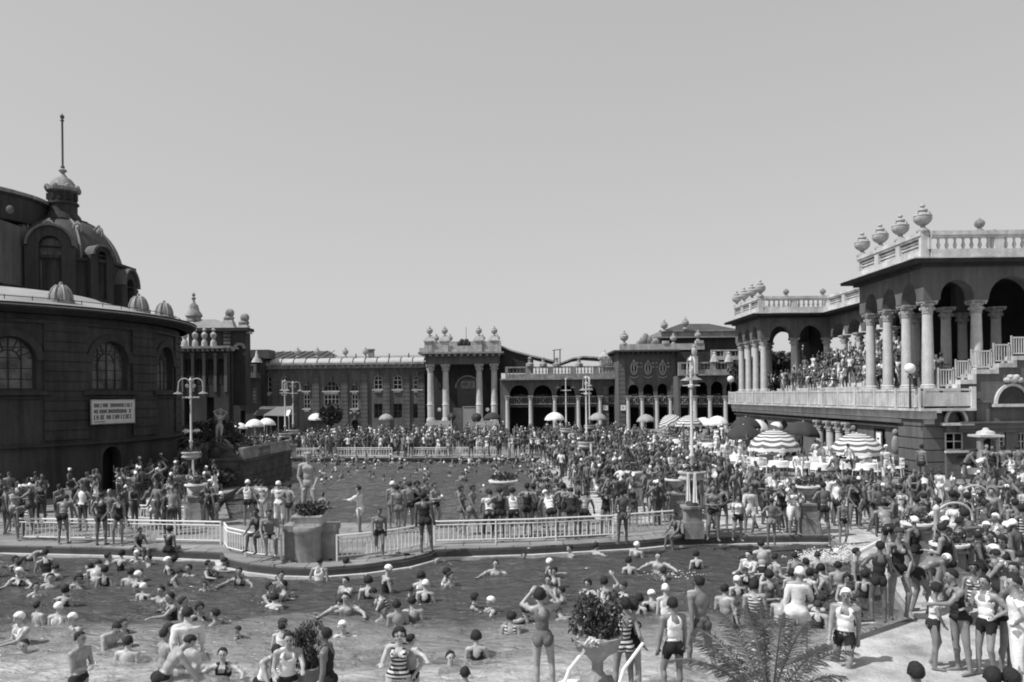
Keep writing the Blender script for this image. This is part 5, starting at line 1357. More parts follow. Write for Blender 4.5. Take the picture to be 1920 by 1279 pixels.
def statue(pose, loc, rz, sc, label, base=None):
    me = POSE[pose].me.copy(); me.materials.clear(); me.materials.append(M_marble)
    o = link_mesh(me, 'statue'); o.location = loc; o.rotation_euler = (0, 0, rz); o.scale = (sc, sc, sc)
    tag(o, label, 'statue')
    hm = garment(POSE[pose], 'hair_short').copy(); hm.materials.clear(); hm.materials.append(M_marble)
    link_mesh(hm, 'hair', o)
    return o
make_pose('statue_m', True, aL=((.22, -.1, -1), (-.35, -.45, -.9)), aR=((.22, .05, -1), (-.4, -.45, -.9)), lL=BENT, head=(-15, 12), voxel=.008, faces=5000)
make_pose('statue_f', False, aL=((.6, -.2, .8), (-.8, 0, .35)), aR=((.5, -.1, .9), (-.85, 0, .3)), lL=((-.05, -.45, -1), (-.1, .35, -1)), side=4, head=(20, -8))
statue('statue_m', (pc.x - .04, pc.y + .25, 1.14), .2, 1.2, 'pale stone statue of a muscular man standing among plants on the round pedestal')
# ---------------------------------------------------------------- dark pool side wall on the left with a nymph
wl = [gz(392, 925, -.3), gz(455, 922, -.3), gz(546, 893, -.3)]
sw_ = thing('pool_side_wall', 'dark stone wall with short balustrade bordering the main pool on the left', 'wall', (wl[1].x, wl[1].y, 0))
M_dst = mat('dark_ashlar', .07, .9, .4, 1.2, .4, 6)
def poolwall(b):
    for (a, c, z1) in ((wl[0], wl[1], 1.45), (wl[1], wl[2], 1.3)):
        d = (c - a).normalized(); n = Vector((-d.y, d.x, 0))
        b.prism([(a.x, a.y), (c.x, c.y), (c.x + n.x * 2.5, c.y + n.y * 2.5), (a.x + n.x * 2.5, a.y + n.y * 2.5)], -.6, z1 - .0)
        b.prism([(a.x - n.x * .1, a.y - n.y * .1), (c.x - n.x * .1, c.y - n.y * .1), (c.x + n.x * .3, c.y + n.y * .3), (a.x + n.x * .3, a.y + n.y * .3)], z1 + .003, z1 + .15)
part('wall', M_dst, sw_, poolwall, smooth=False)
def ashlar(b):
    for (a, c, z1) in ((wl[0], wl[1], 1.45), (wl[1], wl[2], 1.3)):
        d = (c - a).normalized(); n = Vector((d.y, -d.x, 0)); L_ = (c - a).length; z = -.3; k = 0
        while z < z1 - .4:
            x = -.4 * (k % 2)
            while x < L_:
                p = a + d * max(0, x); q = a + d * min(L_, x + .95)
                b.prism([(p.x + n.x * .005, p.y + n.y * .005), (p.x + n.x * .05, p.y + n.y * .05), (q.x + n.x * .05, q.y + n.y * .05), (q.x + n.x * .005, q.y + n.y * .005)][::-1], z, z + .37)
                x += 1.0
            z += .41; k += 1
part('ashlar_brick', M_dst, sw_, ashlar, smooth=False)
bd_ = (wl[2] - wl[1]).normalized()
Mb = FR_(wl[1].x, wl[1].y, bd_.x, bd_.y)
Lb = (wl[2] - wl[1]).length
part('balustrade', M_trim, sw_, lambda b: (b.box(.2, Lb, .02, .3, 2.0, 2.12), balusters(b, Lb * .3, Lb * .55, .15, 1.46, 2.0, .07, .2), b.box(.2, Lb * .3, .05, .25, 1.46, 1.999), b.box(Lb * .55, Lb, .05, .25, 1.46, 1.999)), Mb, smooth=False)
sp_ = at(412, 835, 46.5)
nb = thing('rock_pedestal', 'rough dark rock mound carrying the female statue beside the main pool', 'pedestal', (sp_.x, 46.5, 1.3))
def rocks(b):
    r = random.Random(4)
    for i in range(26):
        t = r.random(); a = r.random() * 6.28; R_ = 1.5 * (1 - t) + .25
        b.ball((sp_.x + R_ * math.cos(a) * r.random(), 46.5 + R_ * math.sin(a) * r.random() * .8, 1.2 + t * (sp_.z - 1.4)), (r.uniform(.35, .7), r.uniform(.35, .6), r.uniform(.25, .5)), 7, 5)
    b.lathe([(.6, 1.2), (.5, sp_.z - .3), (.38, sp_.z)], (sp_.x, 46.5, 0), 9)
part('rocks', M_dst, nb, rocks)
statue('statue_f', (sp_.x, 46.5, sp_.z), .3, 1.18, 'weathered female nude statue with raised arms on the rock mound at left')

# ---------------------------------------------------------------- plants
def frond(b, base, az_, L_, rise, droop, lw, n=26, dens=2, q_=.016):
    pts = []; d = Vector((math.cos(az_), math.sin(az_), 0))
    for i in range(n + 1):
        t = i / n
        pts.append(Vector(base) + d * (L_ * t * (1 - .12 * t)) + Vector((0, 0, rise * L_ * t - droop * L_ * t * t)))
    b.path(pts, [.022 * (1 - .8 * i / n) * max(.6, L_ / 2) for i in range(n + 1)], 4)
    sd = Vector((-d.y, d.x, 0))
    for i in range(2, n):
        t = i / n; w_ = lw * math.sin(PI * min(1, t * .9 + .12)) ** .6
        for k in range(dens):
            p = pts[i].lerp(pts[i + 1], k / dens)
            tg = (pts[i + 1] - pts[i]).normalized()
            for s in (-1, 1):
                w2 = w_ * random.uniform(.6, 1.15); tip = p + sd * s * w2 * .75 + tg * w2 * random.uniform(.3, .8) + Vector((0, 0, -.25 * w_ + random.uniform(-.1, .12) * w_))
                q = tg * q_ * max(1, L_ / 2)
                mid = p.lerp(tip, .5) + Vector((0, 0, .06 * w_))
                b.add([p - q, mid - q, tip, mid + q, p + q], [(0, 1, 3, 4), (1, 2, 3)])
def palm(loc, h, n, L_, label, lw=.35, up=.75, trunk=.14, seed=1, spread=None, mm=None):
    r = random.Random(seed)
    o = thing('palm', label, 'palm', loc)
    x, y, z = loc
    part('trunk', M_bark, o, lambda b: b.lathe([(trunk * 1.4, 0), (trunk, .2), (trunk * 1.05, h * .6), (trunk * 1.2, h)], (x, y, z), 8))
    def crown(b):
        for i in range(n):
            a = (2 * PI * i / n + r.uniform(-.2, .2)) if spread is None else r.uniform(*spread)
            e = r.uniform(.35, 1.25)
            frond(b, (x, y, z + h), a, L_ * r.uniform(.75, 1.05), up * e, up * e * .5 + r.uniform(.25, .5), lw)
    part('crown', mm or M_leaf, o, crown)
    return o
def shrub(loc, rad, n, size, label, mm=None, name='shrub', cat='shrub', seed=1, group=None):
    r = random.Random(seed)
    o = thing(name, label, cat, loc, group=group)
    def f(b):
        for k in range(7):
            c = (loc[0] + r.uniform(-.5, .5) * rad[0], loc[1] + r.uniform(-.5, .5) * rad[1], loc[2] + rad[2] * (1 + r.uniform(-.45, .4)))
            leafblob(b, c, (rad[0] * .55, rad[1] * .55, rad[2] * .5), n // 7, size, r)
    part('foliage', mm or M_leaf, o, f)
    part('stem', M_bark, o, lambda b: [b.path([(loc[0], loc[1], loc[2]), (loc[0] + r.uniform(-.2, .2) * rad[0], loc[1], loc[2] + rad[2] * .6), (loc[0] + r.uniform(-.5, .5) * rad[0], loc[1] + r.uniform(-.3, .3), loc[2] + rad[2] * 1.3)], [.05, .035, .01], 5) for _ in range(5)])
    return o
g1 = gz(300, 905); palm((g1.x, g1.y, 0), .9, 12, 2.6, 'palm with drooping fronds against the right edge of the round hall', seed=3)
g1 = gz(345, 893); palm((g1.x, g1.y, 0), 1.6, 12, 2.6, 'taller palm between the round hall and the left lamp post', seed=8, mm=M_leaf2)
g1 = gz(10, 930); palm((g1.x, g1.y, 0), 1.5, 11, 2.8, 'palm at the far left in front of the round hall', seed=5)
g1 = gz(388, 915); shrub((g1.x, g1.y, 0), (1.6, 1.2, 1.0), 2600, .13, 'dense leafy shrub right beside the left lamp post', seed=2)
g1 = gz(60, 930); shrub((g1.x, g1.y, 0), (1.3, 1, .6), 1500, .12, 'low bush at the foot of the round hall, far left', seed=3)
g1 = gz(402, 927); shrub((g1.x, g1.y - .3, 0), (1.3, .6, .75), 1800, .11, 'leafy bush growing at the foot of the dark pool side wall', seed=41)
g1 = gz(445, 880); shrub((g1.x - .8, 52, 1.25), (2.6, 1.5, .9), 4200, .13, 'ivy and low bushes spilling over the dark pool side wall', seed=4)
g1 = gz(330, 915); shrub((g1.x, g1.y, 0), (1.5, 1, .75), 1800, .12, 'low bush between the two palms near the left lamp post', seed=6, mm=M_leaf2)
palm((ax(384, 45), 45, 1.0), 1.3, 13, 2.3, 'palm just left of the female statue on the dark wall', seed=31)
palm((ax(436, 47.5), 47.5, 1.3), .5, 13, 2.0, 'low spreading palm right of the female statue on the dark wall', seed=32, mm=M_leaf2)
shrub((ax(400, 70), 70, 0), (3.2, 2, 1.9), 2600, .24, 'tall dark shrubbery in front of the corner pavilion', seed=9)
t = thing('round_tree', 'small round clipped tree in front of the large window of the long wing', 'tree', (ax(620, 98), 98, 0))
part('trunk', M_bark, t, lambda b: b.tube((ax(620, 98), 98, 0), (ax(620, 98), 98, 2.2), .12, .08))
part('crown', M_leaf, t, lambda b: leafblob(b, (ax(620, 98), 98, 2.9), (1.5, 1.2, 1.4), 1500, .22, random.Random(1)))
def tree(loc, h, rad, label, seed, mm=None, n=5200, size=.26):
    r = random.Random(seed); o = thing('leafy_tree', label, 'tree', loc)
    x, y, z = loc
    limbs = []
    for k in range(7):
        a = r.random() * 6.28; limbs.append((x + math.cos(a) * rad * .6 * r.random(), y + math.sin(a) * rad * .6, z + h * r.uniform(.55, .95)))
    part('trunk', M_bark, o, lambda b: (b.path([(x, y, z), (x + .1, y, z + h * .3), (x, y, z + h * .6)], [.25, .2, .1], 8), [b.path([(x, y, z + h * .35), ((x + l[0]) / 2 + .1, (y + l[1]) / 2, (z + h * .35 + l[2]) / 2 + .2), l], [.1, .07, .02], 5) for l in limbs]))
    def f(b):
        for l in limbs:
            for q in range(3): leafblob(b, (l[0] + r.uniform(-.4, .4) * rad, l[1] + r.uniform(-.3, .3) * rad, l[2] + r.uniform(-.2, .15) * rad), (rad * r.uniform(.25, .45),) * 2 + (rad * r.uniform(.18, .32),), n // 21, size, r)
    part('crown', mm or M_leaf, o, f)
tree((24.5, 76.5, 0), 9.6, 3.2, 'dark tree seen through the far arches of the terrace building', 3)
tree((29.0, 80, 0), 9.0, 2.8, 'paler tree seen through the rear arches of the terrace building', 5, M_leaf2)
for k_, (x, y, z, r1) in enumerate(((21.8, 40.8, ZP + .1, .8), (22.4, 42.3, 5.6, .9), (21.2, 64.5, ZP - .06, .8))):
    shrub((x, y, z), (r1, r1 * .8, r1 * .7), 700, .11, ['dark potted plant behind the nearest columns of the terrace building', 'taller potted plant on the stair behind the front columns of the terrace building', 'potted plant between the far columns of the terrace building'][k_], seed=20 + k_)
# fronds leaning into the foreground
o = thing('palm', 'large feathery palm reaching up from the bottom of the view', 'palm', (3.05, 9.6, 0))
part('trunk', M_bark, o, lambda b: b.lathe([(.22, 0), (.17, .3), (.19, 1.35)], (3.05, 9.6, 0), 9))
def fg(b):
    r = random.Random(11)
    for a, L_, up, dr_ in ((2.72, 1.65, .95, .62), (2.2, 1.5, 1.1, .5), (.25, 1.6, 1.2, .75), (.8, 1.7, 1.25, .65), (1.35, 1.7, 1.15, .45), (1.8, 1.6, 1.05, .4), (3.3, 1.4, .8, .6), (-.2, 1.5, .7, .5), (.5, 1.3, 1.0, .4), (1.1, 1.4, 1.5, .7), (2.5, 1.25, 1.2, .5), (-1.2, 1.4, .5, .5), (4.2, 1.3, .5, .5), (1.6, 1.3, 1.5, .55), (0.0, 1.2, .9, .5)):
        frond(b, (3.05 + r.uniform(-.05, .05), 9.6, 1.12), a, L_ * .86, up * .95, dr_, .3, 30, 3, .0065)
part('crown', mat('palm_leaf', .04, .5, .5, 6, spec=.5), o, fg)

# ---------------------------------------------------------------- flower bowls and lamp posts
def flower_bowl(px, Y, zr, label, r=.4, n=260, stand=.3, base=0.0, group='white rimmed flower bowls', lily=.25):
    x = ax(px, Y); o = thing('flower_bowl', label, 'planter', (x, Y, base), group=group)
    part('bowl', M_stone, o, lambda b: b.lathe([(.1, zr - .34), (.16, zr - .3), (r * .72, zr - .16), (r * .95, zr - .05), (r * 1.08, zr - .045), (r * 1.08, zr), (r * .9, zr), (0, zr - .05)], (x, Y, 0), 16))
    part('rim', M_white, o, lambda b: b.lathe([(r * 1.09, zr - .05), (r * 1.12, zr - .04), (r * 1.12, zr + .012), (r * .95, zr + .014)], (x, Y, 0), 18))
    part('stand', M_trim, o, lambda b: (b.box(x - stand, x + stand, Y - stand, Y + stand, base, base + .55), b.box(x - stand * .85, x + stand * .85, Y - stand * .85, Y + stand * .85, base + .551, base + 1.0), b.box(x - stand * 1.05, x + stand * 1.05, Y - stand * 1.05, Y + stand * 1.05, base + 1.001, base + 1.07), b.lathe([(.2, 1.071), (.09, 1.2), (.1, zr - .33)], (x, Y, base), 8) if zr > base + 1.45 else None), smooth=False)
    part('plants', M_leaf, o, lambda b: leafblob(b, (x, Y, zr + .12), (r * 1.0, r * .9, .2), n, .06, random.Random(px)))
    part('blossoms', M_flower, o, lambda b: leafblob(b, (x, Y, zr + .16), (r * .9, r * .8, .15), int(n * lily * .3), .03, random.Random(px + 1)))
    return o
def bowl_at(px, py, zr, label, **k):
    uy = unroll(px, py)[1]; Y = (zr - HC) * FPX / uy
    return flower_bowl(px, Y, zr, label, **k)
bowl_at(60, 908, 1.25, 'white rimmed flower bowl at the far left of the promenade')
bowl_at(240, 895, 1.25, 'white rimmed flower bowl in front of the low arch of the round hall')
bowl_at(366, 908, 1.5, 'white rimmed flower bowl on a block just below the left lamp post')
bowl_at(942, 901, 1.7, 'flower bowl standing at the right corner of the main pool', r=.5, n=500)
bowl_at(1266, 898, 1.6, 'flower bowl just left of the lamp stand hung with towels')
bowl_at(1190, 884, 1.5, 'flower bowl in the crowd between the two tallest lamp posts')
bowl_at(1512, 911, 1.65, 'flower bowl on a tall stone block near the right end of the promenade')
bowl_at(1718, 980, 1.25, 'flower bowl in the crowd left of the shower arches')
bowl_at(1777, 1019, 1.2, 'flower bowl in the crowd beneath the shower arches')
def lamp_post(px, Y, ztop, label, rot=0.0, zb=1.9, towels=(), dark=False, stand=.32):
    x = ax(px, Y); o = thing('lamp_post', label, 'street lamp', (x, Y, 0), rot, 'white lamp posts with scrolled arms')
    M = wm(o)
    part('base_block', M_base if stand < .33 else M_stone, o, lambda b: (b.box(-stand, stand, -stand, stand, 0, .55), b.box(-stand * .85, stand * .85, -stand * .85, stand * .85, .551, 1.0), b.box(-stand * 1.1, stand * 1.1, -stand * 1.1, stand * 1.1, 1.001, 1.08)), M, smooth=False)
    part('stem', M_dst, o, lambda b: b.lathe([(.2, 1.081), (.12, 1.25), (.12, zb - .2), (.3, zb)], (0, 0, 0), 10), M)
    part('basket', M_stone, o, lambda b: (b.lathe([(.3, zb), (.42, zb + .12), (.42, zb + .3), (.36, zb + .3), (0, zb + .2)], (0, 0, 0), 16), b.lathe([(.45, zb + .08), (.47, zb + .1), (.47, zb + .14), (.45, zb + .15)], (0, 0, 0), 18), b.lathe([(.45, zb + .28), (.48, zb + .3), (.48, zb + .35), (.45, zb + .36)], (0, 0, 0), 18)), M)
    part('plants', M_leaf, o, lambda b: leafblob(b, (0, 0, zb + .42), (.42, .4, .2), 240, .06, random.Random(px)), M)
    zs = zb + .3
    part('pole', M_lamp, o, lambda b: b.lathe([(.07, zs), (.062, zs + .5), (.1, zs + .55), (.1, zs + .62), (.055, zs + .68), (.045, ztop - 1.0), (.1, ztop - .98), (.1, ztop - .9), (.05, ztop - .88), (.045, ztop - .1), (.09, ztop - .06), (.06, ztop), (0, ztop + .12)], (0, 0, 0), 10), M)
    part('crossbar', M_lamp, o, lambda b: (b.tube((-.38, 0, ztop - .92), (.38, 0, ztop - .92), .025), b.tube((0, -.3, ztop - .92), (0, .3, ztop - .92), .02), [b.ball((d, 0, ztop - .92), .05, 6, 4) for d in (-.38, -.2, .2, .38)]), M)
    for s in (-1, 1):
        def arm(b):
            b.path([(s * .02, 0, ztop - .75)] + [(s * (.3 - .28 * math.cos(t)), 0, ztop - .24 + .27 * math.sin(t)) for t in np.linspace(.0, PI * 1.05, 12)] + [(s * .6, 0, ztop - .5)], .024, 6)
            b.path([(s * (.16 + .09 * math.cos(t) * (1 - t / 14)), 0, ztop - .35 + .1 * math.sin(t) * (1 - t / 14)) for t in np.linspace(0, 9, 16)], .016, 5)
        a_ = part('arm', M_iron if dark else M_lamp, o, arm, M)
        part('shade', M_iron if dark else M_trim, a_, lambda b: (b.lathe([(.24, -.1), (.2, -.06), (.07, 0), (.04, .06), (.05, .12), (0, .16)], (s * .6, 0, ztop - .64), 12), b.ball((s * .6, 0, ztop - .76), .06, 8, 6)), M)
    return o
lamp_post(357.5, 40, 5.9, 'white scroll armed lamp post in front of the round hall, left of the female statue', .15)
lamp_post(534, 60, 6.2, 'thin white lamp post before the long wing, left one of a close pair', PI / 2)
lamp_post(549, 66, 6.2, 'thin white lamp post before the long wing, right one of a close pair', .2)
lamp_post(1061, 64, 6.2, 'lamp post with dark curled arms in front of the arcade wing', .0, dark=True)
lamp_post(1099, 45, 5.9, 'white lamp post with edge-on arms rising from the densest crowd', PI / 2 + .2)
lamp_post(1105, 70, 6.4, 'thin white lamp post just right of the one in the densest crowd', PI / 2)
lamp_post(1296, 27.3, 6.1, 'tallest white lamp post, on a stone stand hung with white towels', PI / 2)
for (px, Y, z0, z1, lab) in ((1288, 26.85, 1.3, 2.25, 'white towel hanging on the left of the tallest lamp stand'), (1301, 26.8, 1.25, 2.25, 'white towel hanging in the middle of the tallest lamp stand'), (1315, 27.0, 1.1, 2.25, 'greyish towel hanging on the right of the tallest lamp stand'), (1107, 44.4, 1.0, 2.2, 'long white towel hung below the basket of the crowded lamp post'), (360, 39.5, .8, 1.9, 'pale towel hanging below the left lamp post')):
    x = ax(px, Y); r = random.Random(px); n = 9
    pts = [(x - .055 + .11 * i / n + .0, Y + .02 * math.sin(i * 1.3 + px)) for i in range(n + 1)]
    b = MB()
    vs = [(x + (p[0] - x) * k, p[1] + dy, z) for z, k in ((z1, .7), ((z0 + z1) / 2, 1.1), (z0, 1.5)) for dy in (0, .02) for p in pts]
    m_ = n + 1; fs = []
    for row in range(2):
        for s in range(2):
            for i in range(n):
                a0 = row * 2 * m_ + s * m_ + i; fs.append((a0, a0 + 1, a0 + 2 * m_ + 1, a0 + 2 * m_))
    b.add(vs, fs)
    tag(b.build('towel', M_cloth_g if 'grey' in lab else M_cloth_w), lab, 'towel')
# big bowl with a bush in the shallow end, and its railing
def shallow_bowl(px, Y, label, lit, seed, rb=.75, dz=0.0, kk=.66):
    x = ax(px, Y); o = thing('flower_bowl', label, 'planter', (x, Y, -.42 + dz))
    M0 = Matrix.Translation((x * (1 - kk), Y * (1 - kk), dz)) @ Matrix.Diagonal((kk, kk, 1, 1))
    def part(n_, m_, o_, f_, smooth=True):
        b = MB(M0); f_(b); return b.build(n_, m_, o_, smooth)
    part('pillar', M_base, o, lambda b: (b.box(x - .4, x + .4, Y - .35, Y + .35, -.5, .3), b.lathe([(.3, .301), (.14, .45), (.14, .6), (.4, .8)], (x, Y, 0), 12)), smooth=False)
    part('bowl', M_base, o, lambda b: b.lathe([(.3, .72), (.5, .8), (.6, .98), (.64, 1.0), (.64, 1.04), (.5, 1.04), (0, .98)], (x, Y, 0), 18))
    part('foliage', M_leaf, o, lambda b: [leafblob(b, (x + math.cos(a) * .36, Y + math.sin(a) * .2, 1.32 + .22 * math.sin(a * 3 + seed)), (.36, .35, .3 + .12 * math.cos(a * 2)), 330, .055, random.Random(seed)) for a in range(6)])
    part('leaves', M_leaf2, o, lambda b: leafblob(b, (x, Y - .1, 1.4), (rb * .8, .4, .5), 260, .055, random.Random(seed + 1)))
    part('blossoms', M_flower, o, lambda b: leafblob(b, (x, Y - .15, 1.35), (rb * .8, .4, .5), lit, .03, random.Random(seed + 2)))
shallow_bowl(1115, 12.9, 'big bush in a stone bowl standing in the shallow water near the bottom', 50, 3)
shallow_bowl(571, 14.2, 'dark bush in a bowl behind the men at the bottom left of centre', 10, 8, .5, -.9, .42)
x0 = ax(1048, 12.6); o = thing('pool_ladder', 'white tubular handrail and steps at the bottom beside the big bush', 'ladder', (x0, 12.4, -.42))
for d in (0, .85):
    part('handrail', M_white, o, lambda b: b.path([(x0 + d, 12.2, -.45), (x0 + d, 12.25, .45), (x0 + d + .1, 12.45, .62), (x0 + d + .45, 12.7, .95)], .028, 7))
part('step', M_white, o, lambda b: b.box(x0 + .25, x0 + 1.0, 12.3, 12.6, .3, .36), smooth=False)
part('step', M_white, o, lambda b: b.box(x0 + .2, x0 + .95, 12.05, 12.35, -.1, -.04), smooth=False)
part('cloth', mat('crumpled_towel', .5, .9, .3, 6), o, lambda b: leafblob(b, (x0 + .42, 12.55, 1.03), (.28, .14, .07), 90, .05, random.Random(2)))

# ---------------------------------------------------------------- parasols
M_umb = {'w': mat('canvas_white', .72, .9, .08, 3), 'd': mat('canvas_dark', .045, .9, .15, 3), 'g': mat('canvas_grey', .3, .9, .15, 3),
         's': mat('canvas_striped', .62, .9, .06, 3, stripes=('r', 5.8, .12, .5))}
UMB = {}
def umbrella(px, py, w_px, kind, label, Y=None, tilt=(0, 0), dia=2.5, base=0.0, foot=True):
    Y = Y or dia * 1500 / w_px
    top = at(px, py, Y)
    sc = w_px / 1500 * Y / 2.5
    if kind not in UMB:
        c = MB(); n = 8; prof = [(0, 0), (.3, -.03), (.62, -.16), (.92, -.38), (1.14, -.64), (1.25, -.86)]
        vs = []; fs = []
        for side, dz in ((0, 0), (1, -.012)):
            for j, (r, z) in enumerate(prof):
                for i in range(32):
                    a = 2 * PI * i / 32; k = abs(math.sin(a * 4)); sag = 1 - .06 * k * (r / 1.25)
                    vs.append((r * sag * math.cos(a), r * sag * math.sin(a), z + dz + (.05 * k if j == 5 else 0)))
            o_ = side * len(prof) * 32
            for j in range(len(prof) - 1):
                for i in range(32): fs.append((o_ + j * 32 + i, o_ + j * 32 + (i + 1) % 32, o_ + (j + 1) * 32 + (i + 1) % 32, o_ + (j + 1) * 32 + i))
        o_ = 5 * 32
        for i in range(32): fs.append((o_ + i, o_ + (i + 1) % 32, o_ + 192 + (i + 1) % 32, o_ + 192 + i))
        c.add(vs, fs)
        v = MB()
        vs = []; 
        for z in (0, -.13):
            for i in range(64):
                a = 2 * PI * i / 64; k = abs(math.sin(a * 4)); r = 1.252 * (1 - .06 * k)
                vs.append((r * math.cos(a), r * math.sin(a), -.86 + .05 * k + z - (.04 * abs(math.sin(a * 16)) if z else 0)))
        v.add(vs, [(i, (i + 1) % 64, 64 + (i + 1) % 64, 64 + i) for i in range(64)])
        p = MB()
        for i in range(8): a = PI / 4 * i; p.path([(0, 0, -.06), (.62 * math.cos(a), .62 * math.sin(a), -.2), (1.22 * math.cos(a), 1.22 * math.sin(a), -.85)], .012, 4)
        UMB[kind] = (mesh_only(c, 'canopy', M_umb[kind], 60), mesh_only(v, 'valance', M_umb['w' if kind == 's' else kind]), mesh_only(p, 'rib', M_iron))
    o = thing('parasol', label, 'parasol', tuple(top), 0, 'parasols round the pools')
    o.rotation_euler = (tilt[0], tilt[1], 0); o.scale = (sc, sc, sc)
    cv = link_mesh(UMB[kind][0], 'canopy', o); link_mesh(UMB[kind][1], 'valance', cv); link_mesh(UMB[kind][2], 'rib', cv)
    part('pole', M_white, o, lambda b: (b.tube((top.x, Y, base), (top.x, Y, top.z - .05), .03, .022, 6), b.ball(tuple(top), .045, 6, 4)))
    part('foot', M_base, o, lambda b: b.lathe([(.28, 0), (.28, .06), (.06, .12)], (top.x, Y, base), 10))
    return o
umbrella(450, 793, 28, 'w', 'white parasol by the statue rock, leftmost of the three on the left terrace', 80)
umbrella(477, 786, 36, 'w', 'white parasol, middle one of the three on the left terrace', 76, base=0)
umbrella(500, 784, 34, 'w', 'white parasol, rightmost of the three on the left terrace', 78)
umbrella(594, 774, 35, 'w', 'white parasol standing in front of the long wing')
umbrella(724, 776, 28, 'g', 'dull grey parasol in front of the right part of the long wing', 96)
umbrella(846, 780, 17, 'd', 'black umbrella tipped toward us left of the pale portico door', 92, (R(70), 0))
umbrella(893, 780, 20, 'd', 'black umbrella tipped toward us right of the pale portico door', 92, (R(62), 0))
umbrella(923, 773, 34, 'd', 'wide dark parasol at the right foot of the portico', 92)
umbrella(1040, 773, 38, 'w', 'bright white parasol in front of the first arcade columns', 88)
umbrella(1121, 774, 34, 'g', 'light grey parasol below the fourth arcade arch', 88)
umbrella(1211, 777, 35, 'g', 'light grey parasol in front of the three arch pavilion', 86)
umbrella(1248, 780, 46, 's', 'striped parasol tilted left in front of the pavilion corner', 77, (0, R(-28)), base=.75)
umbrella(1292, 779, 52, 's', 'striped parasol directly behind the tallest lamp post', 70, base=.75)
umbrella(1345, 780, 44, 'w', 'white parasol between the tallest lamp post and the terrace building', 72, base=.75)
umbrella(1398, 781, 58, 'd', 'dark parasol half hidden behind another dark one near the notice', 58, base=.75)
umbrella(1394, 796, 70, 'd', 'large dark parasol in front of its dark twin', 51, base=.75)
umbrella(1426, 788, 52, 'w', 'white parasol tilted right between the dark parasols', 62, (0, R(20)), base=.75)
umbrella(1451, 806, 99, 's', 'large striped parasol, left one of the nearest two', 43, base=.75)
umbrella(1506, 790, 70, 'd', 'dark grey parasol in front of the lower terrace columns', 50, (0, R(8)), base=.75)
umbrella(1606, 812, 104, 's', 'large striped parasol close to the building corner, right one of the nearest two', 40, base=.75)
umbrella(1322, 783, 40, 'w', 'pale parasol just right of the striped one behind the tallest lamp post', 75, (0, R(10)), base=.75)
umbrella(1272, 783, 38, 'g', 'grey parasol between the two farther striped parasols', 80, base=.75)
umbrella(372, 805, 22, 'w', 'small white parasol among shrubs just right of the left lamp post', 62, (0, R(18)))
umbrella(347, 805, 20, 'w', 'small white parasol among shrubs just left of the left lamp post', 62, (0, R(-15)))
umbrella(1461, 792, 26, 'w', 'small white parasol before the lower arches of the terrace building', 58, (0, R(25)), base=.75, dia=1.2)
# terrace globe lamps
for px, py, Y, zb_, lab in ((1706, 691, 37.6, ZT, 'large white globe lamp on the terrace railing by the nearest columns'), (1370, 711, 70, ZT, 'white globe lamp at the far corner of the terrace railing')):
    p = at(px, py, Y); o = thing('globe_lamp', lab, 'lamp', (p.x, Y, zb_))
    part('globe', M_white, o, lambda b: b.ball(tuple(p), .25 if px > 1500 else .3, 14, 10))
    part('post', M_iron, o, lambda b: (b.tube((p.x, Y, zb_), (p.x, Y, p.z - .28), .06, .04, 8), b.lathe([(.14, 0), (.1, .1), (.05, .2)], (p.x, Y, p.z - .45), 8)))
board('white notice on the end wall of the terrace building behind the dark parasols', ax(1379, 72.2), 69.4, az(773, 70, 1379), 1.0, .75, [(-.35, .35, .1, .25), (-.35, .3, -.2, -.05)], M_sign_w)
board('small white poster on the lower terrace wall beside the doorway', XB - .26, 42.2, 2.3, .5, .9, [(-.3, .3, .1, .2), (-.3, .3, -.2, -.1)], M_sign_w, rz=-PI / 2)

# ---------------------------------------------------------------- cafe tables and chairs
TB = thing('cafe_table', 'x', 'table', (15, 60, .75))
part('tabletop', M_white, TB, lambda b: b.lathe([(.45, .7), (.47, .72), (.47, .75), (0, .755)], (15, 60, .75), 16))
part('tablecloth', M_cloth_w, TB, lambda b: b.lathe([(.48, .76), (.49, .7), (.5, .5), (.52, .48), (.475, .68)], (15, 60, .75), 16))
part('pedestal', M_white, TB, lambda b: b.lathe([(.26, 0), (.24, .04), (.05, .1), (.04, .7)], (15, 60, .75), 8))
seal(TB)
CH = thing('cafe_chair', 'x', 'chair', (16, 60, .75))
def chair_parts():
    x, y, z = 16, 60, .75
    part('seat', M_white, CH, lambda b: b.box(x - .2, x + .2, y - .2, y + .2, z + .43, z + .47), smooth=False)
    part('backrest', M_white, CH, lambda b: (b.box(x - .2, x + .2, y + .19, y + .22, z + .78, z + .88), b.box(x - .2, x + .2, y + .19, y + .22, z + .58, z + .63), [b.box(x + d - .015, x + d + .015, y + .185, y + .215, z + .471, z + .9) for d in (-.19, 0, .19)]), smooth=False)
    for sx in (-1, 1):
        for sy in (-1, 1): part('leg', M_white, CH, lambda b: b.tube((x + sx * .17, y + sy * .17, z + .43), (x + sx * .2, y + sy * .21, z), .018, .015, 5))
chair_parts(); seal(CH)
TABLES = []; CHAIRS = []
tspots = [(1345, 872), (1385, 880), (1420, 886), (1460, 893), (1500, 895), (1540, 899), (1580, 897), (1625, 899), (1655, 893), (1300, 858), (1270, 843), (1530, 885), (1490, 882), (1570, 884), (1440, 878), (1610, 884), (1330, 852)]
r = random.Random(5)
for i, (px, py) in enumerate(tspots):
    p = gz(px, py, .75)
    o = TB if i == 0 else copy_tree(TB)
    o.location = (p.x, p.y, .75); TABLES.append(o)
    for k in range(r.choice((1, 2, 2, 3))):
        a = r.random() * 6.28
        c = CH if not CHAIRS else copy_tree(CH)
        c.location = (p.x + .75 * math.cos(a), p.y + .75 * math.sin(a), .75); c.rotation_euler = (0, 0, a - PI / 2); CHAIRS.append(c)
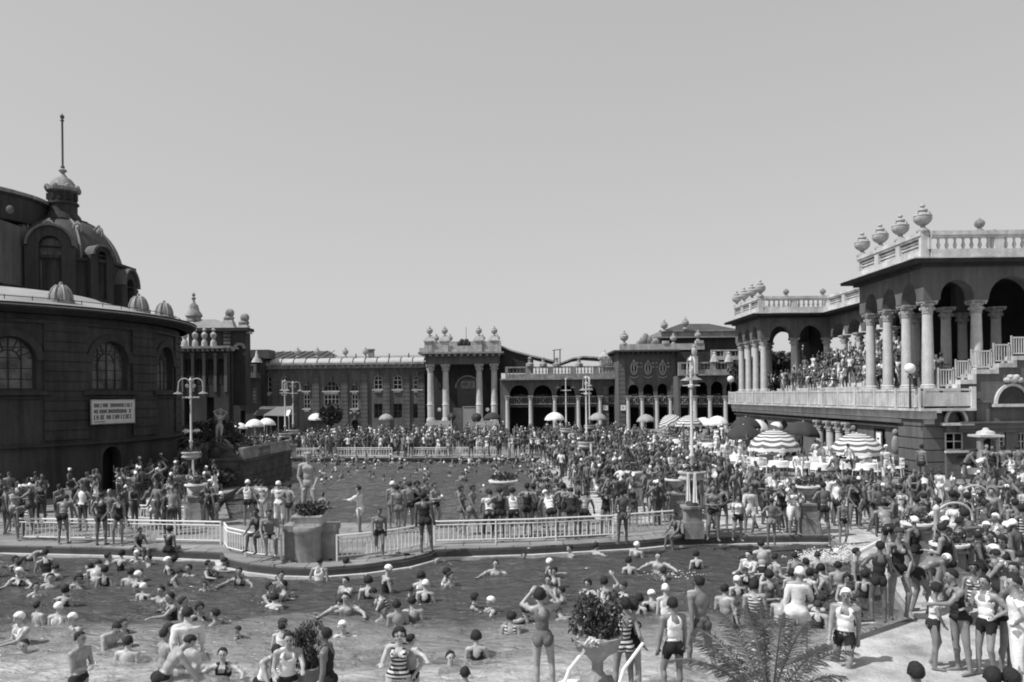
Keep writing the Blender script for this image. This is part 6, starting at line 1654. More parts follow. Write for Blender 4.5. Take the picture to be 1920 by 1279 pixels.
p = gz(1866, 935, .75)
o = copy_tree(TB); o.location = (ax(1866, 34.0), 35.6, .75); o['label'] = 'round white table standing alone in front of the drinking kiosk'
def ordinals(lst, base, group, cat):
    lst = sorted(lst, key=lambda o: scr(o.location))
    n = len(lst)
    for i, o in enumerate(lst):
        o['label'] = base % (ORD[i] if i < 18 and i < n - 1 else ('rightmost' if i == n - 1 else 'nth')) if i < 18 else base % ('%d%s from the left' % (i + 1, 'st' if i % 10 == 0 else 'nd' if i % 10 == 1 else 'rd' if i % 10 == 2 else 'th'))
        o['group'] = group; o['category'] = cat
ordinals(TABLES, 'white clothed round table on the raised terrace, %s', 'cafe tables on the raised terrace', 'table')
ordinals(CHAIRS, 'white slatted cafe chair on the raised terrace, %s', 'cafe chairs on the raised terrace', 'chair')

# ---------------------------------------------------------------- odds and ends
Y = 84.0
o = thing('awning', 'white sloping canvas awning on posts in front of the long wing', 'awning', (ax(525, Y), Y, 0))
part('canvas', M_cloth_w, o, lambda b: b.add([at(494, 778, Y), at(541, 779, Y), at(549, 761, Y + 3), at(520, 763, Y + 3)] + [at(494, 778, Y) + Vector((0, 0, -.08)), at(541, 779, Y) + Vector((0, 0, -.08)), at(549, 761, Y + 3) + Vector((0, 0, -.08)), at(520, 763, Y + 3) + Vector((0, 0, -.08))], [(0, 1, 2, 3), (7, 6, 5, 4), (0, 4, 5, 1), (1, 5, 6, 2), (2, 6, 7, 3), (3, 7, 4, 0)]), smooth=False)
for p, yy in ((495, Y), (541, Y), (548, Y + 3), (521, Y + 3)): part('post', M_white, o, lambda b: b.tube((ax(p, yy), yy, 0), (ax(p, yy), yy, az(779 if yy == Y else 763, yy, p) - .05), .05))
o = thing('kiosk', 'low dark kiosk with sloping roof left of the white awning', 'kiosk', (ax(495, 88), 88, 0))
part('walls', M_wall_dark, o, lambda b: b.box(ax(478, 88), ax(535, 88), 88.3, 91, 0, az(780, 88, 500)), smooth=False)
part('roof', M_wall, o, lambda b: b.prism([(ax(475, 88), 87.6), (ax(538, 88), 87.6), (ax(538, 88), 91.5), (ax(475, 88), 91.5)], az(779, 88, 500), az(762, 90, 500), [(ax(488, 89), 89.2), (ax(520, 89), 89.2), (ax(520, 89), 90), (ax(488, 89), 90)]), smooth=False)
def hoop(px, py0, py1, Y, w_, label):
    b0 = at(px, py1, Y); z1 = az(py0, Y, px); x = b0.x
    o = thing('shower_pipe', label, 'shower', (x, Y, 0), group='white shower pipes with arched tops')
    part('post', M_lamp, o, lambda b: b.lathe([(.085, 0), (.075, .1), (.07, z1 - .1), (.1, z1 - .06), (.1, z1), (.05, z1 + .06), (0, z1 + .1)], (x, Y, 0), 10))
    part('arch_pipe', M_lamp, o, lambda b: b.path([(x + w_ / 2 - w_ / 2 * math.cos(t), Y, z1 - .28 + w_ * .42 * math.sin(t)) for t in np.linspace(0, PI, 16)] + [(x + w_, Y, z1 - .4)], .032, 7))
    part('shower_head', M_lamp, o, lambda b: b.lathe([(.09, 0), (.08, .04), (.03, .08)], (x + w_, Y, z1 - .47), 8))
hoop(1757, 952, 1075, 21.8, .98, 'nearer and lower white shower post with arched pipe in the right crowd')
hoop(1803, 915, 985, 25.6, .85, 'farther white shower post with arched pipe in the right crowd')
o = thing('handrail', 'white sloping handrail beam running down into the pool near the splash', 'handrail', tuple(at(1602, 1038, 23.2)))
a, c = at(1602, 1040, 23.2), at(1663, 1008, 24.6)
part('beam', M_white, o, lambda b: b.path([a, c], .055, 6))
part('post', M_white, o, lambda b: b.tube((c.x, c.y, 0), tuple(c), .04))
part('post', M_white, o, lambda b: b.tube((a.x, a.y, -1.4), tuple(a), .04))
def ball(px, py, Y, r_, label): 
    p = at(px, py, Y); o = MB(); o.ball((0, 0, 0), r_, 16, 10)
    q = o.build('beach_ball', M_white); q.location = p; q['label'] = label; q['category'] = 'ball'; q['group'] = 'balls in the near pool'
ball(1163, 1076, 24.2, .15, 'white ball floating in the near pool right of centre')
ball(1034, 1087, 22.5, .06, 'tiny white ball behind the woman standing at the bottom')
# pale steps up to the raised terrace at the right edge
st = [gz(1885, 965)]
mb = MB()
for i in range(4): mb.box(ax(1868, 30), 30, 30.5 + i * .9, 34.9 + (.1 if False else 0), .0 + i * .18, (i + 1) * .18 - .003)
o = thing('stone_steps', 'four broad pale steps up to the raised terrace at the right edge', 'steps', (ax(1900, 30), 30, 0))
part('treads', M_par, o, lambda b: [b.box(ax(1872, 30), 30, 30.5 + i * .9, 34.79, i * .18, (i + 1) * .18 - .003) for i in range(4)], smooth=False)
o = thing('toy_stick', 'thin white stick floating in the water below the promenade railing', 'stick', tuple(at(1102, 1084, 22.8)))
part('rod', M_white, o, lambda b: b.tube(at(1088, 1081, 23.1), at(1115, 1089, 22.6), .02))
# ---------------------------------------------------------------- the bathers
WEARS = {
    'T': ([('trunks', .03)], 'dark trunks'), 'Tg': ([('trunks', .2)], 'grey trunks'), 'H': ([('shorts', .03)], 'dark shorts'),
    'TB': ([('trunks', .03), ('tank', .03)], 'dark bathing costume'), 'S': ([('suit', .025)], 'dark swimsuit'), 'Sl': ([('suit_legs', .03)], 'dark legged swimsuit'),
    'Sg': ([('suit_legs', .14)], 'grey swimsuit'), 'Ss': ([('suit', .6, True)], 'striped swimsuit'), 'Sw': ([('suit', .7)], 'white swimsuit'),
    'V': ([('trunks', .03), ('tank', .75)], 'white vest and dark trunks'), 'VH': ([('shorts', .025), ('tank', .78)], 'white vest and dark shorts'),
    'Vs': ([('shorts', .03), ('tank', .6, True)], 'striped vest and dark shorts'), 'W': ([('trousers', .7), ('shirt', .75)], 'white shirt and trousers'),
    'Wd': ([('trousers', .04), ('shirt', .7)], 'white shirt and dark trousers'), 'D': ([('dress', .7)], 'white dress'), 'Dg': ([('dress', .2)], 'grey dress'),
    'R': ([('robe', .62)], 'white bathrobe'), 'Rg': ([('robe', .3)], 'grey bathrobe'), 'SH': ([('shorts', .03), ('shirt', .72)], 'white shirt and dark shorts'), 'N': ([('trunks', .1)], 'brief trunks')}
PW = dict(stand='standing', hips='hands on hips', cross='arms crossed', walk='walking', lean='leaning forward', sit='sitting', brow='one hand at brow', fwd='reaching forward',
          bend='bending down', out='arms spread', back='hands behind back', one='one hand on hip', squat='squatting', face='hands raised to face', ground='sitting on the ground', point='pointing', turn='half turned', up='arms raised', low='hands clasped low')
occupied = []
TR = random.Random(77)
NEARPOOL = 'bathers in the near pool'
GRP = {}
def sex(p): return 'man' if p[0] == 'm' else 'woman'
def place(pose, loc, rot, wk, skin, cap, scale, where, grp, dz=0.0, depth=None, extra=''):
    fem = pose[0] == 'f'
    hair = ('cap', .8) if cap == 'w' else ('cap', .05) if cap == 'd' else (('hair_bob' if fem else 'hair_short'), .02 if cap == '' else .12)
    who = ('girl' if fem else 'boy') if scale < .85 else sex(pose)
    act = PW[pose[2:]]
    if depth: act += ' ' + depth
    d = '%s in %s%s, %s, %s' % (who, WEARS[wk][1], {'w': ' and white cap', 'd': ' and dark cap'}.get(cap, ''), act, where)
    skin = skin * .7 if grp != NEARPOOL else skin * .95  # sunlight on near pool bathers is put into a lighter skin tone
    o = person(pose, loc, rot, WEARS[wk][0], skin, hair, scale, desc=d, dz=dz)
    if pose[2:] not in ('sit', 'ground'): o.rotation_euler = (R(TR.uniform(-3.5, 3.5)), R(TR.uniform(-3.5, 3.5)), rot)
    wd_ = TR.uniform(.95, 1.15) if not fem else TR.uniform(.93, 1.17)
    o.scale = (scale * wd_, scale * wd_, scale)
    o['group'] = grp
    del o['_d']
    occupied.append((loc[0], loc[1]))
    return o
A = R
# (px, py of the feet or of the waterline, pose, facing in degrees: 0 to us, 90 to the right, 180 away, -90 to the left, wear, skin, cap, scale)
NEARPOOL = 'bathers in the near pool'
water_list = [  # last value: how much of the body is under water
    (148, 1290, 'm_cross', 75, 'T', .3, '', 1.02, .75), (232, 1238, 'm_stand', 180, 'T', .42, '', 1, 1.2), (47, 1222, 'm_fwd', 10, 'T', .32, '', 1, 1.42),
    (352, 1262, 'm_walk', 200, 'R', .5, '', 1.04, .55), (318, 1262, 'f_fwd' if False else 'm_fwd', 150, 'Tg', .3, '', .98, .9), (300, 1290, 'm_lean', 120, 'T', .34, '', 1, .75), (420, 1268, 'm_out', 0, 'TB', .4, '', 1, 1.15),
    (538, 1310, 'm_fwd', 30, 'V', .34, '', 1.02, .6), (500, 1290, 'm_lean', 60, 'VH', .36, '', 1, .8), (614, 1318, 'm_stand', -90, 'TB', .16, '', 1.06, .55), (742, 1310, 'f_out', 0, 'Ss', .42, '', 1.0, .55), (772, 1300, 'm_back', 165, 'T', .36, '', .8, .5),
    (845, 1250, 'm_stand', 20, 'T', .45, '', 1, 1.45), (875, 1282, 'm_stand', 180, 'T', .3, '', 1, 1.45), (898, 1232, 'f_low', 180, 'S', .35, '', 1, 1.15),
    (1022, 1120, 'm_fwd', 0, 'T', .3, '', 1, 1.1), (1062, 1128, 'm_fwd', -90, 'T', .3, '', .9, 1.2), (882, 1142, 'f_fwd' if False else 'f_out', 90, 'S', .35, '', .95, 1.25), (922, 1148, 'f_out', -80, 'S', .38, 'w', .95, 1.25),
    (1140, 1135, 'f_brow', 180, 'Sw', .4, '', 1, .95), (1190, 1148, 'f_stand', 150, 'S', .4, '', 1, 1.2), (1218, 1146, 'f_low', 180, 'S', .4, 'w', .95, 1.15), (1250, 1156, 'f_stand', 175, 'Sw', .42, 'w', 1.05, .95),
    (1308, 1066, 'f_low', 180, 'S', .45, '', .95, 1.1), (1395, 1076, 'f_out', 70, 'S', .42, '', .95, 1.1), (1388, 1116, 'f_stand', 180, 'S', .4, 'w', .95, 1.15), (1303, 1120, 'm_stand', 170, 'T', .32, '', 1, 1.2), (1183, 1078, 'f_low', 180, 'S', .45, '', 1, 1.15),
    (1190, 1045, 'f_stand', 150, 'Sg', .4, 'w', .95, 1.1), (1120, 1040, 'm_out', 120, 'T', .36, '', 1, 1.25), (1078, 1042, 'm_fwd', -60, 'Tg', .3, '', 1, 1.3), (986, 1050, 'm_stand', 0, 'T', .25, '', .95, 1.45), (993, 1042, 'f_stand', 60, 'S', .35, 'w', 1, 1.4),
    (940, 1032, 'm_fwd', 40, 'T', .34, '', 1, 1.35), (884, 1036, 'f_out', 20, 'Sw', .4, 'w', .9, 1.4), (925, 1080, 'm_out', 0, 'T', .35, '', 1, 1.2), (843, 1100, 'm_stand', 60, 'T', .34, '', 1, 1.25), (835, 1095, 'f_fwd' if False else 'f_low', 90, 'Sw', .35, '', 1, 1.2),
    (595, 1088, 'm_back', 180, 'V', .25, '', 1, 1.0), (654, 1075, 'm_fwd', 150, 'T', .3, '', 1, 1.2), (615, 1070, 'm_fwd', 120, 'T', .24, '', .9, 1.3), (718, 1112, 'f_fwd' if False else 'f_low', 120, 'S', .36, 'w', 1.05, .95), (693, 1126, 'f_low', 180, 'S', .4, '', 1, 1.05), (645, 1112, 'm_fwd', -20, 'T', .38, '', .95, 1.2),
    (742, 1056, 'm_stand', 30, 'T', .3, '', .95, 1.3), (760, 1058, 'f_out', 60, 'S', .4, '', .95, 1.3), (795, 1105, 'f_low', 175, 'Sw', .4, '', 1, 1.2), (795, 1130, 'f_stand', 180, 'S', .42, 'w', 1, 1.1), (775, 1165, 'm_stand', 180, 'Sg', .34, '', 1, 1.1), (752, 1170, 'm_stand', 195, 'T', .28, '', 1, 1.1),
    (648, 1150, 'm_out', 0, 'T', .36, '', 1, 1.15), (650, 1195, 'f_out', 0, 'S', .45, 'w', 1, 1.3), (722, 1158, 'm_stand', 60, 'T', .3, '', 1, 1.45), (632, 1150, 'f_low', -30, 'S', .3, '', 1, 1.3),
    (447, 1095, 'm_out', 0, 'TB', .25, '', 1, 1.2), (405, 1072, 'm_lean', 150, 'T', .32, '', 1, 1.2), (520, 1110, 'm_stand', 40, 'T', .3, '', 1, 1.1), (502, 1128, 'f_out', 60, 'S', .35, '', 1, 1.2), (515, 1138, 'f_low', 180, 'Sw', .5, '', .9, 1.3), (530, 1120, 'm_fwd', -60, 'T', .36, '', 1, 1.2),
    (110, 1170, 'f_stand', 180, 'Sw', .45, 'w', 1, 1.15), (80, 1165, 'm_stand', 150, 'T', .38, '', .95, 1.15), (30, 1098, 'f_out', 0, 'S', .42, 'w', 1, 1.15), (75, 1122, 'm_fwd', 60, 'V', .4, '', .95, 1.2), (100, 1100, 'm_stand', 30, 'T', .36, '', .95, 1.25), (145, 1108, 'f_low', 20, 'Sg', .3, '', .95, 1.15),
    (270, 1125, 'f_stand', 170, 'S', .38, 'w', .95, 1.2), (240, 1100, 'm_stand', 180, 'T', .3, '', 1, 1.15), (250, 1103, 'f_out', 150, 'S', .35, 'w', 1, 1.2), (320, 1150, 'm_fwd', -40, 'TB', .28, '', 1, 1.15), (308, 1128, 'm_out', -30, 'T', .3, '', 1, 1.25), (318, 1072, 'f_stand', 120, 'S', .4, 'w', 1, 1.2), (330, 1070, 'm_stand', 200, 'T', .32, '', 1, 1.2),
    (275, 1058, 'm_out', -60, 'T', .35, '', 1, 1.35), (252, 1052, 'f_out', 0, 'S', .4, 'w', 1, 1.3), (200, 1058, 'm_stand', 120, 'T', .3, '', 1, 1.3), (165, 1075, 'm_out', -100, 'T', .38, '', 1, 1.35), (55, 1050, 'm_bend', 80, 'T', .3, '', 1, .9), (405, 1170, 'm_fwd', -90, 'T', .28, '', 1, 1.3), (375, 1165, 'f_low', 30, 'S', .3, '', 1, 1.2), (345, 1158, 'm_stand', 100, 'T', .3, '', 1, 1.2),
    (1490, 1075, 'm_stand', 180, 'T', .3, '', .9, 1.0), (1478, 1110, 'f_stand', 180, 'S', .34, '', .95, 1.0), (1540, 1105, 'f_low', 150, 'S', .36, '', 1, 1.0), (1520, 1090, 'm_stand', 200, 'T', .28, '', .95, 1.0), (1575, 1100, 'm_stand', 170, 'T', .3, '', 1, 1.0), (1568, 1048, 'f_out', 120, 'S', .4, 'w', 1, 1.35),
    (1600, 1085, 'm_stand', 60, 'T', .3, '', 1, .9), (1440, 1120, 'f_stand', 180, 'Sg', .36, '', 1, .95), (1422, 1160, 'm_stand', 160, 'Vs', .3, '', 1, .9), (1405, 1145, 'f_low', 200, 'S', .33, '', 1, 1.0), (1360, 1150, 'm_stand', 140, 'T', .3, '', 1, 1.0), (1240, 1085, 'f_stand', 90, 'S', .35, '', .9, 1.3),
]
for (px, py, pose, fa, wk, sk, cap, sc, dep) in water_list:
    if dep > .9: dep = min(1.48, dep + .1)
    p = gz(px, py, -.3)
    place(pose, (p.x, p.y, -.3 - dep * sc), A(fa), wk, sk, cap, sc, 'in the near pool', NEARPOOL, depth='shoulder deep' if dep > 1.25 else 'chest deep' if dep > 1.05 else 'waist deep' if dep > .85 else 'in the shallows')
land = [
    # shallow edge and right bank, close to us
    (1024, 1302, 'f_face', 180, 'Sg', .46, '', 1.08, 'standing in the shallows beside the big bush', 'bathers at the shallow edge'),
    (1168, 1310, 'f_stand', 185, 'Ss', .34, '', 1.0, 'just right of the big bush', 'bathers at the shallow edge'), (1196, 1305, 'f_low', 100, 'S', .48, '', .95, 'behind the striped woman right of the big bush', 'bathers at the shallow edge'),
    (1262, 1312, 'm_stand', 195, 'VH', .3, '', 1.0, 'at the bottom left of the foreground palm', 'bathers at the shallow edge'), (1312, 1262, 'm_walk', 200, 'N', .26, '', 1.08, 'striding away behind the palm fronds', 'bathers at the shallow edge'),
    (1492, 1235, 'f_fwd' if False else 'f_stand', 165, 'R', .4, 'w', 1.05, 'behind the foreground palm', 'bathers at the shallow edge'), (1578, 1290, 'm_walk', -25, 'VH', .34, 'w', 1.04, 'walking right of the foreground palm', 'bathers at the shallow edge'),
    (1648, 1168, 'm_one', 170, 'TB', .16, '', .98, 'at the pool corner beside the large woman', 'bathers on the right bank'), (1685, 1162, 'f_low', 0, 'S', .3, 'd', 1.12, 'at the pool corner facing us', 'bathers on the right bank'), (1722, 1150, 'm_bend', 100, 'T', .24, 'w', 1.0, 'just right of the large woman at the pool corner', 'bathers on the right bank'),
    (1752, 1253, 'f_low', 70, 'SH', .28, '', .86, 'facing the dark man on the sunlit bank', 'bathers on the right bank'), (1808, 1262, 'm_fwd', -80, 'TB', .3, '', 1.02, 'on the sunlit bank facing the girl', 'bathers on the right bank'), (1848, 1268, 'm_one', -60, 'VH', .34, '', .98, 'behind the dark clad man', 'bathers on the right bank'), (1885, 1262, 'm_back', 30, 'T', .22, '', 1.0, 'near the right edge of the bank', 'bathers on the right bank'),
    (1915, 1235, 'm_stand', -60, 'V', .34, '', 1, 'cut by the right edge of the view', 'bathers on the right bank'), (1866, 1092, 'm_stand', -70, 'VH', .3, 'w', 1.0, 'profile in the right crowd beside the shower posts', 'bathers on the right bank'),
    (1728, 1532, 'm_stand', 180, 'T', .3, '', 1.0, 'only head seen at the bottom edge', 'bathers on the right bank'), (1868, 1545, 'm_stand', 150, 'T', .3, '', 1.0, 'dark head at the bottom right corner', 'bathers on the right bank'), (1900, 1545, 'm_stand', 190, 'T', .3, '', 1.0, 'dark head at the very corner', 'bathers on the right bank'),
    # on the promenade kerb
    (1167, 1022, 'm_back', 190, 'N', .12, '', 1.04, 'outside the railing on the kerb', 'bathers on the promenade'), (801, 1036, 'm_stand', 178, 'TB', .14, '', 1.08, 'outside the railing where the curve ends', 'bathers on the promenade'), (712, 1045, 'm_walk', 10, 'T', .22, '', .86, 'outside the curved railing right of the pedestal', 'bathers on the promenade'),
    (221, 1023, 'f_stand', 10, 'S', .26, '', .98, 'outside the straight railing near its middle', 'bathers on the promenade'), (190, 1022, 'm_back', 185, 'TB', .18, '', 1.0, 'outside the straight railing next to the woman in dark', 'bathers on the promenade'), (120, 1020, 'm_lean', 190, 'T', .2, '', 1, 'outside the left end of the straight railing', 'bathers on the promenade'), (35, 1012, 'm_bend', 60, 'T', .2, '', 1.0, 'at the far left end of the railing', 'bathers on the promenade'),
    (505, 1052, 'm_sit', 20, 'T', .24, '', 1.0, 'on the curved railing by the pedestal', 'bathers on the promenade', .23), (487, 1048, 'm_sit', -20, 'TB', .14, '', 1.0, 'on the curved railing, left of another sitter', 'bathers on the promenade', .23),
    (258, 1030, 'm_sit', 60, 'TB', .26, '', .85, 'on the kerb below the straight railing', 'bathers on the promenade', -.42), (316, 1033, 'f_sit', 170, 'S', .2, '', .9, 'on the kerb below the straight railing', 'bathers on the promenade', -.42), (1272, 1010, 'm_sit', -60, 'TB', .2, '', 1.0, 'on the kerb beside the towel stand', 'bathers on the promenade', -.42),
    (674, 1000, 'm_fwd', -90, 'R', .34, '', .98, 'alone behind the curved railing right of the pedestal', 'bathers on the promenade'), (466, 985, 'm_hips', 180, 'V', .26, 'w', 1, 'just left of the statue pedestal', 'bathers on the promenade'), (478, 982, 'm_stand', 150, 'T', .26, '', .98, 'just left of the statue pedestal', 'bathers on the promenade'), (494, 984, 'm_back', 185, 'W', .24, '', 1, 'just left of the statue pedestal', 'bathers on the promenade'),
    (524, 988, 'm_stand', 180, 'W', .22, 'w', 1.0, 'close behind the statue pedestal', 'bathers on the promenade'), (544, 990, 'm_hips', 150, 'T', .28, '', .96, 'close behind the statue pedestal', 'bathers on the promenade'),
    (740, 990, 'f_stand', 180, 'Sg', .3, 'w', 1, 'in the group behind the curved railing', 'bathers on the promenade'), (752, 1000, 'm_stand', 180, 'Sg', .3, '', 1, 'in the group behind the curved railing', 'bathers on the promenade'), (766, 992, 'm_hips', 200, 'T', .3, '', 1, 'in the group behind the curved railing', 'bathers on the promenade'), (780, 990, 'f_low', 0, 'S', .28, '', 1, 'in the group behind the curved railing', 'bathers on the promenade'), (795, 985, 'm_cross', 60, 'T', .3, '', 1, 'in the group behind the curved railing', 'bathers on the promenade'), (818, 990, 'm_one', 60, 'T', .34, '', .95, 'at the end of the curved railing', 'bathers on the promenade'),
    (868, 1002, 'f_walk', 60, 'Sg', .3, '', 1.0, 'strolling behind the long railing', 'bathers on the promenade'), (885, 1003, 'm_walk', 70, 'Tg', .26, '', 1.02, 'strolling behind the long railing', 'bathers on the promenade'),
    (915, 1013, 'm_lean', 185, 'Wd', .24, '', 1.0, 'against the long railing', 'bathers on the promenade'), (938, 1012, 'm_hips', 190, 'TB', .2, '', 1, 'against the long railing', 'bathers on the promenade'), (965, 1011, 'm_stand', 175, 'VH', .3, '', 1, 'against the long railing', 'bathers on the promenade'), (992, 1006, 'm_one', 150, 'TB', .22, '', 1.06, 'near the middle of the long railing', 'bathers on the promenade'),
    (1003, 1000, 'f_stand', 120, 'Sl', .26, '', 1, 'near the middle of the long railing', 'bathers on the promenade'), (1037, 1010, 'm_lean', 200, 'V', .3, 'w', 1, 'against the right half of the long railing', 'bathers on the promenade'), (1070, 1010, 'm_lean', 180, 'TB', .22, '', 1.04, 'against the right half of the long railing', 'bathers on the promenade'), (1096, 1008, 'm_lean', 165, 'T', .24, '', .94, 'against the right half of the long railing', 'bathers on the promenade'),
    (1135, 1002, 'f_brow', 0, 'Sl', .28, '', .95, 'behind the right end of the long railing', 'bathers on the promenade'), (1052, 998, 'f_hips', 160, 'S', .3, '', 1, 'in the second row behind the long railing', 'bathers on the promenade'), (1012, 990, 'm_cross', 30, 'T', .28, '', 1, 'in the second row behind the long railing', 'bathers on the promenade'),
    (1338, 1014, 'm_cross', -10, 'T', .22, '', 1.06, 'big figure at the water edge right of the towel stand', 'bathers at the promenade end'), (1382, 1014, 'f_stand', 5, 'SH', .34, '', .88, 'at the water edge right of the towel stand', 'bathers at the promenade end'), (1404, 1003, 'm_stand', 10, 'R', .24, '', .98, 'at the water edge right of the towel stand', 'bathers at the promenade end'),
    (1446, 1020, 'm_hips', 180, 'Tg', .2, '', .9, 'at the water edge with bent leg', 'bathers at the promenade end'), (1488, 1003, 'f_cross', 20, 'D', .26, '', 1.0, 'left of the tall stone flower block', 'bathers at the promenade end'), (1470, 998, 'f_hips', 0, 'Sl', .28, 'w', .98, 'left of the tall stone flower block', 'bathers at the promenade end'),
    (1548, 1008, 'm_one', 190, 'T', .18, '', 1.06, 'right of the tall stone flower block', 'bathers at the promenade end'), (1602, 992, 'f_low', 0, 'Sl', .24, '', 1.02, 'facing us right of the tall stone flower block', 'bathers at the promenade end'), (1580, 1022, 'm_stand', 20, 'T', .26, '', .84, 'child at the corner of the pool', 'bathers at the promenade end'),
    (1683, 1010, 'm_back', 185, 'W', .24, '', 1.02, 'in the right crowd near the sloping handrail', 'bathers on the right bank'), (1640, 1000, 'm_cross', 20, 'T', .24, '', 1, 'in the right crowd near the sloping handrail', 'bathers on the right bank'), (1718, 1040, 'm_stand', 170, 'T', .22, '', 1, 'left of the nearer shower post', 'bathers on the right bank'), (1716, 1098, 'f_stand', 200, 'S', .26, 'w', 1, 'behind the large woman at the pool corner', 'bathers on the right bank'),
    # by the round hall
    (110, 930, 'm_brow', 20, 'V', .42, '', 1.05, 'at the foot of the round hall', 'bathers by the round hall'), (152, 922, 'm_bend', 60, 'T', .3, '', 1, 'bent over beside the round hall', 'bathers by the round hall'), (165, 925, 'm_fwd', -40, 'V', .34, '', 1, 'at the foot of the round hall', 'bathers by the round hall'), (50, 930, 'm_one', 10, 'T', .3, '', 1, 'in front of the low arch at far left', 'bathers by the round hall'),
    (220, 930, 'm_lean', 120, 'T', .28, '', 1, 'beside the flower bowl near the round hall', 'bathers by the round hall'), (300, 935, 'm_brow', 0, 'T', .3, '', 1, 'left of the left lamp post', 'bathers by the round hall'),
    (320, 975, 'f_stand', 10, 'Ss', .24, '', 1, 'behind the railing left of the left lamp post', 'bathers by the round hall'), (290, 983, 'm_sit', 20, 'R', .3, '', 1, 'behind the railing left of the left lamp post', 'bathers by the round hall'), (385, 985, 'm_bend', 90, 'T', .2, 'w', 1, 'leaning to the main pool beside the lamp post bowl', 'bathers by the round hall'), (412, 985, 'm_bend', -90, 'TB', .16, '', 1, 'at the near left corner of the main pool', 'bathers by the round hall'), (400, 983, 'f_stand', -60, 'Sl', .18, 'w', 1, 'at the near left corner of the main pool', 'bathers by the round hall'),
    # by the kiosk on the terrace
]
for t in land:
    px, py, pose, fa, wk, sk, cap, sc, where, grp = t[:10]
    z = -.42 if (grp == 'bathers at the shallow edge') else 0.0
    p = gz(px, py, z)
    if px == 1446: z = -.1
    place(pose, (p.x, p.y, z), A(fa), wk, sk, cap, sc, where, grp, dz=t[10] if len(t) > 10 else 0)
for (px, pose, fa, wk, sk, cap, Y_) in ((1805, 'm_lean', 60, 'T', .22, '', 35.2), (1822, 'm_bend', 80, 'V', .26, '', 35.4), (1845, 'm_cross', 0, 'T', .34, '', 35.9), (1857, 'm_stand', -60, 'TB', .18, '', 35.0), (1877, 'm_stand', 150, 'T', .2, '', 34.9), (1893, 'm_hips', 190, 'VH', .3, '', 33.0), (1908, 'f_stand', 180, 'Sg', .3, '', 35), (1918, 'm_back', 200, 'V', .34, '', 33.2), (1660, 'm_stand', 10, 'W', .3, 'w', 36.2), (1725, 'm_stand', 120, 'T', .22, '', 36.2), (1385, 'm_walk', 70, 'W', .4, 'w', 41.5), (1340, 'm_walk', 100, 'W', .4, 'w', 52)):
    z = .75 if px not in (1893, 1918) else .54
    place(pose, (ax(px, Y_), Y_, z), A(fa), wk, sk, cap, 1.0, 'on the raised terrace', 'people on the raised terrace')

# ---- the rest of the crowd
def inpoly(x, y, P):
    c = False; n = len(P)
    for i in range(n):
        x0, y0 = P[i][0], P[i][1]; x1, y1 = P[(i + 1) % n][0], P[(i + 1) % n][1]
        if (y0 > y) != (y1 > y) and x < (x1 - x0) * (y - y0) / (y1 - y0) + x0: c = not c
    return c
RC = random.Random(21)
def fill(poly, dens, seed=0):
    r = random.Random(seed); xs = [p[0] for p in poly]; ys = [p[1] for p in poly]
    st = 1 / math.sqrt(dens); out = []; y = min(ys)
    while y < max(ys):
        x = min(xs) + (r.random() * st)
        while x < max(xs):
            a, b_ = x + r.uniform(-.38, .38) * st, y + r.uniform(-.38, .38) * st
            if inpoly(a, b_, poly) and r.random() < .8 + .45 * math.sin(a * 1.1 + 2 * math.sin(b_ * .4)) * math.sin(b_ * .9 + a * .3) and all((a - q[0]) ** 2 + (b_ - q[1]) ** 2 > .16 for q in occupied): out.append((a, b_))
            x += st
        y += st
    return out
MP = ['m_stand', 'm_hips', 'm_cross', 'm_walk', 'm_lean', 'm_brow', 'm_fwd', 'm_back', 'm_one', 'm_bend', 'm_point', 'm_turn', 'm_squat']
FP = ['f_stand', 'f_hips', 'f_walk', 'f_low', 'f_cross', 'f_brow', 'f_up', 'f_lean', 'f_turn', 'f_ground']
def rnd(r, z, where, grp, water=False, seated=False, white=.12):
    fem = r.random() < .42
    if seated and r.random() < .75: pose = 'f_sit' if fem else 'm_sit'
    elif water: pose = r.choice(['f_stand', 'f_out', 'f_low', 'f_turn', 'f_cross'] if fem else ['m_stand', 'm_out', 'm_fwd', 'm_lean', 'm_cross'])
    else: pose = r.choices(FP if fem else MP, [3, 2.5, 2, 3, 1.5, 1, .4, 1, 3, 1.5] if fem else [3, 2.5, 2.5, 2, 2, 1, 1, 2, 2, 1, 1, 3, 1.5])[0]
    if r.random() < white: wk = r.choice(['D', 'R', 'Sw'] if fem else ['W', 'R', 'SH', 'Wd'])
    else: wk = r.choices(['S', 'Sl', 'Sg', 'Ss', 'Sw'] if fem else ['T', 'TB', 'H', 'VH', 'Vs', 'Tg'], [4, 3, 1.5, 1, .5] if fem else [5, 4, 1, 1.3, .7, 1])[0]
    cap = r.choices(['', 'w', 'd'], [.74, .2, .06])[0]
    sc = r.choice([.95, .98, 1, 1.02, 1.05]) if r.random() > .14 else r.uniform(.62, .84)
    return dict(pose=pose, wk=wk, cap=cap, sc=sc, skin=r.uniform(.12, .36), rot=r.uniform(0, 6.28), where=where, grp=grp, z=z)
POOL = []      # everybody not yet built
def addfill(poly, dens, seed, z, where, grp, **k):
    r = random.Random(seed + 100)
    for (a, b_) in fill(poly, dens, seed):
        d = rnd(r, z if not callable(z) else z(a, b_), where, grp, **k); d['p'] = (a, b_); POOL.append(d)
G = lambda *pp: [tuple(gz(*p))[:2] for p in pp]
addfill(G((-30, 1008), (340, 1010), (340, 990), (225, 985), (-30, 975)), 1.25, 1, 0, 'behind the straight railing', 'bathers on the promenade')
addfill(G((-30, 972), (230, 972), (345, 972), (340, 935), (200, 938), (-30, 955)), .55, 2, 0, 'on the left court', 'bathers by the round hall')
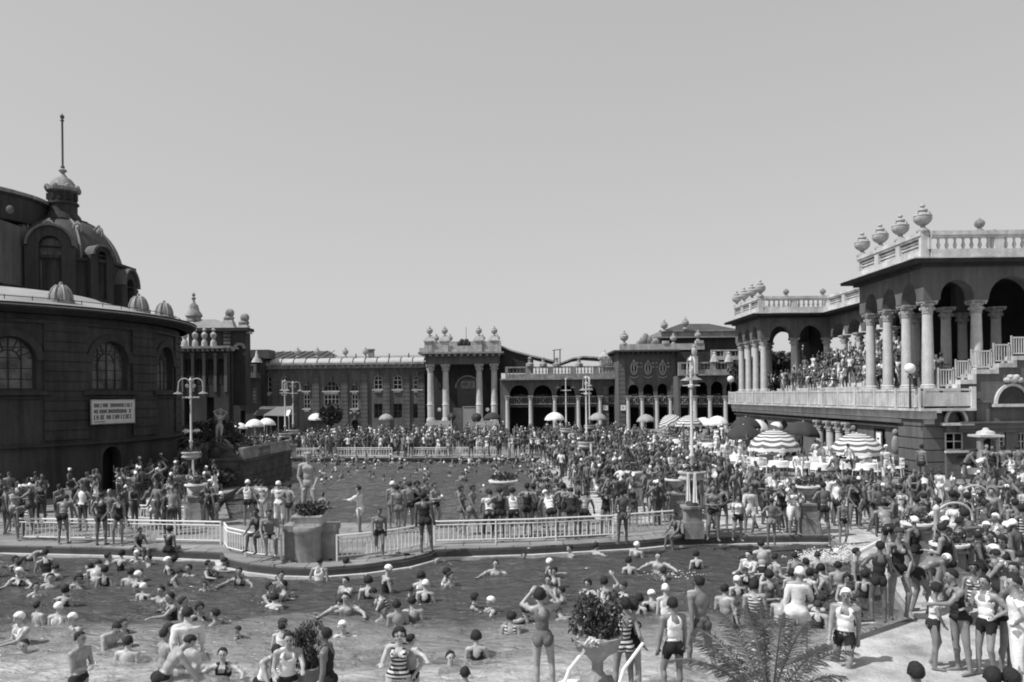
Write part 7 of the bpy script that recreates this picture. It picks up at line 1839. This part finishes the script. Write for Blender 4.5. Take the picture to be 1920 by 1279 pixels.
addfill(G((240, 970), (410, 968), (415, 935), (380, 905), (250, 905)), .8, 3, 0, 'near the left lamp post', 'bathers by the round hall')
addfill(G((850, 1002), (1250, 992), (1250, 975), (1120, 982), (850, 988)), .55, 4, 0, 'behind the long railing', 'bathers on the promenade')
addfill([G((1128, 975))[0], G((1300, 1002))[0], G((1560, 1000))[0], (11.2, 33.5), (11.0, 41), (12, 50), (13, 62), (FR.x + .2, FR.y - .2)], 1.3, 5, 0, 'in the dense crowd', 'bathers in the dense crowd')
addfill([G((1575, 1000))[0], (RB[1].x + .4, RB[1].y), (RB[2].x + .4, RB[2].y), (RB[3].x + 1.2, RB[3].y + .6), (15.5, 20.5), (22, 29), (22, 34.0), (11.5, 34.2)], 1.3, 6, 0, 'in the right crowd', 'bathers on the right bank')
addfill([(FL.x + .4, FL.y + .8), (FR.x, FR.y + .8), (13, 67), (13.5, 80), (-24, 80), (-26, 66)], .95, 7, 0, 'on the far court', 'bathers on the far court')
addfill([(13.5, 80), (13, 96), (-24, 100), (-28, 80)], .3, 8, 0, 'on the far court', 'bathers on the far court')
addfill([(-30, 52), (-19.5, 56), (-19.5, 64), (-32, 64)], .75, 9, lambda a, b_: 0.0, 'on the left terrace', 'bathers on the left terrace', white=.3)
addfill([tuple(q) for q in [(pp[0][0] + .6, pp[0][1]), (pp[2][0] + .8, pp[2][1]), (pp[4][0] + .8, pp[4][1] + .8), (pp[6][0], pp[6][1] + .6), (19, 36.4), (18.4, 40), (18.4, 66), (18.5, 80)]], .42, 10, .75, 'on the raised terrace', 'people on the raised terrace', seated=True, white=.5)
addfill([(20.4, 39), (21.2, 39), (21.2, 69), (20.4, 69)], .9, 11, ZP - .06, 'on the upper gallery', 'people on the upper gallery', white=.3)
addfill([(20.9, 46), (26.8, 46), (26.8, 62), (20.9, 62)], 2.6, 12, lambda a, b_: ZP - .06 + .24 * max(0, min(9, int((a - XC - .8) / .55) + 1)), 'on the gallery stair', 'people on the gallery stair', seated=True, white=.25)
addfill([(20.6, 63.6), (25, 63.6), (25, 69), (20.6, 69)], .9, 13, ZP - .06, 'in the far loggia', 'people on the upper gallery', white=.3)
addfill([(21, 39.6), (22.2, 39.6), (22.2, 44), (21, 44)], .8, 14, ZP - .06, 'in the near loggia', 'people on the upper gallery', white=.3)
addfill(G((1770, 1125), (1950, 1100), (1950, 1300), (1862, 1298), (1825, 1200)), 1.7, 15, 0, 'at the bottom right', 'bathers on the right bank')
# swimmers
rs = random.Random(9)
MAINP = [tuple(p)[:2] for p in (gz(440, 970), gz(1105, 970), FR, FL)]
def swim(n, poly, where, grp, seed, bias=None, dep=(1.15, 1.5)):
    r = random.Random(seed); xs = [p[0] for p in poly]; ys = [p[1] for p in poly]; k = 0; t = 0
    while k < n and t < 20000:
        t += 1
        a, b_ = r.uniform(min(xs), max(xs)), r.uniform(min(ys), max(ys))
        if not inpoly(a, b_, poly) or (bias and r.random() > bias(a, b_)): continue
        if any((a - q[0]) ** 2 + (b_ - q[1]) ** 2 < .5 for q in occupied): continue
        d = rnd(r, 0, where, grp, water=True, white=0); d['p'] = (a, b_); dp = r.uniform(*dep); d['z'] = -.3 - dp * d['sc']; d['dep'] = dp; d['skin'] = r.uniform(.25, .45); POOL.append(d); k += 1
        occupied.append((a, b_))
swim(120, MAINP, 'in the main pool', 'swimmers in the main pool', 1, lambda a, b_: .25 + .75 * (b_ > 48), (1.22, 1.5))
swim(45, [tuple(p)[:2] for p in (gz(985, 862), gz(1012, 866), gz(1120, 975), gz(1040, 972))], 'by the main pool edge', 'swimmers in the main pool', 2, None, (.8, 1.3))
swim(30, [tuple(p)[:2] for p in (gz(560, 864), gz(1000, 866), gz(1000, 862), gz(560, 861))] if False else [(FL.x + 1, FL.y - 1.6), (FR.x - 1, FR.y - 1.6), (FR.x - .5, FR.y - .5), (FL.x + .5, FL.y - .5)], 'at the far pool edge', 'swimmers in the main pool', 3, None, (.9, 1.4))
NP = [tuple(gz(*p))[:2] for p in ((-40, 1060), (420, 1068), (900, 1055), (1480, 1030), (1620, 1085), (1640, 1165), (1300, 1180), (500, 1200), (-40, 1210))]
swim(26, NP, 'in the near pool', NEARPOOL, 4, None, (1.1, 1.5))
swim(16, [tuple(gz(*p))[:2] for p in ((1400, 1050), (1600, 1060), (1620, 1150), (1380, 1160))], 'in the near pool, right end', NEARPOOL, 5, None, (.8, 1.2))
swim(14, [tuple(gz(*p))[:2] for p in ((-20, 1048), (420, 1055), (400, 1090), (-20, 1095))], 'below the straight railing', NEARPOOL, 6, None, (1.0, 1.45))
POOL.sort(key=lambda d: d['p'][1])
NIND = 296 - len(PEOPLE)
near, far = POOL[:NIND], POOL[NIND:]
for d in near:
    dep = d.get('dep')
    place(d['pose'], (d['p'][0], d['p'][1], d['z']), d['rot'], d['wk'], d['skin'], d['cap'], d['sc'], d['where'], d['grp'], depth=None if dep is None else ('shoulder deep' if dep > 1.25 else 'chest deep' if dep > 1.0 else 'waist deep'))
# everyone farther off: past counting, one mass
TONE = {k: v[0] for k, v in WEARS.items()}
LOWC = {}
def lowcols(pose, wk, cap):
    key = (pose, wk, cap)
    if key in LOWC: return LOWC[key]
    L = POSE[pose].L; F_ = L['F']; col = np.full(len(F_), -1.0)
    for gm in TONE[wk]:
        m = region(L, gm[0]); k = m[F_].sum(1) >= 2; col[k] = gm[1] * (.6 if len(gm) > 2 else 1)
    m = region(L, 'cap' if cap else ('hair_bob' if pose[0] == 'f' else 'hair_short')); k = m[F_].sum(1) >= 2
    col[k] = .8 if cap == 'w' else .03
    LOWC[key] = col
    return col
VV = []; FF = []; CC = []; off_ = 0
for d in far:
    L = POSE[d['pose']].L; V = L['V'] * d['sc']; c, s = math.cos(d['rot']), math.sin(d['rot'])
    W_ = np.stack([V[:, 0] * c - V[:, 1] * s + d['p'][0], V[:, 0] * s + V[:, 1] * c + d['p'][1], V[:, 2] + d['z']], 1)
    VV.append(W_); FF.append(L['F'] + off_); off_ += len(V)
    col = lowcols(d['pose'], d['wk'], d['cap']).copy(); col[col < 0] = d['skin'] * .5; CC.append(col)
VV = np.concatenate(VV); FF = np.concatenate(FF); CC = np.concatenate(CC)
me = bpy.data.meshes.new('crowd')
me.vertices.add(len(VV)); me.vertices.foreach_set('co', VV.ravel())
me.loops.add(len(FF) * 3); me.loops.foreach_set('vertex_index', FF.ravel().astype(np.int32))
me.polygons.add(len(FF)); me.polygons.foreach_set('loop_start', np.arange(0, len(FF) * 3, 3, dtype=np.int32)); me.polygons.foreach_set('loop_total', np.full(len(FF), 3, dtype=np.int32))
me.update(calc_edges=True)
me.polygons.foreach_set('use_smooth', [True] * len(me.polygons))
at_ = me.color_attributes.new('tone', 'FLOAT_COLOR', 'CORNER')
at_.data.foreach_set('color', np.repeat(np.stack([CC, CC, CC, np.ones_like(CC)], 1), 3, axis=0).ravel())
mc_ = bpy.data.materials.new('crowd'); mc_.use_nodes = True
n_ = mc_.node_tree.nodes.new('ShaderNodeAttribute'); n_.attribute_name = 'tone'
mc_.node_tree.links.new(n_.outputs['Color'], mc_.node_tree.nodes['Principled BSDF'].inputs['Base Color'])
mc_.node_tree.nodes['Principled BSDF'].inputs['Roughness'].default_value = .6
me.materials.append(mc_)
co = link_mesh(me, 'crowd')
struct(co, 'stuff', 'dense crowd of bathers filling the far court, galleries and terraces', 'crowd')
# churned water round the bathers nearest us, and the splash in front of the handrail
rf = random.Random(31)
b = MB()
for q in PEOPLE:
    o = q['o']; x, y, z = o.location
    if z > -.5 or y > 29: continue
    for k in range(9):
        a = rf.random() * 6.28; r_ = rf.uniform(.18, .5); s_ = rf.uniform(.005, .02); cx_, cy_ = x + r_ * math.cos(a), y + r_ * math.sin(a)
        t_ = a + PI / 2 + rf.uniform(-.4, .4); l_ = s_ * rf.uniform(1.5, 4)
        ux, uy = math.cos(t_), math.sin(t_)
        b.add([(cx_ - ux * l_, cy_ - uy * l_, -.262), (cx_ + uy * s_, cy_ - ux * s_, -.255), (cx_ + ux * l_, cy_ + uy * l_, -.262), (cx_ - uy * s_, cy_ + ux * s_, -.258)], [(0, 1, 2, 3)])
M_foam = mat('foam', .3, .6, .2, 5)
struct(b.build('water_foam', M_foam), 'stuff', 'pale flecks of foam on the water round the bathers', 'foam')
b = MB()
for (px, py, n_, sx_, sz_) in ((1545, 1056, 900, .75, .16), (1590, 1050, 600, .5, .2), (1522, 1050, 200, .3, .12), (1262, 1078, 80, .8, .02)):
    c_ = gz(px, py, -.3)
    for k in range(n_):
        p = Vector((c_.x + rf.gauss(0, sx_ * .5), c_.y + rf.gauss(0, .2), -.28 + abs(rf.gauss(0, sz_)))); s_ = rf.uniform(.005, .02)
        b.ball(p, (s_ * 1.8, s_, s_), 5, 3)
struct(b.build('splash', mat('splash_white', .8, .5, .1, 5)), 'stuff', 'white spray thrown up by a swimmer near the handrail', 'splash')
# ---- labels: each description is made to single out one figure
def nth(i, n):
    if n == 1: return ''
    if i == 0: return ', leftmost'
    if i == n - 1: return ', rightmost'
    return ', ' + (ORD[i].replace('from the left', 'from left') if i < 18 else '%dth from left' % (i + 1))
byd = {}
for q in PEOPLE: byd.setdefault(q['desc'], []).append(q)
for d, qs in byd.items():
    qs.sort(key=lambda q: q['sx'])
    for i, q in enumerate(qs):
        q['o']['label'] = d + nth(i, len(qs))
SHORT = [(' and white cap', ', capped'), (' and dark shorts', ' and shorts'), ('dark bathing costume', 'dark costume'), ('dark legged swimsuit', 'legged swimsuit'), ('walking, walking', 'walking'), ('one hand at brow', 'hand at brow'), ('hands clasped low', 'hands clasped'),
    ('standing, profile', 'profile'), ('beside the shower posts', 'by the showers'), ('hands behind back', 'hands behind'), ('by the main pool', 'by the pool'), ('against the right half of', 'against right half of'), (', leaning to the main pool', ', by the main pool'), (' and dark trunks', ' and trunks'), ('in the near pool', 'near pool'), (' of the ', ' of '), (' at the ', ' at '), ('and dark cap', 'dark capped'), ('half turned', 'turned'), (' deep', ' deep')]
for q in PEOPLE:
    for a_, b_ in SHORT:
        if len(q['o']['label'].split()) > 16: q['o']['label'] = q['o']['label'].replace(a_, b_)
from collections import Counter
print([q['o']['label'] for q in PEOPLE if len(q['o']['label'].split()) > 16])
print('DUP', [k for k, v in Counter(q['o']['label'] for q in PEOPLE).items() if v > 1])
print('PEOPLE', len(PEOPLE), 'crowd', len(far), 'maxwords', max(len(q['o']['label'].split()) for q in PEOPLE))
print([q['o']['label'] for q in PEOPLE if len(q['o']['label'].split()) > 16])
